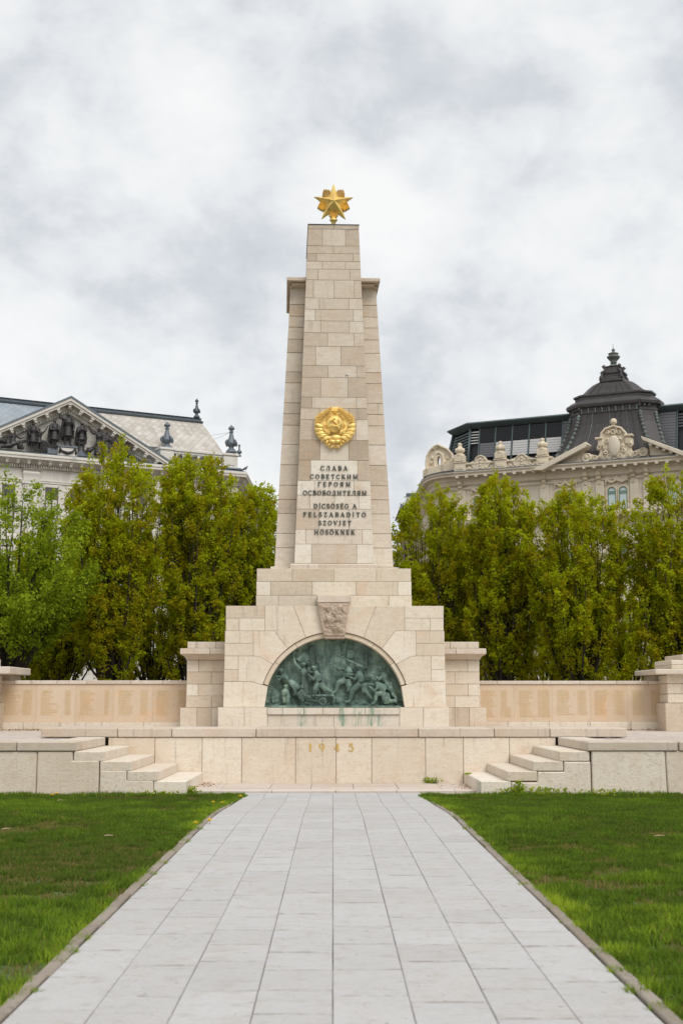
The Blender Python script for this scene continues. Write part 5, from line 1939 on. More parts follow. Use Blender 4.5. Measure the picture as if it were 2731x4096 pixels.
def window(par, fr, u0, u1, z0, z1, v, frame_mat, glass_mat, surround, blind=0.0, arched=False, proud=.10):
    w = MB()
    e = .17
    if surround:
        for q in (0, 1):
            d = e + .12 * q
            w.box(u0 - d, u0 - d + .13, v - proud + .04 * q, v + .05, z0 - .1, z1 + d)
            w.box(u1 + d - .13, u1 + d, v - proud + .04 * q, v + .05, z0 - .1, z1 + d)
            w.box(u0 - d + .13, u1 + d - .13, v - proud + .04 * q, v + .05, z1 + d - .13, z1 + d)
        w.box(u0 - .35, u1 + .35, v - .25, v + .05, z0 - .3, z0 - .1)
    wo = w.obj('window', surround or frame_mat, par)
    gm = MB()
    gm.box(u0, u1, v - .03, v - .015, z0, z1)
    gm.obj('pane', glass_mat, wo)
    fm = MB()
    for a, b, c, d in ((u0, u0 + .07, z0, z1), (u1 - .07, u1, z0, z1), ((u0 + u1) / 2 - .05, (u0 + u1) / 2 + .05, z0, z1), (u0, u1, z0 + (z1 - z0) * .68, z0 + (z1 - z0) * .68 + .12), (u0, u1, z1 - .07, z1), (u0, u1, z0, z0 + .08)):
        fm.box(a, b, v - .07, v - .03, c, d)
    fm.obj('window_frame', frame_mat, wo)
    if blind:
        bm_ = MB()
        n = int((z1 - z0) * blind / .09)
        for i in range(n):
            z = z1 - .08 - .09 * i
            bm_.add([(u0 + .07, v - .075, z - .085), (u1 - .07, v - .075, z - .085), (u1 - .07, v - .045, z), (u0 + .07, v - .045, z)], [(0, 1, 2, 3)])
        bm_.obj('blind', M['blind'], wo)
    return wo


wtop = zL(190, 1951, 1.0)
for pa, pb in ((8, 59), (181, 232), (281, 332), (455, 500), (545, 588), (690, 730), (860, 893)):
    u0, u1 = hL(pa, 2000, 1.0)[0], hL(pb, 2000, 1.0)[0]
    for j in range(3):
        window(lb, LF, u0, u1, wtop - 3.0 - 5 * j, wtop - 5 * j, 1.0, M['wood'], M['glass'], M['stucco'], blind=.28 if j == 0 else 0)
for pa, pb in ((97, 158), (395, 440), (612, 655), (910, 948)):
    u0, u1 = hL(pa, 1900, .8)[0], hL(pb, 1900, .8)[0]
    g = MB()
    g.box(u0, u1, .80, 1.02, -.2, z_fr - .3)
    g.box(u0 - .12, u1 + .12, .72, 1.02, z_fr - .3, z_fr - .08)
    g.rings([[(u0 - d, .8 - d, z), (u1 + d, .8 - d, z), (u1 + d, 1.02, z), (u0 - d, 1.02, z)] for d, z in ((.0, z_fr - .05), (.03, z_fr + .3), (.12, z_fr + .6), (.0, z_fr + .75), (.0, z_fr + 1.0), (.22, z_db - .05))], smooth=False)
    g.obj('pilaster', M['stucco'], lb)

# pediment
Ua, Za = hL(286, 1583, 0)
Ur, Zr = hL(712, 1846, 0)
Zr = z_ct + .05
slope = (Za - Zr) / (Ur - Ua)
Ul = 2 * Ua - Ur


def rake(d0, d1, v0, v1, name, mat, kind=None, lift=0.0):
    """chevron strip between vertical drops d0 and d1 below the outer edge"""
    g = MB()
    for s_ in (-1, 1):
        ue = Ua + s_ * (Ur - Ua)
        e0, e1 = ue + s_ * (-d0 / slope), ue + s_ * (-d1 / slope)
        P = [(Ua, Za - d0), (e0, Zr + lift), (e1, Zr + lift), (Ua, Za - d1)]
        g.prism(P, v0, v1)
    return g.obj(name, mat, ped, kind=kind)


ped = bpy.data.objects.new('pediment', None)
COL.objects.link(ped)
ped.parent = lb
rake(0, .17, -.05, 9.0, 'roof_sheet', M['zinc'])
rake(.171, .42, .0, 1.3, 'raking_cornice', M['stucco'])
rake(.421, .62, .10, 1.3, 'raking_cornice', M['stucco'])
rake(.621, 1.02, .72, 1.3, 'raking_bed', M['stucco'])
rake(1.021, 1.30, .86, 1.3, 'raking_bed', M['stucco'])
g = MB()
g.prism([(Ul + 1.3, Zr + .25), (Ur - 1.3, Zr + .25), (Ua, Za - 1.25)], 1.15, 1.35)
g.obj('tympanum', M['stucco'], ped)
ang = math.atan(slope)
sp_, ry_ = [(Ua, .42, Za - .80)], [0]
for i in range(1, 12):
    for s_ in (-1, 1):
        du = .98 * i
        if du > Ur - Ua - 1.6:
            continue
        sp_.append((Ua + s_ * du, .42, Za - .80 - du * slope))
        ry_.append(s_ * ang)
share('modillion', mod, ped, sp_, ry=ry_)
g = MB()
for i in range(70):
    for s_ in (-1, 1):
        du = .12 + .2 * i
        if du > Ur - Ua - 2.2:
            continue
        u = Ua + s_ * du
        z = Za - 1.08 - du * slope
        q = [(u - .055, z - .16 + s_ * .055 * slope), (u + .055, z - .16 - s_ * .055 * slope), (u + .055, z - s_ * .055 * slope), (u - .055, z + s_ * .055 * slope)]
        g.prism(q, .76, .9)
g.obj('dentils', M['stucco'], ped, kind='stuff')

# pedestal with garland in the middle
def facade_box(fr, x0, x1, y0, y1, v, dep, par, name, mat, ch=.03):
    (u0, za), (u1, zb3) = fr.hit(x0, y1, v), fr.hit(x1, y1, v)
    zt3 = fr.hit((x0 + x1) / 2, y0, v)[1]
    zb3 = fr.hit((x0 + x1) / 2, y1, v)[1]
    g = MB()
    g.cbox(u0, u1, v, v + dep, zb3, zt3, ch)
    return g.obj(name, mat, par)


zH = lambda x, y: (x * .3189, 1570 + y * .3189)
pdst = facade_box(LF, *[zH(q, 0)[0] for q in (732, 975)], *[zH(0, q)[1] for q in (692, 800)], .30, .8, ped, 'pedestal', M['stucco'])
facade_box(LF, *[zH(q, 0)[0] for q in (725, 985)], *[zH(0, q)[1] for q in (664, 692)], .24, .9, ped, 'pedestal_cap', M['zinc'])
facade_box(LF, *[zH(q, 0)[0] for q in (600, 730)], *[zH(0, q)[1] for q in (700, 770)], .45, .6, ped, 'pedestal_step', M['zinc'])
facade_box(LF, *[zH(q, 0)[0] for q in (978, 1105)], *[zH(0, q)[1] for q in (728, 800)], .45, .6, ped, 'pedestal_step', M['zinc'])
g = MB()
hh = lambda x, y, v: (hL(*zH(x, y), v)[0], v, hL(*zH(x, y), v)[1])
g.tube([hh(755, 690, .26), hh(785, 735, .24), hh(850, 760, .22), hh(915, 745, .24), hh(950, 700, .26)], [.05, .10, .13, .10, .05], 8)
g.tube([hh(752, 690, .26), hh(752, 755, .26)], [.05, .11], 8)
g.tube([hh(957, 700, .26), hh(957, 775, .26)], [.05, .11], 8)
g.obj('garland', M['statue'], pdst)


def figure(H, style='coat', armL=None, armR=None, cloak=False, head=0.0, hat=False, legs=.06, voxel=.035):
    """standing draped figure, facing -y; arms: list of (x, y, z) for elbow and hand in units of H"""
    g = MB()
    T = lambda pts, rad, seg=10, fl=1.0: g.tube([(x * H, y * H, z * H) for x, y, z in pts], [r * H for r in rad], seg, fl)
    T([(head * .2, -.005, .885), (head * .5, -.012, .93), (head, -.005, .985)], [.038, .052, .030])
    T([(head, -.06, .925), (head, -.045, .90)], [.018, .022], 6)           # nose and beard
    T([(0, 0, .80), (0, 0, .90)], [.045, .032])
    T([(-.115, 0, .795), (0, -.005, .82), (.115, 0, .795)], [.05, .06, .05])
    T([(0, 0, .80), (0, -.015, .70), (0, 0, .58), (0, 0, .50)], [.10, .115, .088, .105])
    if style == 'dress':
        T([(0, 0, .58), (0, 0, .35), (0, 0, .03)], [.085, .125, .165], 14)
        for k in range(7):
            a = R(200 + 20 * k)
            T([(.08 * math.cos(a), .08 * math.sin(a), .5), (.155 * math.cos(a), .155 * math.sin(a), .03)], [.012, .022], 6)
    else:
        hem = .28 if style == 'coat' else .36
        T([(0, 0, .55), (0, 0, .42), (0, 0, hem)], [.095, .115, .135], 14)
        for s_ in (-1, 1):
            T([(s_ * .045, 0, .45), (s_ * legs, -.01, .27), (s_ * legs, .01, .06), (s_ * legs, -.005, .02)], [.06, .045, .032, .032])
            T([(s_ * legs, .02, .02), (s_ * (legs + .015), -.07, .015)], [.03, .024], 8)
    for s_, arm in ((-1, armL), (1, armR)):
        arm = arm or [(.155, .01, .63), (.12, -.07, .52)]
        (ex, ey, ez), (hx, hy, hz) = arm
        T([(s_ * .125, 0, .79), (s_ * ex, ey, ez)], [.045, .036])
        T([(s_ * ex, ey, ez), (s_ * hx, hy, hz)], [.036, .024])
        T([(s_ * hx, hy, hz), (s_ * (hx * 1.02), hy - .01, hz + .03)], [.026, .014], 6)
    if cloak:
        T([(0, .07, .80), (0, .10, .60), (0, .11, .30), (0, .10, .20)], [.10, .12, .14, .14], 12)
        for s_ in (-1, 1):
            T([(s_ * .12, .02, .80), (s_ * .16, .05, .55), (s_ * .17, .07, .24)], [.045, .04, .035], 8)
            T([(s_ * .13, .0, .74), (s_ * .19, .03, .45), (s_ * .15, .05, .25)], [.02, .022, .02], 6)
    if hat:
        T([(head, 0, .965), (head, 0, .98)], [.085, .08], 12)
        T([(head, 0, .98), (head, 0, 1.02)], [.05, .045], 10)
    g.v = [(x * 1.06, y, z) for x, y, z in g.v]
    me = remeshed(g, .030, 1)
    me.materials.append(M['statue'])
    return me


sc_ = lambda y: y
SV = .42
specs = [  # x, head y, foot y, kwargs, label
    (425, 372, 725, dict(cloak=True, armR=[(.16, -.08, .64), (.30, -.10, .58)], legs=.05), 'cloaked bronze figure reaching towards the boy, left part of the pediment'),
    (500, 445, 738, dict(style='tunic', armR=[(.22, -.02, .88), (.34, -.02, 1.12)], legs=.07), 'bronze boy raising one arm beside a cogwheel in the pediment'),
    (690, 335, 697, dict(cloak=True, armL=[(.15, -.06, .62), (-.02, -.12, .62)], armR=[(.14, -.06, .62), (.0, -.12, .66)], legs=.045), 'bronze man with folded arms and a cloak, left of the central figure'),
    (862, 255, 668, dict(cloak=True, armL=[(.24, -.02, .82), (.26, -.03, 1.0)], armR=[(.17, -.05, .60), (.13, -.08, .44)], legs=.075), 'tallest bronze figure with raised hand on the garlanded pedestal, centre of the pediment'),
    (1030, 368, 728, dict(style='tunic', cloak=True, armL=[(.14, -.08, .66), (.16, -.12, .58)], armR=[(.14, -.08, .68), (-.04, -.13, .70)], legs=.08), 'bronze figure leaning on a sword, just right of the pediment centre'),
    (1245, 455, 795, dict(style='dress', hat=True, armL=[(.24, -.02, .80), (.38, -.02, 1.06)]), 'bronze woman in hat and long dress raising an arm, right part of the pediment'),
    (1345, 490, 790, dict(style='dress', armR=[(.13, -.08, .62), (.0, -.13, .66)], armL=[(.15, -.06, .6), (-.03, -.12, .62)]), 'bronze figure holding a child, beside the hatted woman in the pediment'),
    (1450, 560, 800, dict(style='dress'), 'smallest standing bronze figure, nearest the right corner of the pediment'),
]
for x, y0, y1, kw, lab in specs:
    u, z1_ = hL(*zH(x, y0), SV)
    z0_ = hL(*zH(x, y1), SV)[1]
    me = figure(z1_ - z0_, **kw)
    me.name = 'statue'
    o = link('statue', me, None, None)
    w = Matrix.Rotation(LF.a, 4, 'Z') @ Vector((u, SV, 0))
    o.location = (LF.x + w.x, LF.y + w.y, z0_)
    o.rotation_euler = (0, 0, LF.a)
    tag(o, lab, 'statue', 'bronze statues in the pediment')


def place(g, name, mat, label, cat, group, fr=None, u=0, v=0, z=0):
    fr = fr or LF
    o = g.obj(name, mat, None) if isinstance(g, MB) else link(name, g, None)
    w = Matrix.Rotation(fr.a, 4, 'Z') @ Vector((u, v, 0))
    o.location = (fr.x + w.x, fr.y + w.y, z)
    o.rotation_euler = (0, 0, fr.a)
    return tag(o, label, cat, group)


def seated(flip=1):
    g = MB()
    T = lambda pts, rad, seg=10: g.tube([(x * flip, y, z) for x, y, z in pts], rad, seg)
    T([(.1, 0, 1.85), (.1, -.03, 2.0), (.1, 0, 2.2)], [.10, .17, .10])
    T([(.08, 0, 1.75), (0, 0, 1.2), (-.1, 0, .6)], [.26, .28, .36])
    T([(-.25, 0, 1.6), (.35, 0, 1.55)], [.16, .16])
    T([(-.2, -.05, .45), (.5, -.15, .75), (.75, -.1, .15)], [.36, .28, .3])
    T([(-.2, .0, .4), (-.9, -.05, .22), (-1.4, 0, .1)], [.36, .26, .12])
    T([(.33, -.05, 1.55), (.8, -.1, 1.25), (1.35, -.1, 1.45)], [.12, .10, .07])
    T([(-.25, -.05, 1.55), (-.8, -.1, 1.3), (-1.25, -.1, 1.2)], [.12, .10, .07])
    g.v = [(x * .72, y * .8, z * .70) for x, y, z in g.v]
    me = remeshed(g, .04, 1)
    me.materials.append(M['statue'])
    me.name = 'seated_statue'
    return me


u, z_ = hL(*zH(165, 705), SV)
place(seated(), 'seated_statue', None, 'reclining bronze figure stretching an arm out, far left in the pediment', 'statue', 'bronze statues in the pediment', u=u, v=SV, z=z_)
u, z_ = hL(*zH(1560, 800), SV)
place(seated(-1), 'seated_statue', None, 'bronze reclining figure half hidden by treetops at the right end of the pediment', 'statue', 'bronze statues in the pediment', u=u, v=SV, z=z_ - .1)
g = MB()
n = 22
rw, P2 = .46, []
for i in range(n * 2):
    a = math.pi * i / n
    r = rw + (.07 if i % 2 else -.02)
    P2.append((r * math.cos(a), r * math.sin(a) + .5))
g.prism(P2, -.12, -.06)
g.tube([(.33 * math.cos(R(a)), -.12, .5 + .33 * math.sin(R(a))) for a in range(0, 361, 24)], .05, 6)
for k in range(6):
    a = R(60 * k)
    g.tube([(0, -.13, .5), (.33 * math.cos(a), -.13, .5 + .33 * math.sin(a))], .035, 5)
u, z_ = hL(*zH(562, 742), SV)
place(g, 'cogwheel', M['statue'], 'toothed bronze cogwheel standing beside the boy in the pediment', 'cogwheel', None, u=u, v=SV + .3, z=z_)
g = MB()
g.tube([(-.35, 0, .35), (-.1, 0, .38), (.2, 0, .3), (.45, 0, .2)], [.2, .27, .24, .12], 10)
u, z_ = hL(*zH(20, 655), SV)
place(g, 'bronze_jar', M['statue'], 'lying bronze jar left of the reclining figure in the pediment', 'jar', None, u=u, v=SV, z=z_)
g = MB()
g.tube([(-.3, 0, 0), (0, 0, .3), (.35, 0, .55)], [.25, .2, .12], 8)
g.cbox(-.35, .1, -.15, .1, .2, .45, .03)
g.tube([(-.5, 0, .0), (.45, -.1, .85)], [.05, .04], 6)
u, z_ = hL(*zH(1140, 760), SV)
place(g, 'bronze_sheaf', M['statue'], 'bundle of bronze tools and sheaves left of the hatted woman in the pediment', 'sculpture', None, u=u, v=SV, z=z_)
g = MB()
g.cbox(-.25, .25, -.2, .2, 0, .25, .03)
g.tube([(0, 0, .2), (0, 0, .55)], [.2, .14], 8)
g.tube([(-.35, 0, .62), (0, 0, .6), (.4, 0, .72)], [.06, .16, .10], 8)
u, z_ = hL(*zH(265, 712), SV)
place(g, 'bronze_anvil', M['statue'], 'bronze anvil at the feet of the cloaked figure in the pediment', 'anvil', None, u=u, v=SV, z=z_)

# roof
VE0, VR0 = 2.2, 6.5
Ah = hL(893, 1813, VE0)
Bh = hL(807, 1693, VR0)
Rh = hL(807, 1674, VR0 + .3)
umid = Ua + .5
for nm, u0, u1t, u1b, mt in (('roof_slope', -75, umid, umid, 'tileblue'), ('roof_slope', umid, Bh[0], Ah[0], 'tile')):
    g = MB()
    n = 8
    vs, fs = [], []
    for i in range(n + 1):
        t = i / n
        cur = t + .035 * math.sin(math.pi * t)      # slightly bellied
        z = Ah[1] + (Bh[1] - Ah[1]) * cur
        v = VE0 + (VR0 - VE0) * t
        uu = u1b + (u1t - u1b) * t
        vs += [(u0, v, z), (uu, v, z)]
    for i in range(n):
        fs.append((2 * i, 2 * i + 1, 2 * i + 3, 2 * i + 2))
    g.add(vs, fs)
    g.obj(nm, M[mt], lb)
g = MB()
g.rings([[(u0_, v_, z__) for u0_, v_, z__ in ((Ah[0], VE0, Ah[1]), (Bh[0], VR0, Bh[1]), (Bh[0] - 1, VR0 + 9, Bh[1]), (Ah[0] - 2, VR0 + 14, Ah[1]))]], cap=False) if False else g.add([(Ah[0], VE0, Ah[1]), (Ah[0] - 3, VE0 + 20, Ah[1]), (Bh[0] - 3, VR0 + 12, Bh[1]), (Bh[0], VR0, Bh[1])], [(0, 1, 2, 3)])
g.obj('roof_hip', M['tile'], lb)
g = MB()
zb_, zr_ = Bh[1], Rh[1]
g.extr_x([(VR0 - .12, zb_ - .02), (VR0 - .2, zb_ + .12), (VR0 + .1, zb_ + .2), (VR0 + .35, zr_ - .12), (VR0 + .25, zr_), (VR0 + 6, zr_ + .05), (VR0 + 6, zb_ - .02)], -75, Bh[0] + .1)
g.obj('ridge_sheet', M['slatecap'], lb)
g = MB()
for i in range(24):
    u = Bh[0] - .8 - i * 1.9
    g.extr_x([(VR0 + .05, zb_ + .2), (VR0 + .05, zb_ + .26), (VR0 + .28, zr_ - .08), (VR0 + .36, zr_ - .12)], u, u + .06)
g.obj('ridge_seams', M['zinc'], lb, kind='stuff')

# attic parapet with little columns, right of the pediment
VA = 1.25
zat = hL(890, 1813, VA)[1]
zab = hL(905, 1866, VA)[1]
ul_, ur_ = hL(690, 1810, VA)[0], hL(948, 1815, VA)[0]
pr0, pr1 = hL(891, 1815, VA)[0], hL(948, 1815, VA)[0]
pl0, pl1 = hL(640, 1790, VA)[0], hL(694, 1800, VA)[0]
g = MB()
g.cbox(pl1, pr0, VA - .15, VA + 1.0, zat - .22, zat, .03)
g.cbox(pl1, pr0, VA - .05, VA + .9, zat - .42, zat - .23, .02)
g.box(pl1, pr0, VA + .45, VA + .9, zab, zat - .42)
g.obj('attic_parapet', M['stucco'], lb)
n = int((pr0 - pl1) / .62)
g = MB()
g.lathe([(.12, 0), (.12, .06), (.075, .1), (.07, .75), (.11, .82), (.11, .9)], 0, 0, 0, 10)
colm = bake(g, M['stucco'], 'little_column')
dz = zat - .42 - zab
for i in range(n):
    o = link('little_column', colm, lb, (pl1 + .3 + i * (pr0 - pl1 - .5) / (n - 1), VA + .08, zab))
    o.scale = (1, 1, dz / .9 * .72)
    g = MB()
    if i < n - 1:
        s0 = (pr0 - pl1 - .5) / (n - 1)
        cx_ = pl1 + .3 + (i + .5) * s0
        zz3 = zab + dz * .72
        P = [(cx_ - s0 / 2, zz3), (cx_ - s0 / 2, zat - .42), (cx_ + s0 / 2, zat - .42), (cx_ + s0 / 2, zz3)] + [(cx_ + s0 * .36 * math.cos(R(a)), zz3 + s0 * .36 * math.sin(R(a))) for a in range(0, 181, 30)]
        g.prism(P, VA, VA + .16)
        g.obj('arch_panel', M['stucco'], lb)
for a, b in ((pl0, pl1), (pr0, pr1)):
    g = MB()
    g.cbox(a, b, VA - .2, VA + 1.4, zab - .3, zat - .2, .03)
    g.cbox(a - .08, b + .08, VA - .3, VA + 1.5, zat - .2, zat + .02, .04)
    g.cbox(a + .3, b - .3, VA - .24, VA - .1, zab + .1, zat - .4, .02)
    g.obj('attic_pier', M['stucco'], lb)
g = MB()
g.extr_x([(.45, z_ct + .26), (.45, z_ct + .30), (VA + .2, zab + .02), (VA + .8, zab + .02), (VA + .8, z_ct + .2)], pl1 - 1, pr1 + .4)
g.obj('roof_sheet', M['zinc'], lb)
# side parapet down the street
g = MB()
c0 = (pr1, VA + 1.4)
c1 = (pr1 + sd[0] * 18, VA + 1.4 + sd[1] * 18)
g.rings([[(c0[0] - .3, c0[1], z), (c0[0], c0[1], z), (c1[0], c1[1], z), (c1[0] - .3, c1[1], z)] for z in (zab - .3, zat)], smooth=False)
g.obj('attic_parapet', M['stucco'], lb)
# finials: each stands on the building and is a thing of its own
FG = 'grey urn-shaped roof finials of the left building'
for (px, yt, yb3, v, wpx, lab) in ((668, 1687, 1798, VA + .6, 46, 'grey urn finial on the parapet pier beside the pediment slope'), (925, 1700, 1812, VA + .6, 45, 'large grey urn finial on the corner pier of the cream building'),
                                 (787, 1594, 1671, VR0 + .8, 27, 'dark finial standing on the end of the tiled roof ridge'), (957, 1776, 1826, VA + 2.6, 19, 'small grey urn finial just right of the large corner one')):
    u, z0_ = hL(px, yb3, v)
    z1_ = hL(px, yt, v)[1]
    w = Matrix.Rotation(LF.a, 4, 'Z') @ Vector((u, v, 0))
    fo = finial('roof_finial', None, 0, 0, 0, z1_ - z0_, wpx / (FPX / 124), M['zinc'] if px != 787 else M['slatecap'], lab)
    fo.location = (LF.x + w.x, LF.y + w.y, z0_)
    tag(fo, lab, 'finial', FG)
# pigeon on the cornice corner
g = MB()
g.tube([(-.28, 0, .12), (-.1, 0, .2), (.05, 0, .27), (.12, 0, .36)], [.03, .10, .10, .05], 8)
g.ball((.14, 0, .41), .06, 8, 5)
g.tube([(.18, 0, .41), (.24, 0, .39)], [.02, .005], 5)
g.tube([(0, .03, .12), (0, .03, 0)], .012, 4)
g.tube([(0, -.03, .12), (0, -.03, 0)], .012, 4)
u, z_ = hL(991, 1885, .0)
place(g, 'pigeon', M['pigeon'], 'dark pigeon perched on the cornice corner of the cream building', 'pigeon', None, u=u - .15, v=.1, z=z_ + .03)
# guy wires of the corner finial
g = MB()
a_ = hL(922, 1730, VA + .6)
for q in ((850, 1740), (858, 1757)):
    b_ = hL(*q, 4.0)
    g.tube([(a_[0], VA + .6, a_[1]), (b_[0], 4.0, b_[1])], .012, 4)
g.obj('guy_wires', M['zinc'], lb)

# ---------------------------------------------------------------- right building
ya3 = 115.0
xa, ya_, xb, yb2 = facade_frame((2731, 1812), (1806, 1883), ya3)
RF = Frame(xb, yb2, math.atan2(ya_ - yb2, xa - xb))
rbd = RF.root('palace_with_dome', 'beige stone building with rounded corner, carved parapet and dark copper dome, behind trees at right', 'building')
hR = RF.hit
toL = lambda X, Y: ((X - RF.x) * RF.c + (Y - RF.y) * RF.s, -(X - RF.x) * RF.s + (Y - RF.y) * RF.c)
arcp = []
for i in range(9):
    t = i / 8
    x = (1 - t) ** 2 * 7.5 + 2 * t * (1 - t) * 7.5 + t * t * RF.x
    y = (1 - t) ** 2 * 120.2 + 2 * t * (1 - t) * 116.0 + t * t * RF.y
    arcp.append(toL(x, y))
ROUT = [toL(7.45, 165)] + arcp + [(60, 0), (60, 60)]
zR = lambda px, py, v: hR(px, py, v)[1]
r_ct = zR(2070, 1869, 0)
r_cb = r_ct - .34
r_st = zR(2340, 1921, .9)
g = MB()
plan(g, inset(ROUT, 1.0), -.3, r_cb)
g.obj('wall', M['beige'], rbd)
band(rbd, 'cornice', M['beige'], ROUT, [(.95, r_cb - .75), (.80, r_cb - .66), (.74, r_cb - .42), (.60, r_cb - .30), (.55, r_cb - .06), (.12, r_cb), (.12, r_cb + .12), (.0, r_cb + .26), (.0, r_ct)])
band(rbd, 'cornice_sheet', M['zinc'], ROUT, [(-.02, r_ct + .004), (-.02, r_ct + .06), (.8, r_ct + .20), (1.2, r_ct + .20)])
band(rbd, 'string_course', M['beige'], ROUT, [(1.0, r_st - .12), (.86, r_st - .08), (.84, r_st + .06), (1.0, r_st + .1)])
z_s2 = zR(2500, 2046, .9)
band(rbd, 'lower_cornice', M['beige'], ROUT, [(1.0, z_s2 - .75), (.85, z_s2 - .5), (.8, z_s2 - .3), (.5, z_s2 - .2), (.45, z_s2), (1.0, z_s2 + .15)])
for j in range(1, 4):
    band(rbd, 'string_course', M['beige'], ROUT, [(1.0, z_s2 - 4.6 * j), (.8, z_s2 - 4.6 * j + .1), (.8, z_s2 - 4.6 * j + .3), (1.0, z_s2 - 4.6 * j + .4)])
g = MB()
g.box(-.12, .12, -.25, .3, .0, .15)
bm = bake(g, M['beige'], 'cornice_block')
share('cornice_block', bm, rbd, [(.4 + .82 * i, .32, r_cb - .16) for i in range(28)])
share('cornice_block', bm, rbd, [(.3 + .55 * i, .72, z_s2 - .36) for i in range(44)])
g = MB()
for i in range(200):
    g.box(.1 + i * .13, .17 + i * .13, .48, .6, r_cb - .28, r_cb - .18)
g.obj('bead_moulding', M['beige'], rbd, kind='stuff')
zK = lambda x, y: (2070 + x * .42156, 1650 + y * .42156)
zJ = lambda x, y: (1570 + x * .3189, 1660 + y * .3189)
# scroll brackets
g = MB()
g.cbox(-.22, .22, -.34, .1, .55, .8, .04)
g.tube([(-.2, -.22, .42), (.2, -.22, .42)], .18, 10)
g.cbox(-.18, .18, -.22, .1, .1, .45, .04)
g.tube([(-.17, -.14, .1), (.17, -.14, .1)], .12, 10)
g.cbox(-.15, .15, -.10, .1, -.42, .0, .04)
br = bake(g, M['orn'], 'scroll_bracket')
for f, q in ((zJ, (850, 820)), (zJ, (1355, 790)), (zK, (245, 590)), (zK, (640, 565)), (zK, (765, 558)), (zK, (1088, 530)), (zK, (1215, 520))):
    u, z = hR(*f(*q), .9)
    link('scroll_bracket', br, rbd, (u, .9, r_cb - .95))
u_ = hR(*zK(1215, 520), .9)[0]
for k in range(1, 5):
    link('scroll_bracket', br, rbd, (u_ + 4.3 * k, .9, r_cb - .95))
# medallions
g = MB()
g.lathe([(.34, 0), (.34, .05), (.28, .06), (.26, .02)], 0, 0, 0, 18, axis='y')
md = bake(g, M['beige'], 'round_medallion')
for f, q in ((zJ, (1108, 838)), (zK, (445, 610)), (zK, (925, 575)), (zK, (1420, 520))):
    u, z = hR(*f(*q), .97)
    link('round_medallion', md, rbd, (u, .97, z))
for f, q0, q1 in ((zJ, 920, 1060), (zJ, 1150, 1290), (zK, 305, 410), (zK, 480, 600), (zK, 815, 885), (zK, 965, 1050), (zK, 1265, 1385)):
    zc4 = (r_cb - .95 + r_st) / 2 + .1
    ua, ub = hR(*f(q0, 600), .95)[0], hR(*f(q1, 600), .95)[0]
    g = MB()
    g.cbox(ua + .1, ub - .08, .95, 1.03, zc4 - .28, zc4 + .34, .03)
    g.obj('frieze_panel', M['beige'], rbd)
# flat pilasters
for f, q0, q1 in ((zJ, 800, 905), (zK, 205, 290), (zK, 605, 690), (zK, 733, 815), (zK, 1057, 1140), (zK, 1185, 1270)):
    ua, ub = hR(*f(q0, 700), .85)[0], hR(*f(q1, 700), .85)[0]
    zq = [(-.2, z_s2 - .8), (z_s2 + .16, r_st - .13), (r_st + .1, r_cb - .8)]
    g = MB()
    for z0_, z1_ in zq:
        g.cbox(ua, ub, .86, 1.02, z0_, z1_, .03)
    g.obj('pilaster', M['beige'], rbd)


def arch_window(ua, ub, z0, z1):
    r = (ub - ua) / 2
    c = (ua + ub) / 2
    P = [(ua, z0), (ub, z0), (ub, z1 - r)] + [(c + r * math.cos(R(a)), z1 - r + r * math.sin(R(a))) for a in range(15, 180, 15)] + [(ua, z1 - r)]
    g = MB()
    q = inset(P, -.14)
    n = len(P)
    vs = [(a, .90, b) for a, b in q] + [(a, .90, b) for a, b in P] + [(a, 1.02, b) for a, b in q] + [(a, 1.02, b) for a, b in P]
    fs = []
    for i in range(n):
        j = (i + 1) % n
        fs += [(i, j, n + j, n + i), (2 * n + i, 2 * n + j, j, i), (n + i, n + j, 3 * n + j, 3 * n + i)]
    g.add(vs, fs)
    wo = g.obj('arched_window', M['orn'], rbd)
    g = MB()
    g.prism(P, .985, .995)
    g.obj('pane', M['paleglass'], wo)
    g = MB()
    q = inset(P, .08)
    vs = [(a, .95, b) for a, b in P] + [(a, .95, b) for a, b in q] + [(a, .985, b) for a, b in P] + [(a, .985, b) for a, b in q]
    fs = []
    for i in range(n):
        j = (i + 1) % n
        fs += [(i, j, n + j, n + i), (n + i, n + j, 3 * n + j, 3 * n + i)]
    g.add(vs, fs)
    g.box(ua + .06, ub - .06, .93, .985, z1 - r - .20, z1 - r + .02)
    g.obj('window_frame', M['greenwood'], wo)
    return wo


def swag(uc, z, w):
    g = MB()
    for s_ in (-1, 1):
        pts = [(uc + s_ * w * t, .88 - .03, z - .32 * math.sin(math.pi * t) + .1 * t) for t in (0, .2, .4, .6, .8, 1.0)]
        g.tube(pts, [.06, .10, .12, .12, .10, .07], 6)
        g.tube([(uc + s_ * w, .86, z + .1), (uc + s_ * (w + .02), .88, z - .5)], [.09, .05], 6)
    g.ball((uc, .86, z + .05), .14, 8, 5, 1, .6, 1)
    for i in range(14):
        g.ball((uc + rb.uniform(-w, w), .84, z - .1 + rb.uniform(-.12, .1)), .07, 6, 4)
    me = remeshed(g, .045, 1)
    me.materials.append(M['orn'])
    link('swag', me, rbd)


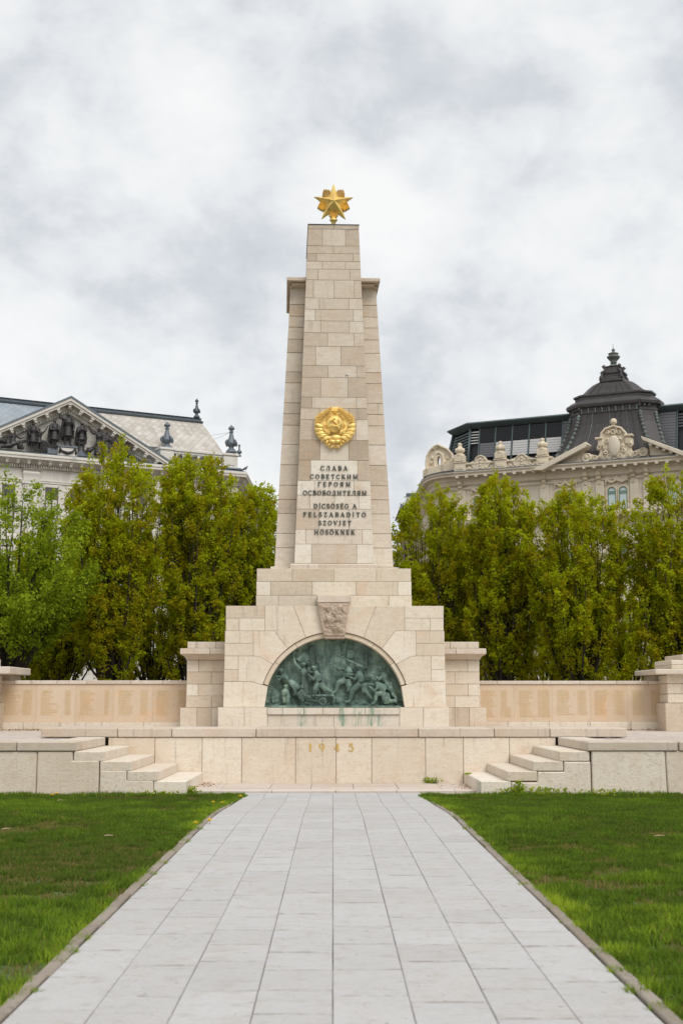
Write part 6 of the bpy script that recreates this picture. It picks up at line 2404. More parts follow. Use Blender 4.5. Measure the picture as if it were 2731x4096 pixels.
wz1, wz0 = hR(*zK(895, 705), 1.0)[1], hR(*zK(1000, 915), 1.0)[1]
wz1 = hR(*zK(945, 703), 1.0)[1]
pairs = [(zK, 850, 932, 957, 1040), (zK, 366, 440, 466, 545), (zJ, 1008, 1100, 1128, 1220)]
for f, a, b, c, d in pairs:
    us = [hR(*f(q, 750), 1.0)[0] for q in (a, b, c, d)]
    arch_window(us[0], us[1], wz0, wz1)
    arch_window(us[2], us[3], wz0, wz1)
    for j in range(1, 4):
        arch_window(us[0], us[1], wz0 - 4.6 * j, wz1 - 4.6 * j)
        arch_window(us[2], us[3], wz0 - 4.6 * j, wz1 - 4.6 * j)
    swag((us[0] + us[3]) / 2, wz1 + .62, (us[3] - us[0]) / 2 + .1)
uu = hR(*zK(1370, 650), 1.0)[0]
for k in range(3):
    arch_window(uu + .4 + 4.2 * k, uu + 1.15 + 4.2 * k, wz0, wz1)
    arch_window(uu + 1.4 + 4.2 * k, uu + 2.15 + 4.2 * k, wz0, wz1)
    swag(uu + 1.27 + 4.2 * k, wz1 + .62, 1.0)

# parapet with openings and crests
VPp = .95
z_p0 = r_ct + .16
z_p1 = hR(*zJ(1200, 583), VPp)[1]
up0, up1 = hR(*zJ(765, 600), VPp)[0], hR(*zK(330, 450), VPp)[0]
g = MB()
g.cbox(up0, up1, VPp, VPp + .35, z_p0, z_p0 + .16, .02)
g.cbox(up0, up1, VPp - .06, VPp + .4, z_p1 - .14, z_p1, .03)
g.box(up0, up1, VPp + .12, VPp + .25, z_p0, z_p1 - .1)
g.obj('parapet', M['orn'], rbd)
for f, q in ((zJ, 843), (zJ, 1350), (zK, 235)):
    u = hR(*f(q, 600), VPp)[0]
    g = MB()
    g.cbox(u - .5, u + .5, VPp - .12, VPp + .5, z_p0, z_p1 + .02, .04)
    g.cbox(u - .33, u + .33, VPp - .16, VPp, z_p0 + .15, z_p1 - .22, .03)
    g.cbox(u - .55, u + .55, VPp - .18, VPp + .55, z_p1 + .022, z_p1 + .14, .04)
    g.obj('parapet_pier', M['orn'], rbd)
for f, q in ((zJ, 935), (zJ, 985), (zJ, 1205), (zJ, 1260), (zJ, 1440), (zJ, 1495), (zK, 95), (zK, 145)):
    u = hR(*f(q, 620), VPp)[0]
    g = MB()
    zc5 = (z_p0 + z_p1) / 2
    g.tube([(u + .2 * math.cos(R(a)), VPp + .02, zc5 + .0 + .22 * math.sin(R(a))) for a in range(180, 361, 30)], .05, 6)
    g.ball((u + (.25 if rb.random() < .5 else -.25), VPp, zc5 - .12), .11, 8, 5, 1, .6, 1)
    g.obj('parapet_scroll', M['orn'], rbd)
for f, q in ((zJ, 1097), (zJ, 1590), (zK, 35)):
    if f is zJ and q == 1590:
        continue
    u, zt4 = hR(*f(q, (503 if f is zJ else 390)), VPp)
    g = MB()
    P = [(u - 1.0, z_p1), (u - .55, z_p1 + .16)] + [(u + .52 * math.cos(R(a)), zt4 - .52 + .5 * math.sin(R(a))) for a in range(170, 9, -20)] + [(u + .55, z_p1 + .16), (u + 1.0, z_p1), (u + .5, z_p0 + .1), (u - .5, z_p0 + .1)]
    g.prism(P, VPp - .02, VPp + .3, .02)
    g.tube([(u - .45, VPp - .04, z_p1 + .1)] + [(u + .46 * math.cos(R(a)), VPp - .05, zt4 - .50 + .44 * math.sin(R(a))) for a in range(170, 9, -20)] + [(u + .45, VPp - .04, z_p1 + .1)], .06, 6)
    for k in range(5):
        g.ball((u, VPp - .06, zt4 - .35 - .24 * k), .12 - .012 * k, 7, 5, 1, .6, 1)
    g.obj('parapet_crest', M['orn'], rbd)
URN = [(.34, 0), (.34, .34), (.38, .36), (.38, .39), (.22, .41), (.28, .50), (.33, .60), (.30, .68), (.18, .76), (.12, .82), (.17, .86), (.17, .93), (.10, .98), (.02, 1.0)]
for f, q, y0, y1, lab in ((zJ, 843, 350, 562, 'carved stone urn on the parapet nearest the rounded corner'), (zJ, 1350, 325, 540, 'middle carved stone urn on the parapet, in front of the pale louvres'), (zK, 235, 240, 400, 'carved stone urn on the parapet just left of the broken pediment')):
    u, z0_ = hR(*f(q, y1), VPp + .15)
    z0_ = z_p1 + .14
    z1_ = hR(*f(q, y0), VPp + .15)[1]
    g = MB()
    h = z1_ - z0_
    g.lathe([(r * 1.15 * .95, t * h) for r, t in URN], 0, 0, 0, 12)
    g.cbox(-.42, .42, -.35, .35, 0, h * .34, .03)
    for k in range(8):
        a = R(45 * k)
        g.ball((.33 * math.cos(a), .33 * math.sin(a), h * .60), .12, 6, 5, 1, 1, 1.7)
    me = remeshed(g, .05, 0)
    me.materials.append(M['orn'])
    me.name = 'stone_urn'
    place(me, 'stone_urn', None, lab, 'urn', 'stone urns on the parapet', RF, u, VPp + .15, z0_)

# oval window ornament on the rounded corner
VO = 2.1
ho = lambda x, y, d=0: (hR(*zJ(x, y), VO)[0], VO - d, hR(*zJ(x, y), VO)[1])
g = MB()
uo = .3189 / (FPX / 117)
outer = [(432, 690), (425, 600), (435, 520), (475, 445), (520, 400), (570, 375), (620, 400), (690, 430), (740, 485), (760, 545), (735, 590), (715, 620), (712, 690)]
inner = [(582 + 30 * math.cos(R(a)), 585 - 76 * math.sin(R(a))) for a in range(90, 450, 20)]
# body as a ring between the outer outline and the oval opening
ro = [(582 + 999 * math.cos(R(a)), 585 - 999 * math.sin(R(a))) for a in range(0, 360, 10)]


def ray_out(a):
    """where a ray from the opening's middle leaves the outer outline"""
    dx, dy = math.cos(a), -math.sin(a)
    best = 60
    n = len(outer)
    for i in range(n):
        x1, y1 = outer[i]
        x2, y2 = outer[(i + 1) % n]
        ex, ey = x2 - x1, y2 - y1
        det = dx * (-ey) + ex * dy
        if abs(det) < 1e-9:
            continue
        t = ((x1 - 582) * (-ey) + ex * (y1 - 585)) / det
        s_ = (dx * (y1 - 585) - dy * (x1 - 582)) / det
        if t > 0 and -1e-6 <= s_ <= 1 + 1e-6:
            best = max(best, t) if best == 60 else min(best, t) if best > t else best
    return best


vs, fs = [], []
N = 40
for i in range(N):
    a = 2 * math.pi * i / N
    ro_ = ray_out(a)
    ox, oy = 582 + ro_ * math.cos(a), 585 - ro_ * math.sin(a)
    ix, iy = 582 + 31 * math.cos(a), 585 - 77 * math.sin(a)
    for (x, y), d in (((ix, iy), 0), ((ox, oy), 0), ((ix, iy), -.5), ((ox, oy), -.5)):
        vs.append(ho(x, y, d))
for i in range(N):
    a, b = i * 4, ((i + 1) % N) * 4
    fs += [(a, a + 1, b + 1, b), (a + 2, b + 2, b + 3, a + 3), (a, b, b + 2, a + 2), (a + 1, a + 3, b + 3, b + 1)]
g.add(vs, fs)
for ring, r_, d in (([(x, y) for x, y in inner] + [inner[0]], 13, .05), (outer[:9], 15, .12), (outer[5:11], 17, .14), ([(582 + 58 * math.cos(R(a)), 585 - 112 * math.sin(R(a))) for a in range(-60, 250, 20)], 17, .08)):
    g.tube([ho(x, y, d) for x, y in ring], r_ * uo, 6)
for x, y, r_ in ((668, 660, 28), (735, 570, 20), (500, 545, 20), (480, 600, 20), (500, 660, 24), (545, 480, 20), (640, 500, 22), (690, 540, 20), (630, 610, 22), (660, 590, 18), (560, 400, 26), (590, 385, 22), (520, 420, 18), (480, 700, 22), (545, 690, 24), (600, 680, 22)):
    g.curl(ho(x, y, .06), r_ * uo * 1.1, 1.3, rb.choice((-1, 1)), rb.uniform(0, 6), .08)
me = remeshed(g, .034, 1)
me.materials.append(M['orn'])
link('oval_cartouche', me, rbd)
g = MB()
P = [hR(*zJ(x, y), VO - .1) for x, y in ((400, 790), (400, 700), (440, 680), (710, 610), (800, 590), (800, 700), (640, 720), (500, 750))]
g.prism(P, VO - .5, VO + .4, .03)
g.obj('corner_parapet', M['orn'], rbd)

# broken pediments
for pts, nm in ((((128, 545), (640, 278), (658, 300), (640, 330), (232, 548)), 'left'), (((1163, 222), (1180, 262), (1520, 395), (1700, 465), (1850, 470), (1510, 345)), 'right')):
    po = bpy.data.objects.new('broken_pediment', None)
    COL.objects.link(po)
    po.parent = rbd
    P = [hR(*zK(*q), -.25) for q in pts]
    if sgn_area(P) < 0:
        P = P[::-1]
    g = MB()
    g.prism(P, -.25, 1.0, .04)
    g.obj('raking_cornice', M['beige'], po)
    g = MB()
    if nm == 'left':
        tp_ = ((330, 505), (620, 345), (615, 470), (560, 485))
        ln = ((300, 500), (600, 345))
    else:
        tp_ = ((1240, 300), (1550, 400), (1250, 410))
        ln = ((1240, 300), (1560, 420))
    g.prism([hR(*zK(*q), .45) for q in tp_], .45, .9, .03)
    g.obj('shell_panel', M['orn'], po)
    for k in range(5):
        t = (k + .3) / 5
        q = (ln[0][0] + (ln[1][0] - ln[0][0]) * t, ln[0][1] + (ln[1][1] - ln[0][1]) * t)
        u, z = hR(*zK(*q), .1)
        o = link('cornice_block', bm, po, (u, .1, z - .08))
        o.rotation_euler = (0, -.45 if nm == 'left' else .35, 0)
# shield between them
VC = .55
hc = lambda x, y, d=0: (hR(*zK(x, y), VC)[0], VC - d, hR(*zK(x, y), VC)[1])
uc_ = .42156 / (FPX / 112)
g = MB()
P = [hR(*zK(*q), VC) for q in ((620, 468), (625, 400), (690, 395), (760, 410), (775, 370), (750, 330), (755, 275), (800, 270), (790, 210), (830, 155), (905, 130), (980, 150), (1025, 205), (1040, 240), (1080, 240), (1085, 300), (1065, 330), (1080, 370), (1150, 345), (1235, 340), (1240, 420))]
g.prism(P[::-1], VC, VC + .45, .04)
g.tube([hc(790, 245, .1), hc(795, 200, .1), hc(830, 158, .1), hc(905, 132, .1), hc(978, 148, .1), hc(1022, 195, .1), hc(1035, 222, .1)], 13 * uc_, 6)
for a, b, c, d in ((735, 808, 235, 262), (1012, 1090, 203, 232)):
    pa, pb = hc(a, d), hc(b, c)
    g.cbox(pa[0], pb[0], VC - .25, VC + .3, min(pa[2], pb[2]), max(pa[2], pb[2]), .03)
for a, b, c, d in ((762, 812, 262, 325), (1020, 1070, 235, 300)):
    pa, pb = hc(a, d), hc(b, c)
    g.cbox(pa[0], pb[0], VC - .15, VC + .3, min(pa[2], pb[2]), max(pa[2], pb[2]), .03)
for x, y, r_ in ((775, 335, 24), (1068, 300, 24), (650, 430, 40), (1192, 375, 40), (835, 385, 22), (1000, 360, 22), (735, 425, 25), (1110, 390, 25), (870, 420, 26), (965, 410, 24), (905, 180, 32), (850, 190, 20), (960, 185, 20), (845, 270, 22), (965, 260, 22), (830, 340, 20), (990, 320, 20), (790, 420, 20), (1050, 400, 20)):
    g.curl(hc(x, y, .05), r_ * uc_ * 1.1, 1.3, rb.choice((-1, 1)), rb.uniform(0, 6), .10)
for x, y in ((650, 430), (1192, 375)):
    g.lathe([(r_ * uc_, d_) for r_, d_ in ((44, .0), (44, .18), (34, .18), (30, .1), (18, .12), (12, .22), (2, .22))], hc(x, y)[0], VC, hc(x, y)[2], 16, axis='y')
me = remeshed(g, .034, 1)
me.materials.append(M['orn'])
sh = link('carved_shield', me, rbd)
g = MB()
c_ = hc(915, 318, .10)
g.ball(c_, 58 * uc_, 18, 8, 1, .35, 1.75)
g.obj('shield_field', M['beige'], sh)
g = MB()
c_ = hc(903, 86)
g.ball((c_[0], VC + .1, c_[2]), 33 * uc_, 14, 10)
g.lathe([(16 * uc_, 0), (11 * uc_, .12), (13 * uc_, .25)], c_[0], VC + .1, hc(903, 132)[2] - .02, 10)
g.obj('stone_ball', M['orn'], sh)

# louvred attic storey
KA = .22
ZA0 = z_p1
VA2 = 3.2
hA = lambda px, py: hR(px, py, VA2, KA, ZA0)
ja = [1878, 1916, 1980, 2047, 2114, 2180, 2247]
rowsA = [(1980, 1708), (1980, 1768), (1980, 1826)]
z_lt, z_lm, z_lb = (hA(*q)[1] for q in rowsA)
z_eb, z_et = hA(1980, 1706)[1], hR(1980, 1679, VA2 + .2)[1]
lev = lambda z: VA2 + KA * (z - ZA0)
att = bpy.data.objects.new('louvred_attic', None)
COL.objects.link(att)
att.parent = rbd
uA0 = hA(1878, 1760)[0]
fa = [toL(*q) for q in ((0, 0),)]
# dark storey body with a slanting facet at the left end
facet = 2.6
UAL = hR(1800, 1750, VA2 + facet + .5)[0]
g = MB()
def body(zq, d):
    v = lev(zq) + d
    return [(UAL + .18 * (zq - ZA0 - 2), v + facet, zq), (uA0, v, zq), (44, v, zq), (44, v + 12, zq), (UAL + .18 * (zq - ZA0 - 2), v + 12, zq)]
g.rings([body(z_p0 - .2, .25), body(z_lt, .25)], smooth=False)
g.obj('dark_glazing', M['black'], att)
g = MB()
g.rings([[(u, v, z) for u, v, z in body(z_lt, d)] for d in (0,)] + [[(u + (-.35 if i in (0, 4) else -.2 if i == 1 else 0), v - (.35 if i in (0, 1, 2) else 0), z_lt + .25) for i, (u, v, z) in enumerate(body(z_lt, 0))],
         [(u + (-.5 if i in (0, 4) else -.3 if i == 1 else 0), v - (.5 if i in (0, 1, 2) else 0), z_et - .12) for i, (u, v, z) in enumerate(body(z_lt, 0))],
         [(u + (-.4 if i in (0, 4) else -.2 if i == 1 else 0), v - (.4 if i in (0, 1, 2) else 0), z_et) for i, (u, v, z) in enumerate(body(z_lt, 0))]], smooth=False)
g.obj('eave_band', M['dgreen'], att)
slat = {}


def slats(u0, u1, z0, z1, n, mat, open_=False, name='louvre_slat'):
    L_ = u1 - u0
    key = (round(L_, 2), mat, open_, round((z1 - z0) / n, 2))
    if key not in slat:
        g = MB()
        h = (z1 - z0) / n * (.30 if open_ else .84)
        g.box(0, L_, -.04, .06, 0, h)
        slat[key] = bake(g, M[mat], name)
    for i in range(n):
        z = z0 + (z1 - z0) * i / n
        link(name, slat[key], att, (u0, lev(z), z))


uj = [hA(q, 1768)[0] for q in ja]
for i in range(6):
    a, b = uj[i] + .08, uj[i + 1] - .08
    if i == 0:
        slats(a, b, z_lm, z_lt - .1, 5, 'alu', True)
        continue
    slats(a, b, z_lm + .05, z_lt - .05, 6, 'black')
    slats(a, b, z_lb, z_lm, 6, 'clad' if i == 1 else 'alu')
for u in uj:
    g = MB()
    g.rings([[(u - .05, lev(z) - .10, z), (u + .05, lev(z) - .10, z), (u + .05, lev(z) + .1, z), (u - .05, lev(z) + .1, z)] for z in (z_p0, z_lt)], smooth=False)
    g.obj('mullion', M['dgreen'], att)
slats(uj[6] + .05, uj[6] + 5.5, z_lb, z_lt - .02, 12, 'clad', name='cladding_strip')
ur1, ur2, ur3 = hA(2640, 1720)[0], hA(2702, 1720)[0], 40
slats(ur1 - 3, ur2, z_p0 + .8, z_lt - .02, 14, 'clad', name='cladding_strip')
slats(ur2 + .2, ur2 + 3.2, z_lm, z_lt - .1, 5, 'clad', True)
for u in (ur2 + .1, ur2 + 3.3):
    g = MB()
    g.rings([[(u - .05, lev(z) - .10, z), (u + .05, lev(z) - .10, z), (u + .05, lev(z) + .1, z), (u - .05, lev(z) + .1, z)] for z in (z_p0, z_lt)], smooth=False)
    g.obj('mullion', M['dgreen'], att)
# slats of the slanting facet
for i in range(11):
    z = z_lb - .3 + (z_lt - z_lb + .2) * i / 11
    u1 = uA0 - .05
    b_ = body(z, -.04)
    g = MB()
    (x0, y0, _), (x1, y1, _) = b_[0], b_[1]
    g.add([(x0, y0, z), (x1, y1, z), (x1, y1, z + .10), (x0, y0, z + .10), (x0, y0 + .15, z), (x1, y1 + .15, z), (x1, y1 + .15, z + .1), (x0, y0 + .15, z + .1)], [(0, 1, 2, 3), (3, 2, 6, 7), (1, 0, 4, 5)])
    g.obj('louvre_slat', M['dgreen'], att)
g = MB()
zk, zk2 = z_p0, z_lt + .2
b0, b1 = body(zk, -.1), body(zk2, -.1)
g.tube([b0[0], b1[0]], .16, 6)
g.obj('corner_post', M['dgreen'], att)
g = MB()
g.tube([b0[1], b1[1]], .10, 6)
g.obj('corner_post', M['dgreen'], att)

# copper tower
zM = lambda x, y: (2170 + x * .35778, 1370 + y * .35778)
HT, CH = 4.3, 1.15
ucA, ucB = hR(2311, 1610, 2.0)[0], hR(2596, 1584, 2.0)[0]
uc = (ucA + ucB) / 2 - .39
SU = .86
HV = lambda h: float(np.interp(h, [0, 1, 2.5, 3.4, 4.3, 5.3], [0, .7, 1.1, 1.35, 1.75, 2.7]))
vc = 2.0 + 1.75
tw_ = bpy.data.objects.new('copper_tower', None)
COL.objects.link(tw_)
tw_.parent = rbd
zt5 = lambda y, half: hR(zM(800, 0)[0], zM(0, y)[1], vc - HV(half))[1]


def oct_(h, c, z):
    k = HV(h)
    c = min(c, k * .85)
    h = h * SU
    return [(uc - h + c, vc - k, z), (uc + h - c, vc - k, z), (uc + h, vc - k + c, z), (uc + h, vc + k - c, z), (uc + h - c, vc + k, z), (uc - h + c, vc + k, z), (uc - h, vc + k - c, z), (uc - h, vc - k + c, z)]


prof = [(5.35, 1290), (5.15, 1200), (4.75, 1090), (4.45, 990), (4.22, 900), (4.1, 830), (4.05, 775)]
g = MB()
g.rings([oct_(h, 1.0, zt5(y, h)) for h, y in prof], smooth=False, cap=True)
bod = g.obj('tower_roof', M['tower'], tw_)
g = MB()
cor = [(4.08, 774), (4.18, 765), (4.18, 742), (4.08, 738), (4.08, 712), (4.25, 696), (4.42, 690), (4.47, 660), (4.45, 648), (3.9, 612), (3.65, 606)]
g.rings([oct_(h, 1.15 * h / 4.3, zt5(y, h)) for h, y in cor], smooth=False)
g.obj('tower_cornice', M['tower'], tw_)
g = MB()
bel = [(3.60, 605), (3.60, 585), (3.75, 570), (3.75, 552), (3.2, 546), (2.9, 532), (2.6, 505), (2.3, 475), (1.9, 445), (1.4, 425), (1.0, 418)]
g.rings([oct_(h, (.8 if h > 3 else .45 * h / 2) if True else 0, zt5(y, h)) for h, y in bel], smooth=False)
g.obj('bell_dome', M['tower'], tw_)
# standing seams
def seam_line(pts, r, name, mat):
    g = MB()
    g.tube(pts, r, 4, smooth=False)
    g.obj(name, mat, tw_)


for k in range(-5, 6):
    t = k / 5.5
    seam_line([(uc + t * (h * SU - 1.0), vc - HV(h) - .02, zt5(y, h)) for h, y in prof], .035, 'standing_seam', M['trib'] if k % 3 == 0 else M['tower'])
for k in range(-3, 4):
    t = k / 3.6
    seam_line([(uc + t * (h * SU * .75), vc - HV(h) - .02, zt5(y, h)) for h, y in bel[4:]], .03, 'standing_seam', M['tower'])
for sx_, sy_ in ((-1, 0), (-1, 1), (1, 0), (1, 1)):
    pts = []
    for h, y in prof:
        z = zt5(y, h)
        pts.append((uc + sx_ * (h * SU - (1.0 if sy_ == 0 else 0)), vc - HV(h) + (0 if sy_ == 0 else 1.0), z))
    seam_line(pts, .13, 'ornamented_hip', M['trib'])
    for j in range(12):
        t = j / 12 * (len(pts) - 1)
        i = int(t)
        f_ = t - i
        p = [pts[i][q] * (1 - f_) + pts[i + 1][q] * f_ for q in range(3)]
        g = MB() if j == 0 else g
        g.ball((p[0], p[1] - .06, p[2]), .17, 6, 4)
    g.obj('hip_beads', M['trib'], tw_, kind='stuff')
for k in range(-4, 5):
    g = MB()
    zc6 = zt5(755, 3.75)
    g.cbox(uc + k * .56 - .05, uc + k * .56 + .05, vc - HV(4.18) - .10, vc - HV(4.18) + .05, zc6 - .14, zc6 + .3, .02)
    g.obj('cornice_bracket', M['trib'], tw_)
for sx_ in (-1, 1):
    g = MB()
    zc6 = zt5(720, 3.8)
    for q in range(3):
        g.tube([(uc + sx_ * (2.25 + .3 * q), vc - 1.55 + .3 * q, zc6 + .35), (uc + sx_ * (2.5 + .3 * q), vc - 1.8 + .3 * q, zc6), (uc + sx_ * (2.2 + .25 * q), vc - 1.5 + .25 * q, zc6 - .3)], .14, 6)
    g.obj('corner_console', M['tower'], tw_)
# crowning pedestal and finial
zf0, zf1, zf2 = zt5(418, 1), zt5(262, .6), zt5(62, 0)
g = MB()
g.rings([[(uc - h, vc - h, z), (uc + h, vc - h, z), (uc + h, vc + h, z), (uc - h, vc + h, z)] for h, z in ((.95, zf0 - .1), (.95, zf0 + .15), (.72, zf0 + .3), (.72, zf0 + (zf1 - zf0) * .45), (.8, zf0 + (zf1 - zf0) * .5), (.62, zf0 + (zf1 - zf0) * .58), (.55, zf1 - .1), (.62, zf1))], smooth=False)
g.obj('finial_pedestal', M['tower'], tw_)
for k in range(4):
    a = R(45 + 90 * k)
    c, s_ = math.cos(a), math.sin(a)
    g = MB()
    g.tube([(uc + c * r_, vc + s_ * r_, zf0 + (zf1 - zf0) * t) for r_, t in ((1.25, .05), (1.2, .25), (1.05, .42), (1.15, .52), (1.0, .62), (.8, .72), (.85, .9), (1.0, .98), (.85, 1.02))], .12, 6)
    g.obj('scroll', M['tower'], tw_)
g = MB()
hf = zf2 - zf1
g.lathe([(r_, zf1 + t * hf) for r_, t in ((.6, -.01), (.45, .06), (.26, .14), (.17, .19), (.30, .215), (.30, .235), (.2, .26), (.40, .40), (.52, .50), (.55, .55), (.40, .60), (.34, .66), (.44, .69), (.42, .72), (.18, .78), (.10, .82), (.14, .88), (.15, .92), (.06, .97), (.02, 1.0))], uc, vc, 0, 14)
g.obj('tower_finial', M['trib'], tw_)
g = MB()
g.tube([(uc, vc, zf2 - .1), (uc - .02, vc, zt5(12, 0))], [.025, .01], 5)
g.obj('lightning_rod', M['dgreen'], tw_)

# far house beyond, glimpsed between the obelisk and the domed building
FH = Frame(0, 160, 0)
fh = empty('far_house', (0, 0, 0), 'distant pale house with dark overhanging eave, seen between the obelisk and the domed building', 'house')
zq = lambda x, y: FH.hit(*zJ(x, y), 0)
a, b, c = zq(182, 1020), zq(262, 1040), zq(60, 1254)
g = MB()
g.box(a[0], a[0] + 6, 160, 172, -.3, a[1])
g.obj('wall', M['stucco'], fh)
g = MB()
g.box(a[0] - .1, a[0] + 1.0, 159.9, 161, a[1] + .01, a[1] + .35)
g.obj('chimney_cap', M['dgreen'], fh)
p1, p2, p3 = zq(92, 1150), zq(182, 1118), zq(40, 1254)
g = MB()
g.add([(p1[0], 159, p1[1]), (p2[0] + .1, 159.5, p2[1]), (p2[0] + .1, 175, p2[1] + .4), (p1[0], 175, p1[1] + .2), (p1[0], 159, p1[1] - .35), (p2[0] + .1, 159.5, p2[1] - .45), (p3[0], 150, p3[1]), (p3[0] + .4, 150, p3[1] - .3)],
      [(0, 1, 2, 3), (0, 4, 5, 1), (0, 6, 7, 4), (4, 7, 5)])
g.obj('eave', M['slatecap'], fh)
g = MB()
g.box(p1[0] + .5, a[0] + .1, 160.5, 170, -.3, p1[1] - .3)
g.obj('wing', M['wood'], fh)

def vnoise(x, y, sc, seed):
    rg = np.random.default_rng(seed)
    G = rg.random((64, 64))
    u, v = x / sc, y / sc
    i, j = np.floor(u).astype(int), np.floor(v).astype(int)
    fu, fv = u - i, v - j
    fu, fv = fu * fu * (3 - 2 * fu), fv * fv * (3 - 2 * fv)
    g_ = lambda a, b: G[a % 64, b % 64]
    return (g_(i, j) * (1 - fu) + g_(i + 1, j) * fu) * (1 - fv) + (g_(i, j + 1) * (1 - fu) + g_(i + 1, j + 1) * fu) * fv



# ================================================================ TREES
def quads_mesh(name, V, shade, mat):
    """V: (n, k, 3) polygons of k corners"""
    n, k = V.shape[0], V.shape[1]
    me = bpy.data.meshes.new(name)
    me.vertices.add(n * k)
    me.vertices.foreach_set('co', V.reshape(-1).astype(np.float32))
    me.loops.add(n * k)
    me.loops.foreach_set('vertex_index', np.arange(n * k, dtype=np.int32))
    me.polygons.add(n)
    me.polygons.foreach_set('loop_start', np.arange(0, n * k, k, dtype=np.int32))
    me.update(calc_edges=True)
    a = me.attributes.new('shade', 'FLOAT', 'POINT')
    a.data.foreach_set('value', np.repeat(shade, k).astype(np.float32))
    me.materials.append(mat)
    return me


def leaf_quads(P, size, rg, up=0.25):
    n = len(P)
    a = rg.normal(size=(n, 3))
    a /= np.linalg.norm(a, axis=1)[:, None]
    b = rg.normal(size=(n, 3))
    b[:, 2] += up
    b -= a * (a * b).sum(1)[:, None]
    b /= np.linalg.norm(b, axis=1)[:, None]
    s = (size * rg.uniform(.65, 1.3, n))[:, None]
    V = np.stack([P + a * s * .42 - b * s * .35, P + b * s * .75, P - a * s * .42 - b * s * .35], 1)
    return V


PROF_X = [0, .10, .25, .45, .65, .80, .92, 1.0]


def tree(px, Y, top_py, hw_px, label, seed, kind='hornbeam', nst=54, ntw=26, nlf=66, prof=(.45, .8, 1.0, 1.0, .93, .86, .72, .30), bronze=.3, size=.082, zlow=1.0, lean=0.0):
    rg = np.random.default_rng(seed)
    d = sight(px, 2800)
    X = d[0] / d[1] * Y
    H = W0.hit(px, top_py, Y)[1]
    Rr = hw_px / (FPX / Y)
    t = empty('hornbeam_tree' if kind == 'hornbeam' else 'maple_tree', (X, Y, -.1), label, 'tree', group='trees behind the memorial walls')
    hp = (lambda r: np.interp(r, [0, .35, .6, .8, .93, 1.0], [1.0, .985, .95, .89, .78, .60])) if kind == 'hornbeam' else (lambda r: np.interp(r, [0, .35, .6, .8, .93, 1.0], [1.0, .94, .82, .68, .52, .38]))
    g = MB()
    tz = .9 if kind == 'hornbeam' else 2.0
    g.tube([(0, 0, -.3), (.02, 0, .3), (0, .02, tz), (0, 0, tz + 1.2)], [.26, .20, .17, .11], 8)
    g.obj('trunk', M['bark'], t)
    g = MB()
    S0, S1, S2, SR = [], [], [], []
    stems = []
    for i in range(nst):
        ph = 2 * math.pi * ((i * .618034) % 1) + rg.uniform(-.3, .3)
        rr = math.sqrt((i + .5) / nst) * rg.uniform(.86, 1.02)
        hmax = hp(rr) * H
        ht = hmax * (rg.uniform(.93, 1.0) if rg.random() < .72 else rg.uniform(.55, .85))
        z0 = tz + rg.uniform(-.2, 1.1)
        rw = rr * Rr * rg.uniform(.92, 1.05)
        pts = []
        wob = rg.normal(size=(6, 2)) * .07
        for k in range(6):
            s = k / 5
            if kind == 'hornbeam':
                r = rw * (1 - (1 - s) ** 1.9)
                r *= 1.0
            else:
                r = rw * s ** .9
            z = z0 + (ht - z0) * s ** (1.0 if kind == 'hornbeam' else .85)
            f = np.interp((z - zlow) / (H - zlow), PROF_X, prof)
            r = min(r, Rr * f * 1.02)
            pts.append((r * math.cos(ph) + wob[k, 0] * s, r * math.sin(ph) + wob[k, 1] * s, z))
        stems.append(np.array(pts))
        r0_ = .055 if kind == 'hornbeam' else .06
        g.tube([(p[0], p[1], p[2]) for p in pts], [r0_ * q for q in (1.0, .8, .62, .45, .28, .10)], 5)
    me = g.mesh('branches')
    me.materials.append(M['bark'])
    link('branches', me, t, kind='stuff')
    ST = np.array(stems)                                   # (nst, 6, 3)
    n = nst * ntw
    si = np.repeat(np.arange(nst), ntw)
    s = rg.uniform(.13, 1.0, n) ** .75 * 4.999
    k = s.astype(int)
    f = (s - k)[:, None]
    base = ST[si, k] * (1 - f) + ST[si, k + 1] * f
    rad = base[:, :2] / (np.linalg.norm(base[:, :2], axis=1)[:, None] + .05)
    dirs = np.zeros((n, 3))
    dirs[:, :2] = rad * (.42 if kind == 'hornbeam' else .75) + rg.normal(size=(n, 2)) * .40
    dirs[:, 2] = rg.uniform(.55, 1.2, n) if kind == 'hornbeam' else rg.uniform(.2, .9, n)
    dirs /= np.linalg.norm(dirs, axis=1)[:, None]
    ln = rg.uniform(.30, .75, n) * (1.0 if kind == 'hornbeam' else 1.2)
    tip = base + dirs * ln[:, None]
    zt_ = np.clip((tip[:, 2] - zlow) / (H - zlow), 0, 1.02)
    fr_ = np.interp(zt_, PROF_X, prof) * Rr * 1.08 + .12
    r_ = np.linalg.norm(tip[:, :2], axis=1)
    over = np.minimum(1, fr_ / (r_ + 1e-6))
    tip[:, :2] *= over[:, None]
    # twigs
    A = base
    w = .007
    side = np.cross(dirs, rg.normal(size=(n, 3)))
    side /= np.linalg.norm(side, axis=1)[:, None]
    side2 = np.cross(dirs, side)
    tw = np.concatenate([np.stack([A - side * w, A + side * w, tip], 1), np.stack([A - side2 * w, A + side2 * w, tip], 1)])
    me = quads_mesh('twigs', tw, np.zeros(len(tw)), M['bark'])
    link('twigs', me, t, kind='stuff')
    # leaves
    m = n * nlf
    ti = np.repeat(np.arange(n), nlf)
    q = 1.06 * rg.uniform(.02, 1.0, m) ** .6
    P = A[ti] + (tip - A)[ti] * q[:, None] + rg.normal(size=(m, 3)) * (.085 if kind == 'hornbeam' else .12) * (1.1 - .5 * q)[:, None]
    sh = .50 + rg.normal(size=n) * .13
    col = sh[ti] + rg.normal(size=m) * .14
    nb = rg.random(n) < bronze
    hz = np.clip((P[:, 2] - zlow) / (H - zlow), 0, 1)
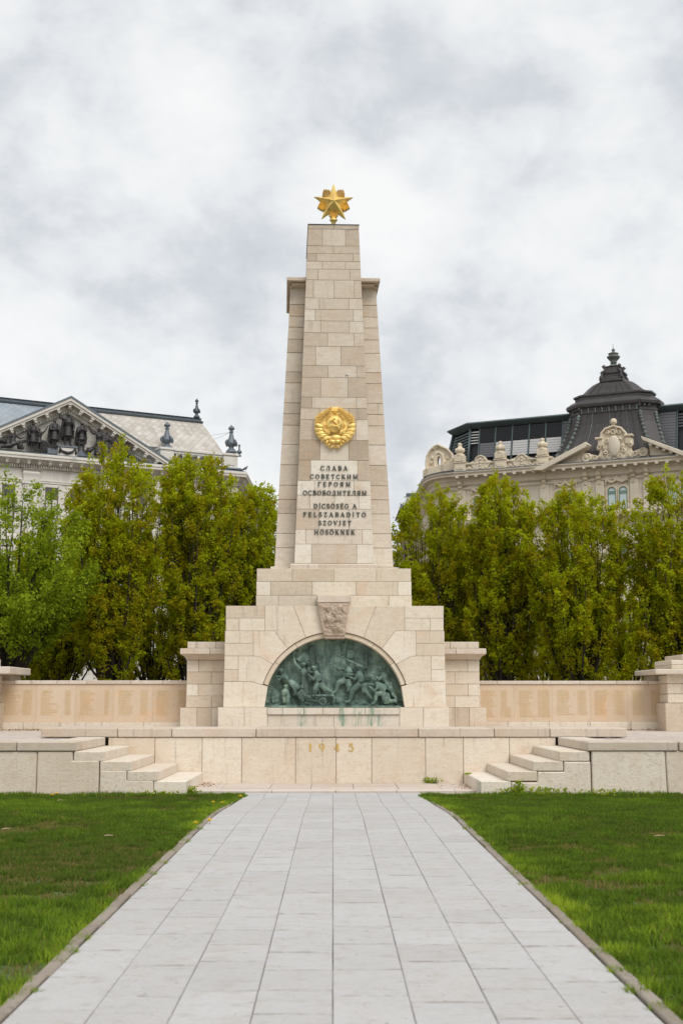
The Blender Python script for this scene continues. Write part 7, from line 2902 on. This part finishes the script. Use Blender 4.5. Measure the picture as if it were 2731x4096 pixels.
    col = np.where(nb[ti], rg.uniform(.0, .38, m), col + .12 * hz)
    # openings in the crown where the stems and the facade behind show
    hole = .55 * vnoise(P[:, 0] + .6 * P[:, 1] + 40, P[:, 2] * .55 + 9, .50, seed + 3) + .45 * vnoise(P[:, 0] - .5 * P[:, 1] + 60, P[:, 2] * .6 + 3, .24, seed + 4)
    keep = (hole > .36) | (rg.random(m) < .12)
    P, col = P[keep], col[keep]
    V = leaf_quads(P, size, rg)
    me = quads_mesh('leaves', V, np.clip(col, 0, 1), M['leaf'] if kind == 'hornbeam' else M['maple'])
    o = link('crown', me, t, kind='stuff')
    return t


COLN = (.35, .68, .92, 1.0, 1.0, .94, .78, .32)
tree(445, 50, 1775, 200, 'tallest olive-green hornbeam, in front of the pediment corner, second mass of foliage from the left', 1, bronze=.42)
tree(775, 52, 1805, 172, 'olive-green upswept hornbeam right of the tallest one, in front of the left roof', 2, bronze=.40, prof=COLN)
tree(1010, 54, 1925, 165, 'narrow hornbeam partly hidden by the left side of the obelisk', 3, bronze=.2, prof=COLN)
tree(235, 55, 2070, 200, 'lower dark green hornbeam between the maple and the tallest hornbeam at left', 4, bronze=.25)
tree(610, 57, 2130, 250, 'low dense hornbeam filling the gap behind the two tall left ones', 5, bronze=.25, nst=34, ntw=24)
tree(920, 58, 2130, 220, 'low hornbeam behind the left pilaster of the monument', 15, bronze=.15, nst=30, ntw=22)
tree(40, 46, 1845, 370, 'loose bright green maple with open branches at the left edge', 6, kind='maple', nst=40, ntw=26, nlf=52, bronze=.06, size=.088, prof=(.6, .95, 1.0, .95, .80, .68, .46, .10))
tree(-160, 49, 2150, 300, 'low bright green maple cut off by the left edge of the photo', 16, kind='maple', nst=30, ntw=24, nlf=34, bronze=0, size=.10)
tree(1745, 53, 1960, 180, 'rounded hornbeam just right of the obelisk', 7, bronze=.38, prof=COLN)
tree(2015, 51, 1890, 150, 'pointed hornbeam, second to the right of the obelisk', 8, bronze=.36, prof=(.4, .75, .95, 1.0, .98, .86, .62, .16))
tree(2325, 49, 1945, 222, 'broad round-topped hornbeam in front of the dome building, branches spreading low', 9, bronze=.28, prof=(.55, .85, .95, 1.0, 1.0, .95, .84, .50))
tree(2720, 48, 1885, 185, 'tall hornbeam cut off by the right edge of the photo', 10, bronze=.3, prof=COLN)
tree(2520, 56, 2250, 240, 'low hornbeam behind, between the round-topped one and the one at the right edge', 11, bronze=.2, nst=32, ntw=22)
tree(1880, 57, 2170, 220, 'low dense hornbeam behind the two trees nearest the obelisk on the right', 12, bronze=.2, nst=32, ntw=22)

tree(2175, 58, 2330, 190, 'low hornbeam filling the gap behind the second and third tall trees on the right', 21, bronze=.15, nst=26, ntw=20, nlf=50)
tree(120, 58, 2260, 260, 'low hornbeam behind the bright green maple at left', 22, bronze=.15, nst=26, ntw=20, nlf=50)

# ================================================================ GRASS
def gz(y):
    t = np.clip((y - 19.5) / 6.0, 0, 1)
    return -0.13 * t * t * (3 - 2 * t)


def lawn_blades(side, seed, dens):
    rg = np.random.default_rng(seed)
    y = np.sqrt(rg.uniform(5.2 ** 2, 26.5 ** 2, int(dens * 240)))
    xmax = .27 * y + 3.6
    x0 = HALF + .075
    x = x0 + (xmax - x0) * rg.random(len(y))
    keep = rg.random(len(y)) < (xmax - x0) / (.27 * 26.5 + 3.6 - x0) * 1.2 + .05
    keep &= (x < .255 * y + 1.3) | (rg.random(len(y)) < .5)
    x, y = x[keep] * side, y[keep]
    n1 = vnoise(x, y, 1.3, seed + 1) * .55 + vnoise(x, y, .45, seed + 2) * .45
    n2 = vnoise(x, y, .16, seed + 3)
    n3 = vnoise(x, y * .6, 2.2, seed + 4)
    bare = (vnoise(x, y, .8, seed + 5) * .6 + vnoise(x, y, .25, seed + 6) * .4) > ((.585 if side < 0 else .63) + .007 * (y - 8))
    keep = ~bare | (rg.random(len(x)) < .30)
    keep &= (vnoise(x, y, .11, seed + 9) > .18)
    x, y, n1, n2, n3, bare = x[keep], y[keep], n1[keep], n2[keep], n3[keep], bare[keep]
    m = len(x)
    h = (.012 + .055 * n2 ** 1.5 + .02 * n1) * rg.uniform(.6, 1.35, m)
    edge = np.clip(1 - (np.abs(x) - x0) / .28, 0, 1)
    lush = .6 * np.clip((vnoise(x, y, .35, seed + 7) - .60) * 4, 0, 1) * np.clip((15.5 - y) / 5, 0, 1)
    h *= 1 + .15 * edge + .25 * lush
    h = np.where(bare, h * .6, h)
    col = .42 + .50 * (n1 - .45) + .25 * (n2 - .5) + .25 * (n3 - .5) + rg.normal(size=m) * .11 + .30 * edge * n2 + .40 * lush + .10 * np.clip((13 - y) / 6, 0, 1)
    col = np.where(bare & (rg.random(m) < .75), rg.uniform(0, .16, m), col)
    col = np.where(rg.random(m) < .03, .05, col)
    w = rg.uniform(.0035, .0075, m) * (1 + (y - 5) * .035) 
    th = rg.uniform(0, math.pi * 2, m)
    ln = rg.normal(size=(m, 2)) * .45 * h[:, None]
    B = np.stack([x, y, gz(y) - .022], 1)
    dx = np.stack([np.cos(th) * w, np.sin(th) * w, np.zeros(m)], 1)
    T = B + np.stack([ln[:, 0], ln[:, 1], h + .012], 1)
    V = np.stack([B - dx, B + dx, T], 1)
    return V, np.clip(col, 0, 1)


for side, seed, word in ((-1, 40, 'left'), (1, 60, 'right')):
    V, c = lawn_blades(side, seed, 4300)
    o = link('grass', quads_mesh('grass', V, c, M['grass']), None, kind='stuff')
    tag(o, 'short uneven green grass %s of the paved path' % word, 'grass')


def tuft_mesh(n, r, h, seed, wd_=.005, shade=(.6, 1.0)):
    rg = np.random.default_rng(seed)
    a = rg.uniform(0, 2 * math.pi, n)
    q = np.sqrt(rg.random(n)) * r
    B = np.stack([q * np.cos(a), q * np.sin(a), np.zeros(n)], 1)
    hh_ = h * rg.uniform(.5, 1.1, n)
    T = B * 1.5 + np.stack([rg.normal(size=n) * h * .35, rg.normal(size=n) * h * .35, hh_], 1)
    th = rg.uniform(0, math.pi, n)
    dx = np.stack([np.cos(th), np.sin(th), np.zeros(n)], 1) * wd_
    return quads_mesh('tuft', np.stack([B - dx, B + dx, T], 1), rg.uniform(*shade, n), M['grass'])


z4 = lambda x, y: (x * .82908, 3100 + y * .82908)
z5 = lambda x, y: (1300 + x * .91263, 3100 + y * .91263)


def on_ground(px, py, dz=0.0):
    d = sight(px, py)
    z = 0.0
    for _ in range(6):
        t = (z + dz - EYE) / d[2]
        z = ground_z(t * d[1])
    return t * d[0], t * d[1], z + dz


TM = [tuft_mesh(60, .05, .055, 90 + k) for k in range(4)]
TL = sorted([z4(*q) for q in ((1080, 158), (985, 262), (910, 322), (852, 372), (795, 428), (740, 480), (685, 532), (400, 793), (287, 900), (480, 720), (348, 856), (120, 1045))], key=lambda q: -q[1])
TR = sorted([z5(*q) for q in ((470, 102), (560, 184), (615, 238), (700, 312), (838, 436), (888, 480), (1022, 590), (1068, 648), (1212, 778), (1305, 862), (1375, 950), (1455, 1030))], key=lambda q: -q[1])
for lst, word in ((TL, 'left'), (TR, 'right')):
    for i, q in enumerate(lst):
        x, y, z = on_ground(*q)
        s_ = -1 if word == 'left' else 1
        x = s_ * (HALF + .03 + rm.uniform(-.02, .03))
        o = link('grass_tuft', TM[i % 4], None, (x, y, z - .01))
        o.scale = (rm.uniform(.7, 1.1), rm.uniform(.9, 1.7), rm.uniform(.6, 1.0))
        ordn = ('first', 'second', 'third', 'fourth', 'fifth', 'sixth', 'seventh', 'eighth', 'ninth', 'tenth', 'eleventh', 'twelfth')[i]
        tag(o, 'green grass tuft in the joint beside the %s kerb, %s from the camera' % (word, ordn), 'grass tuft', 'grass tufts along the kerbs')

# dandelions
def dandelion(px, py, lab, z=None, Yp=None):
    x, y, zz0 = on_ground(px, py, .045)
    g = MB()
    g.tube([(0, 0, -.05), (.004, 0, .0)], .003, 4)
    st_ = None
    root = empty('dandelion', (x, y, zz0), lab, 'flower', group='yellow dandelions in the lawn')
    g.obj('stalk', M['greenwood'], root)
    g = MB()
    for k in range(16):
        a = 2 * math.pi * k / 16
        for r_, h_ in ((.040, .010), (.028, .02)):
            g.add([(0, 0, 0), (r_ * math.cos(a - .17), r_ * math.sin(a - .17), h_), (r_ * 1.1 * math.cos(a), r_ * 1.1 * math.sin(a), h_ + .002), (r_ * math.cos(a + .17), r_ * math.sin(a + .17), h_)], [(0, 1, 2, 3)])
    g.ball((0, 0, .012), .018, 8, 4)
    g.obj('petals', M['yellow'], root)


for q, lab in ((z4(1160, 103), 'dandelion nearest the head of the path, at the end of the left kerb'), (z4(1030, 133), 'small dandelion in the left lawn below the steps'), (z4(1072, 136), 'dandelion in the left lawn close to its kerb, right of a smaller one'),
               (z4(943, 234), 'dandelion closest to the camera, beside the left kerb'), (z4(1012, 220), 'dandelion touching the left kerb, above the nearest one'), (z1(396, 1003), 'yellow dandelion at the foot of the left terrace wall'),
               (z1(366, 1012), 'second dandelion at the foot of the left terrace wall, lower and further left'), (z5(1430, 72), 'single dandelion at the foot of the right terrace wall')):
    dandelion(q[0], q[1], lab)
for q, lab in ((z4(525, 293), 'pale dry straw lying in the middle of the left lawn'), (z4(30, 260), 'pale dry straw near the left edge of the lawn'), (z5(1462, 267), 'pale dry twig lying on the right lawn'), (z4(290, 122), 'small dry leaf scrap in the grass below the left terrace wall')):
    x, y, zz0 = on_ground(q[0], q[1], .05)
    g = MB()
    L_ = .055 if 'twig' not in lab else .06
    g.tube([(-L_, 0, .0), (0, .01, .006), (L_, .005, .002)], [.004, .006, .003], 5)
    g.tube([(0, .01, .004), (L_ * .6, -.02, .008)], .003, 4)
    o = g.obj('straw', M['straw'], None, loc=(x, y, zz0))
    tag(o, lab, 'straw')


def weed(x, y, z, n, r, h, seed, lab, leafy=True, name='weed', tint=(.3, .9)):
    rg = np.random.default_rng(seed)
    root = empty(name, (x, y, z), lab, 'weed', group='weeds at the foot of the stonework')
    link('blades', tuft_mesh(n, r, h * .8, seed, .006, tint), root, kind='stuff')
    if leafy:
        k = n
        P = np.stack([rg.normal(size=k) * r * .8, rg.normal(size=k) * r * .5, rg.uniform(.1, 1, k) * h], 1)
        link('leaves', quads_mesh('leaves', leaf_quads(P, .05, rg), rg.uniform(.2, .9, k), M['maple']), root, kind='stuff')
    return root


x_ = lambda q, Y: W0.hit(*q, Y)[0]
weed(x_(z1(1322, 940), 26.5), 26.75, -.13, 80, .09, .15, 5, 'green weed growing at the corner of the lowest left step')
weed(x_(z3(525, 860), 26.2), 26.28, -.13, 90, .06, .28, 6, 'tall leafy weed growing against the lowest right step')
weed(x_(z3(700, 870), 26.2), 26.25, -.13, 180, .30, .16, 7, 'low band of weeds along the base of the right stair')
weed(x_(z3(450, 890), 26.2), 26.25, -.13, 90, .12, .14, 8, 'low weeds just left of the tall leafy one at the right stair')
weed(x_(z2(1320, 452), 29.7), 29.7, -.10, 60, .11, .12, 9, 'reddish-green weed at the foot of the podium wall right of the year', tint=(0, .5))
weed(x_(z3(258, 780), 27), 28.9, ztop[0], 16, .07, .03, 10, 'small weed growing out of the back of the lowest right step')
weed(x_(z3(1060, 865), 26.2), 26.25, -.13, 130, .35, .12, 12, 'short weeds under the right terrace wall stones')
weed(x_(z1(1080, 1000), 26.2), 26.2, -.13, 90, .3, .10, 13, 'short weeds in front of the lowest left step')
# fringe of longer grass where the lawn meets the stone
rg = np.random.default_rng(77)
Bs, cs = [], []
for sgn in (-1, 1):
    m = 9000
    x = sgn * rg.uniform(1.58, 9, m)
    y = np.where(np.abs(x) > 2.75, rg.uniform(25.9, 26.42, m), rg.uniform(25.9, 26.15, m) + .0)
    yy = y.copy()
    h = rg.uniform(.03, .095, m) * (.5 + vnoise(x, y, .35, 5))
    th = rg.uniform(0, math.pi, m)
    w = rg.uniform(.004, .008, m) * 1.6
    B = np.stack([x, yy, np.full(m, -.14)], 1)
    dx = np.stack([np.cos(th) * w, np.sin(th) * w, np.zeros(m)], 1)
    T = B + np.stack([rg.normal(size=m) * .02, rg.normal(size=m) * .02, h], 1)
    Bs.append(np.stack([B - dx, B + dx, T], 1))
    cs.append(np.clip(.55 + rg.normal(size=m) * .18, 0, 1))
o = link('grass', quads_mesh('grass', np.concatenate(Bs), np.concatenate(cs), M['grass']), None, kind='stuff')
tag(o, 'longer grass fringe along the foot of the terrace walls', 'grass')
# grass creeping over the ends of the path
Bs, cs = [], []
for sgn in (-1, 1):
    m = 5000
    y = rg.uniform(21.5, 26.4, m)
    e = HALF + .1 - .17 * np.clip((y - 21.5) / 4.7, 0, 1) ** 2 - .05 * vnoise(y, y * 0, .3, 3)
    x = sgn * (e + (HALF + .14 - e) * rg.random(m))
    h = rg.uniform(.02, .06, m)
    th = rg.uniform(0, math.pi, m)
    B = np.stack([x, y, gz(y) - .01], 1)
    dx = np.stack([np.cos(th), np.sin(th), np.zeros(m)], 1) * .008
    T = B + np.stack([rg.normal(size=m) * .02, rg.normal(size=m) * .02, h], 1)
    Bs.append(np.stack([B - dx, B + dx, T], 1))
    cs.append(np.clip(.6 + rg.normal(size=m) * .2, 0, 1))
o = link('grass', quads_mesh('grass', np.concatenate(Bs), np.concatenate(cs), M['grass']), None, kind='stuff')
tag(o, 'grass creeping over the kerbs at the far end of the path', 'grass')
# dry leaf litter in the corners by the steps
Bs = []
for X, Y, n, zz9 in ((x_(z1(1420, 905), 29), 28.9, 90, -.095), (x_(z3(190, 860), 28.5), 28.3, 90, -.095), (x_(z1(230, 545), 37.3), 37.3, 500, FLOOR + .02), (x_(z3(1290, 503), 37.3), 37.3, 300, FLOOR + .02)):
    P = np.stack([X + rg.normal(size=n) * (.16 if Y < 30 else 1.0), Y + rg.normal(size=n) * (.45 if Y < 30 else .05), np.full(n, zz9) + rg.uniform(0, .03, n)], 1)
    Bs.append(leaf_quads(P, .026, rg))
V = np.concatenate(Bs)
o = link('leaf_litter', quads_mesh('leaf_litter', V, np.zeros(len(V)), M['rust']), None, kind='stuff')
tag(o, 'brown dry leaf litter gathered by the lowest steps and along the inscribed walls', 'leaf litter')
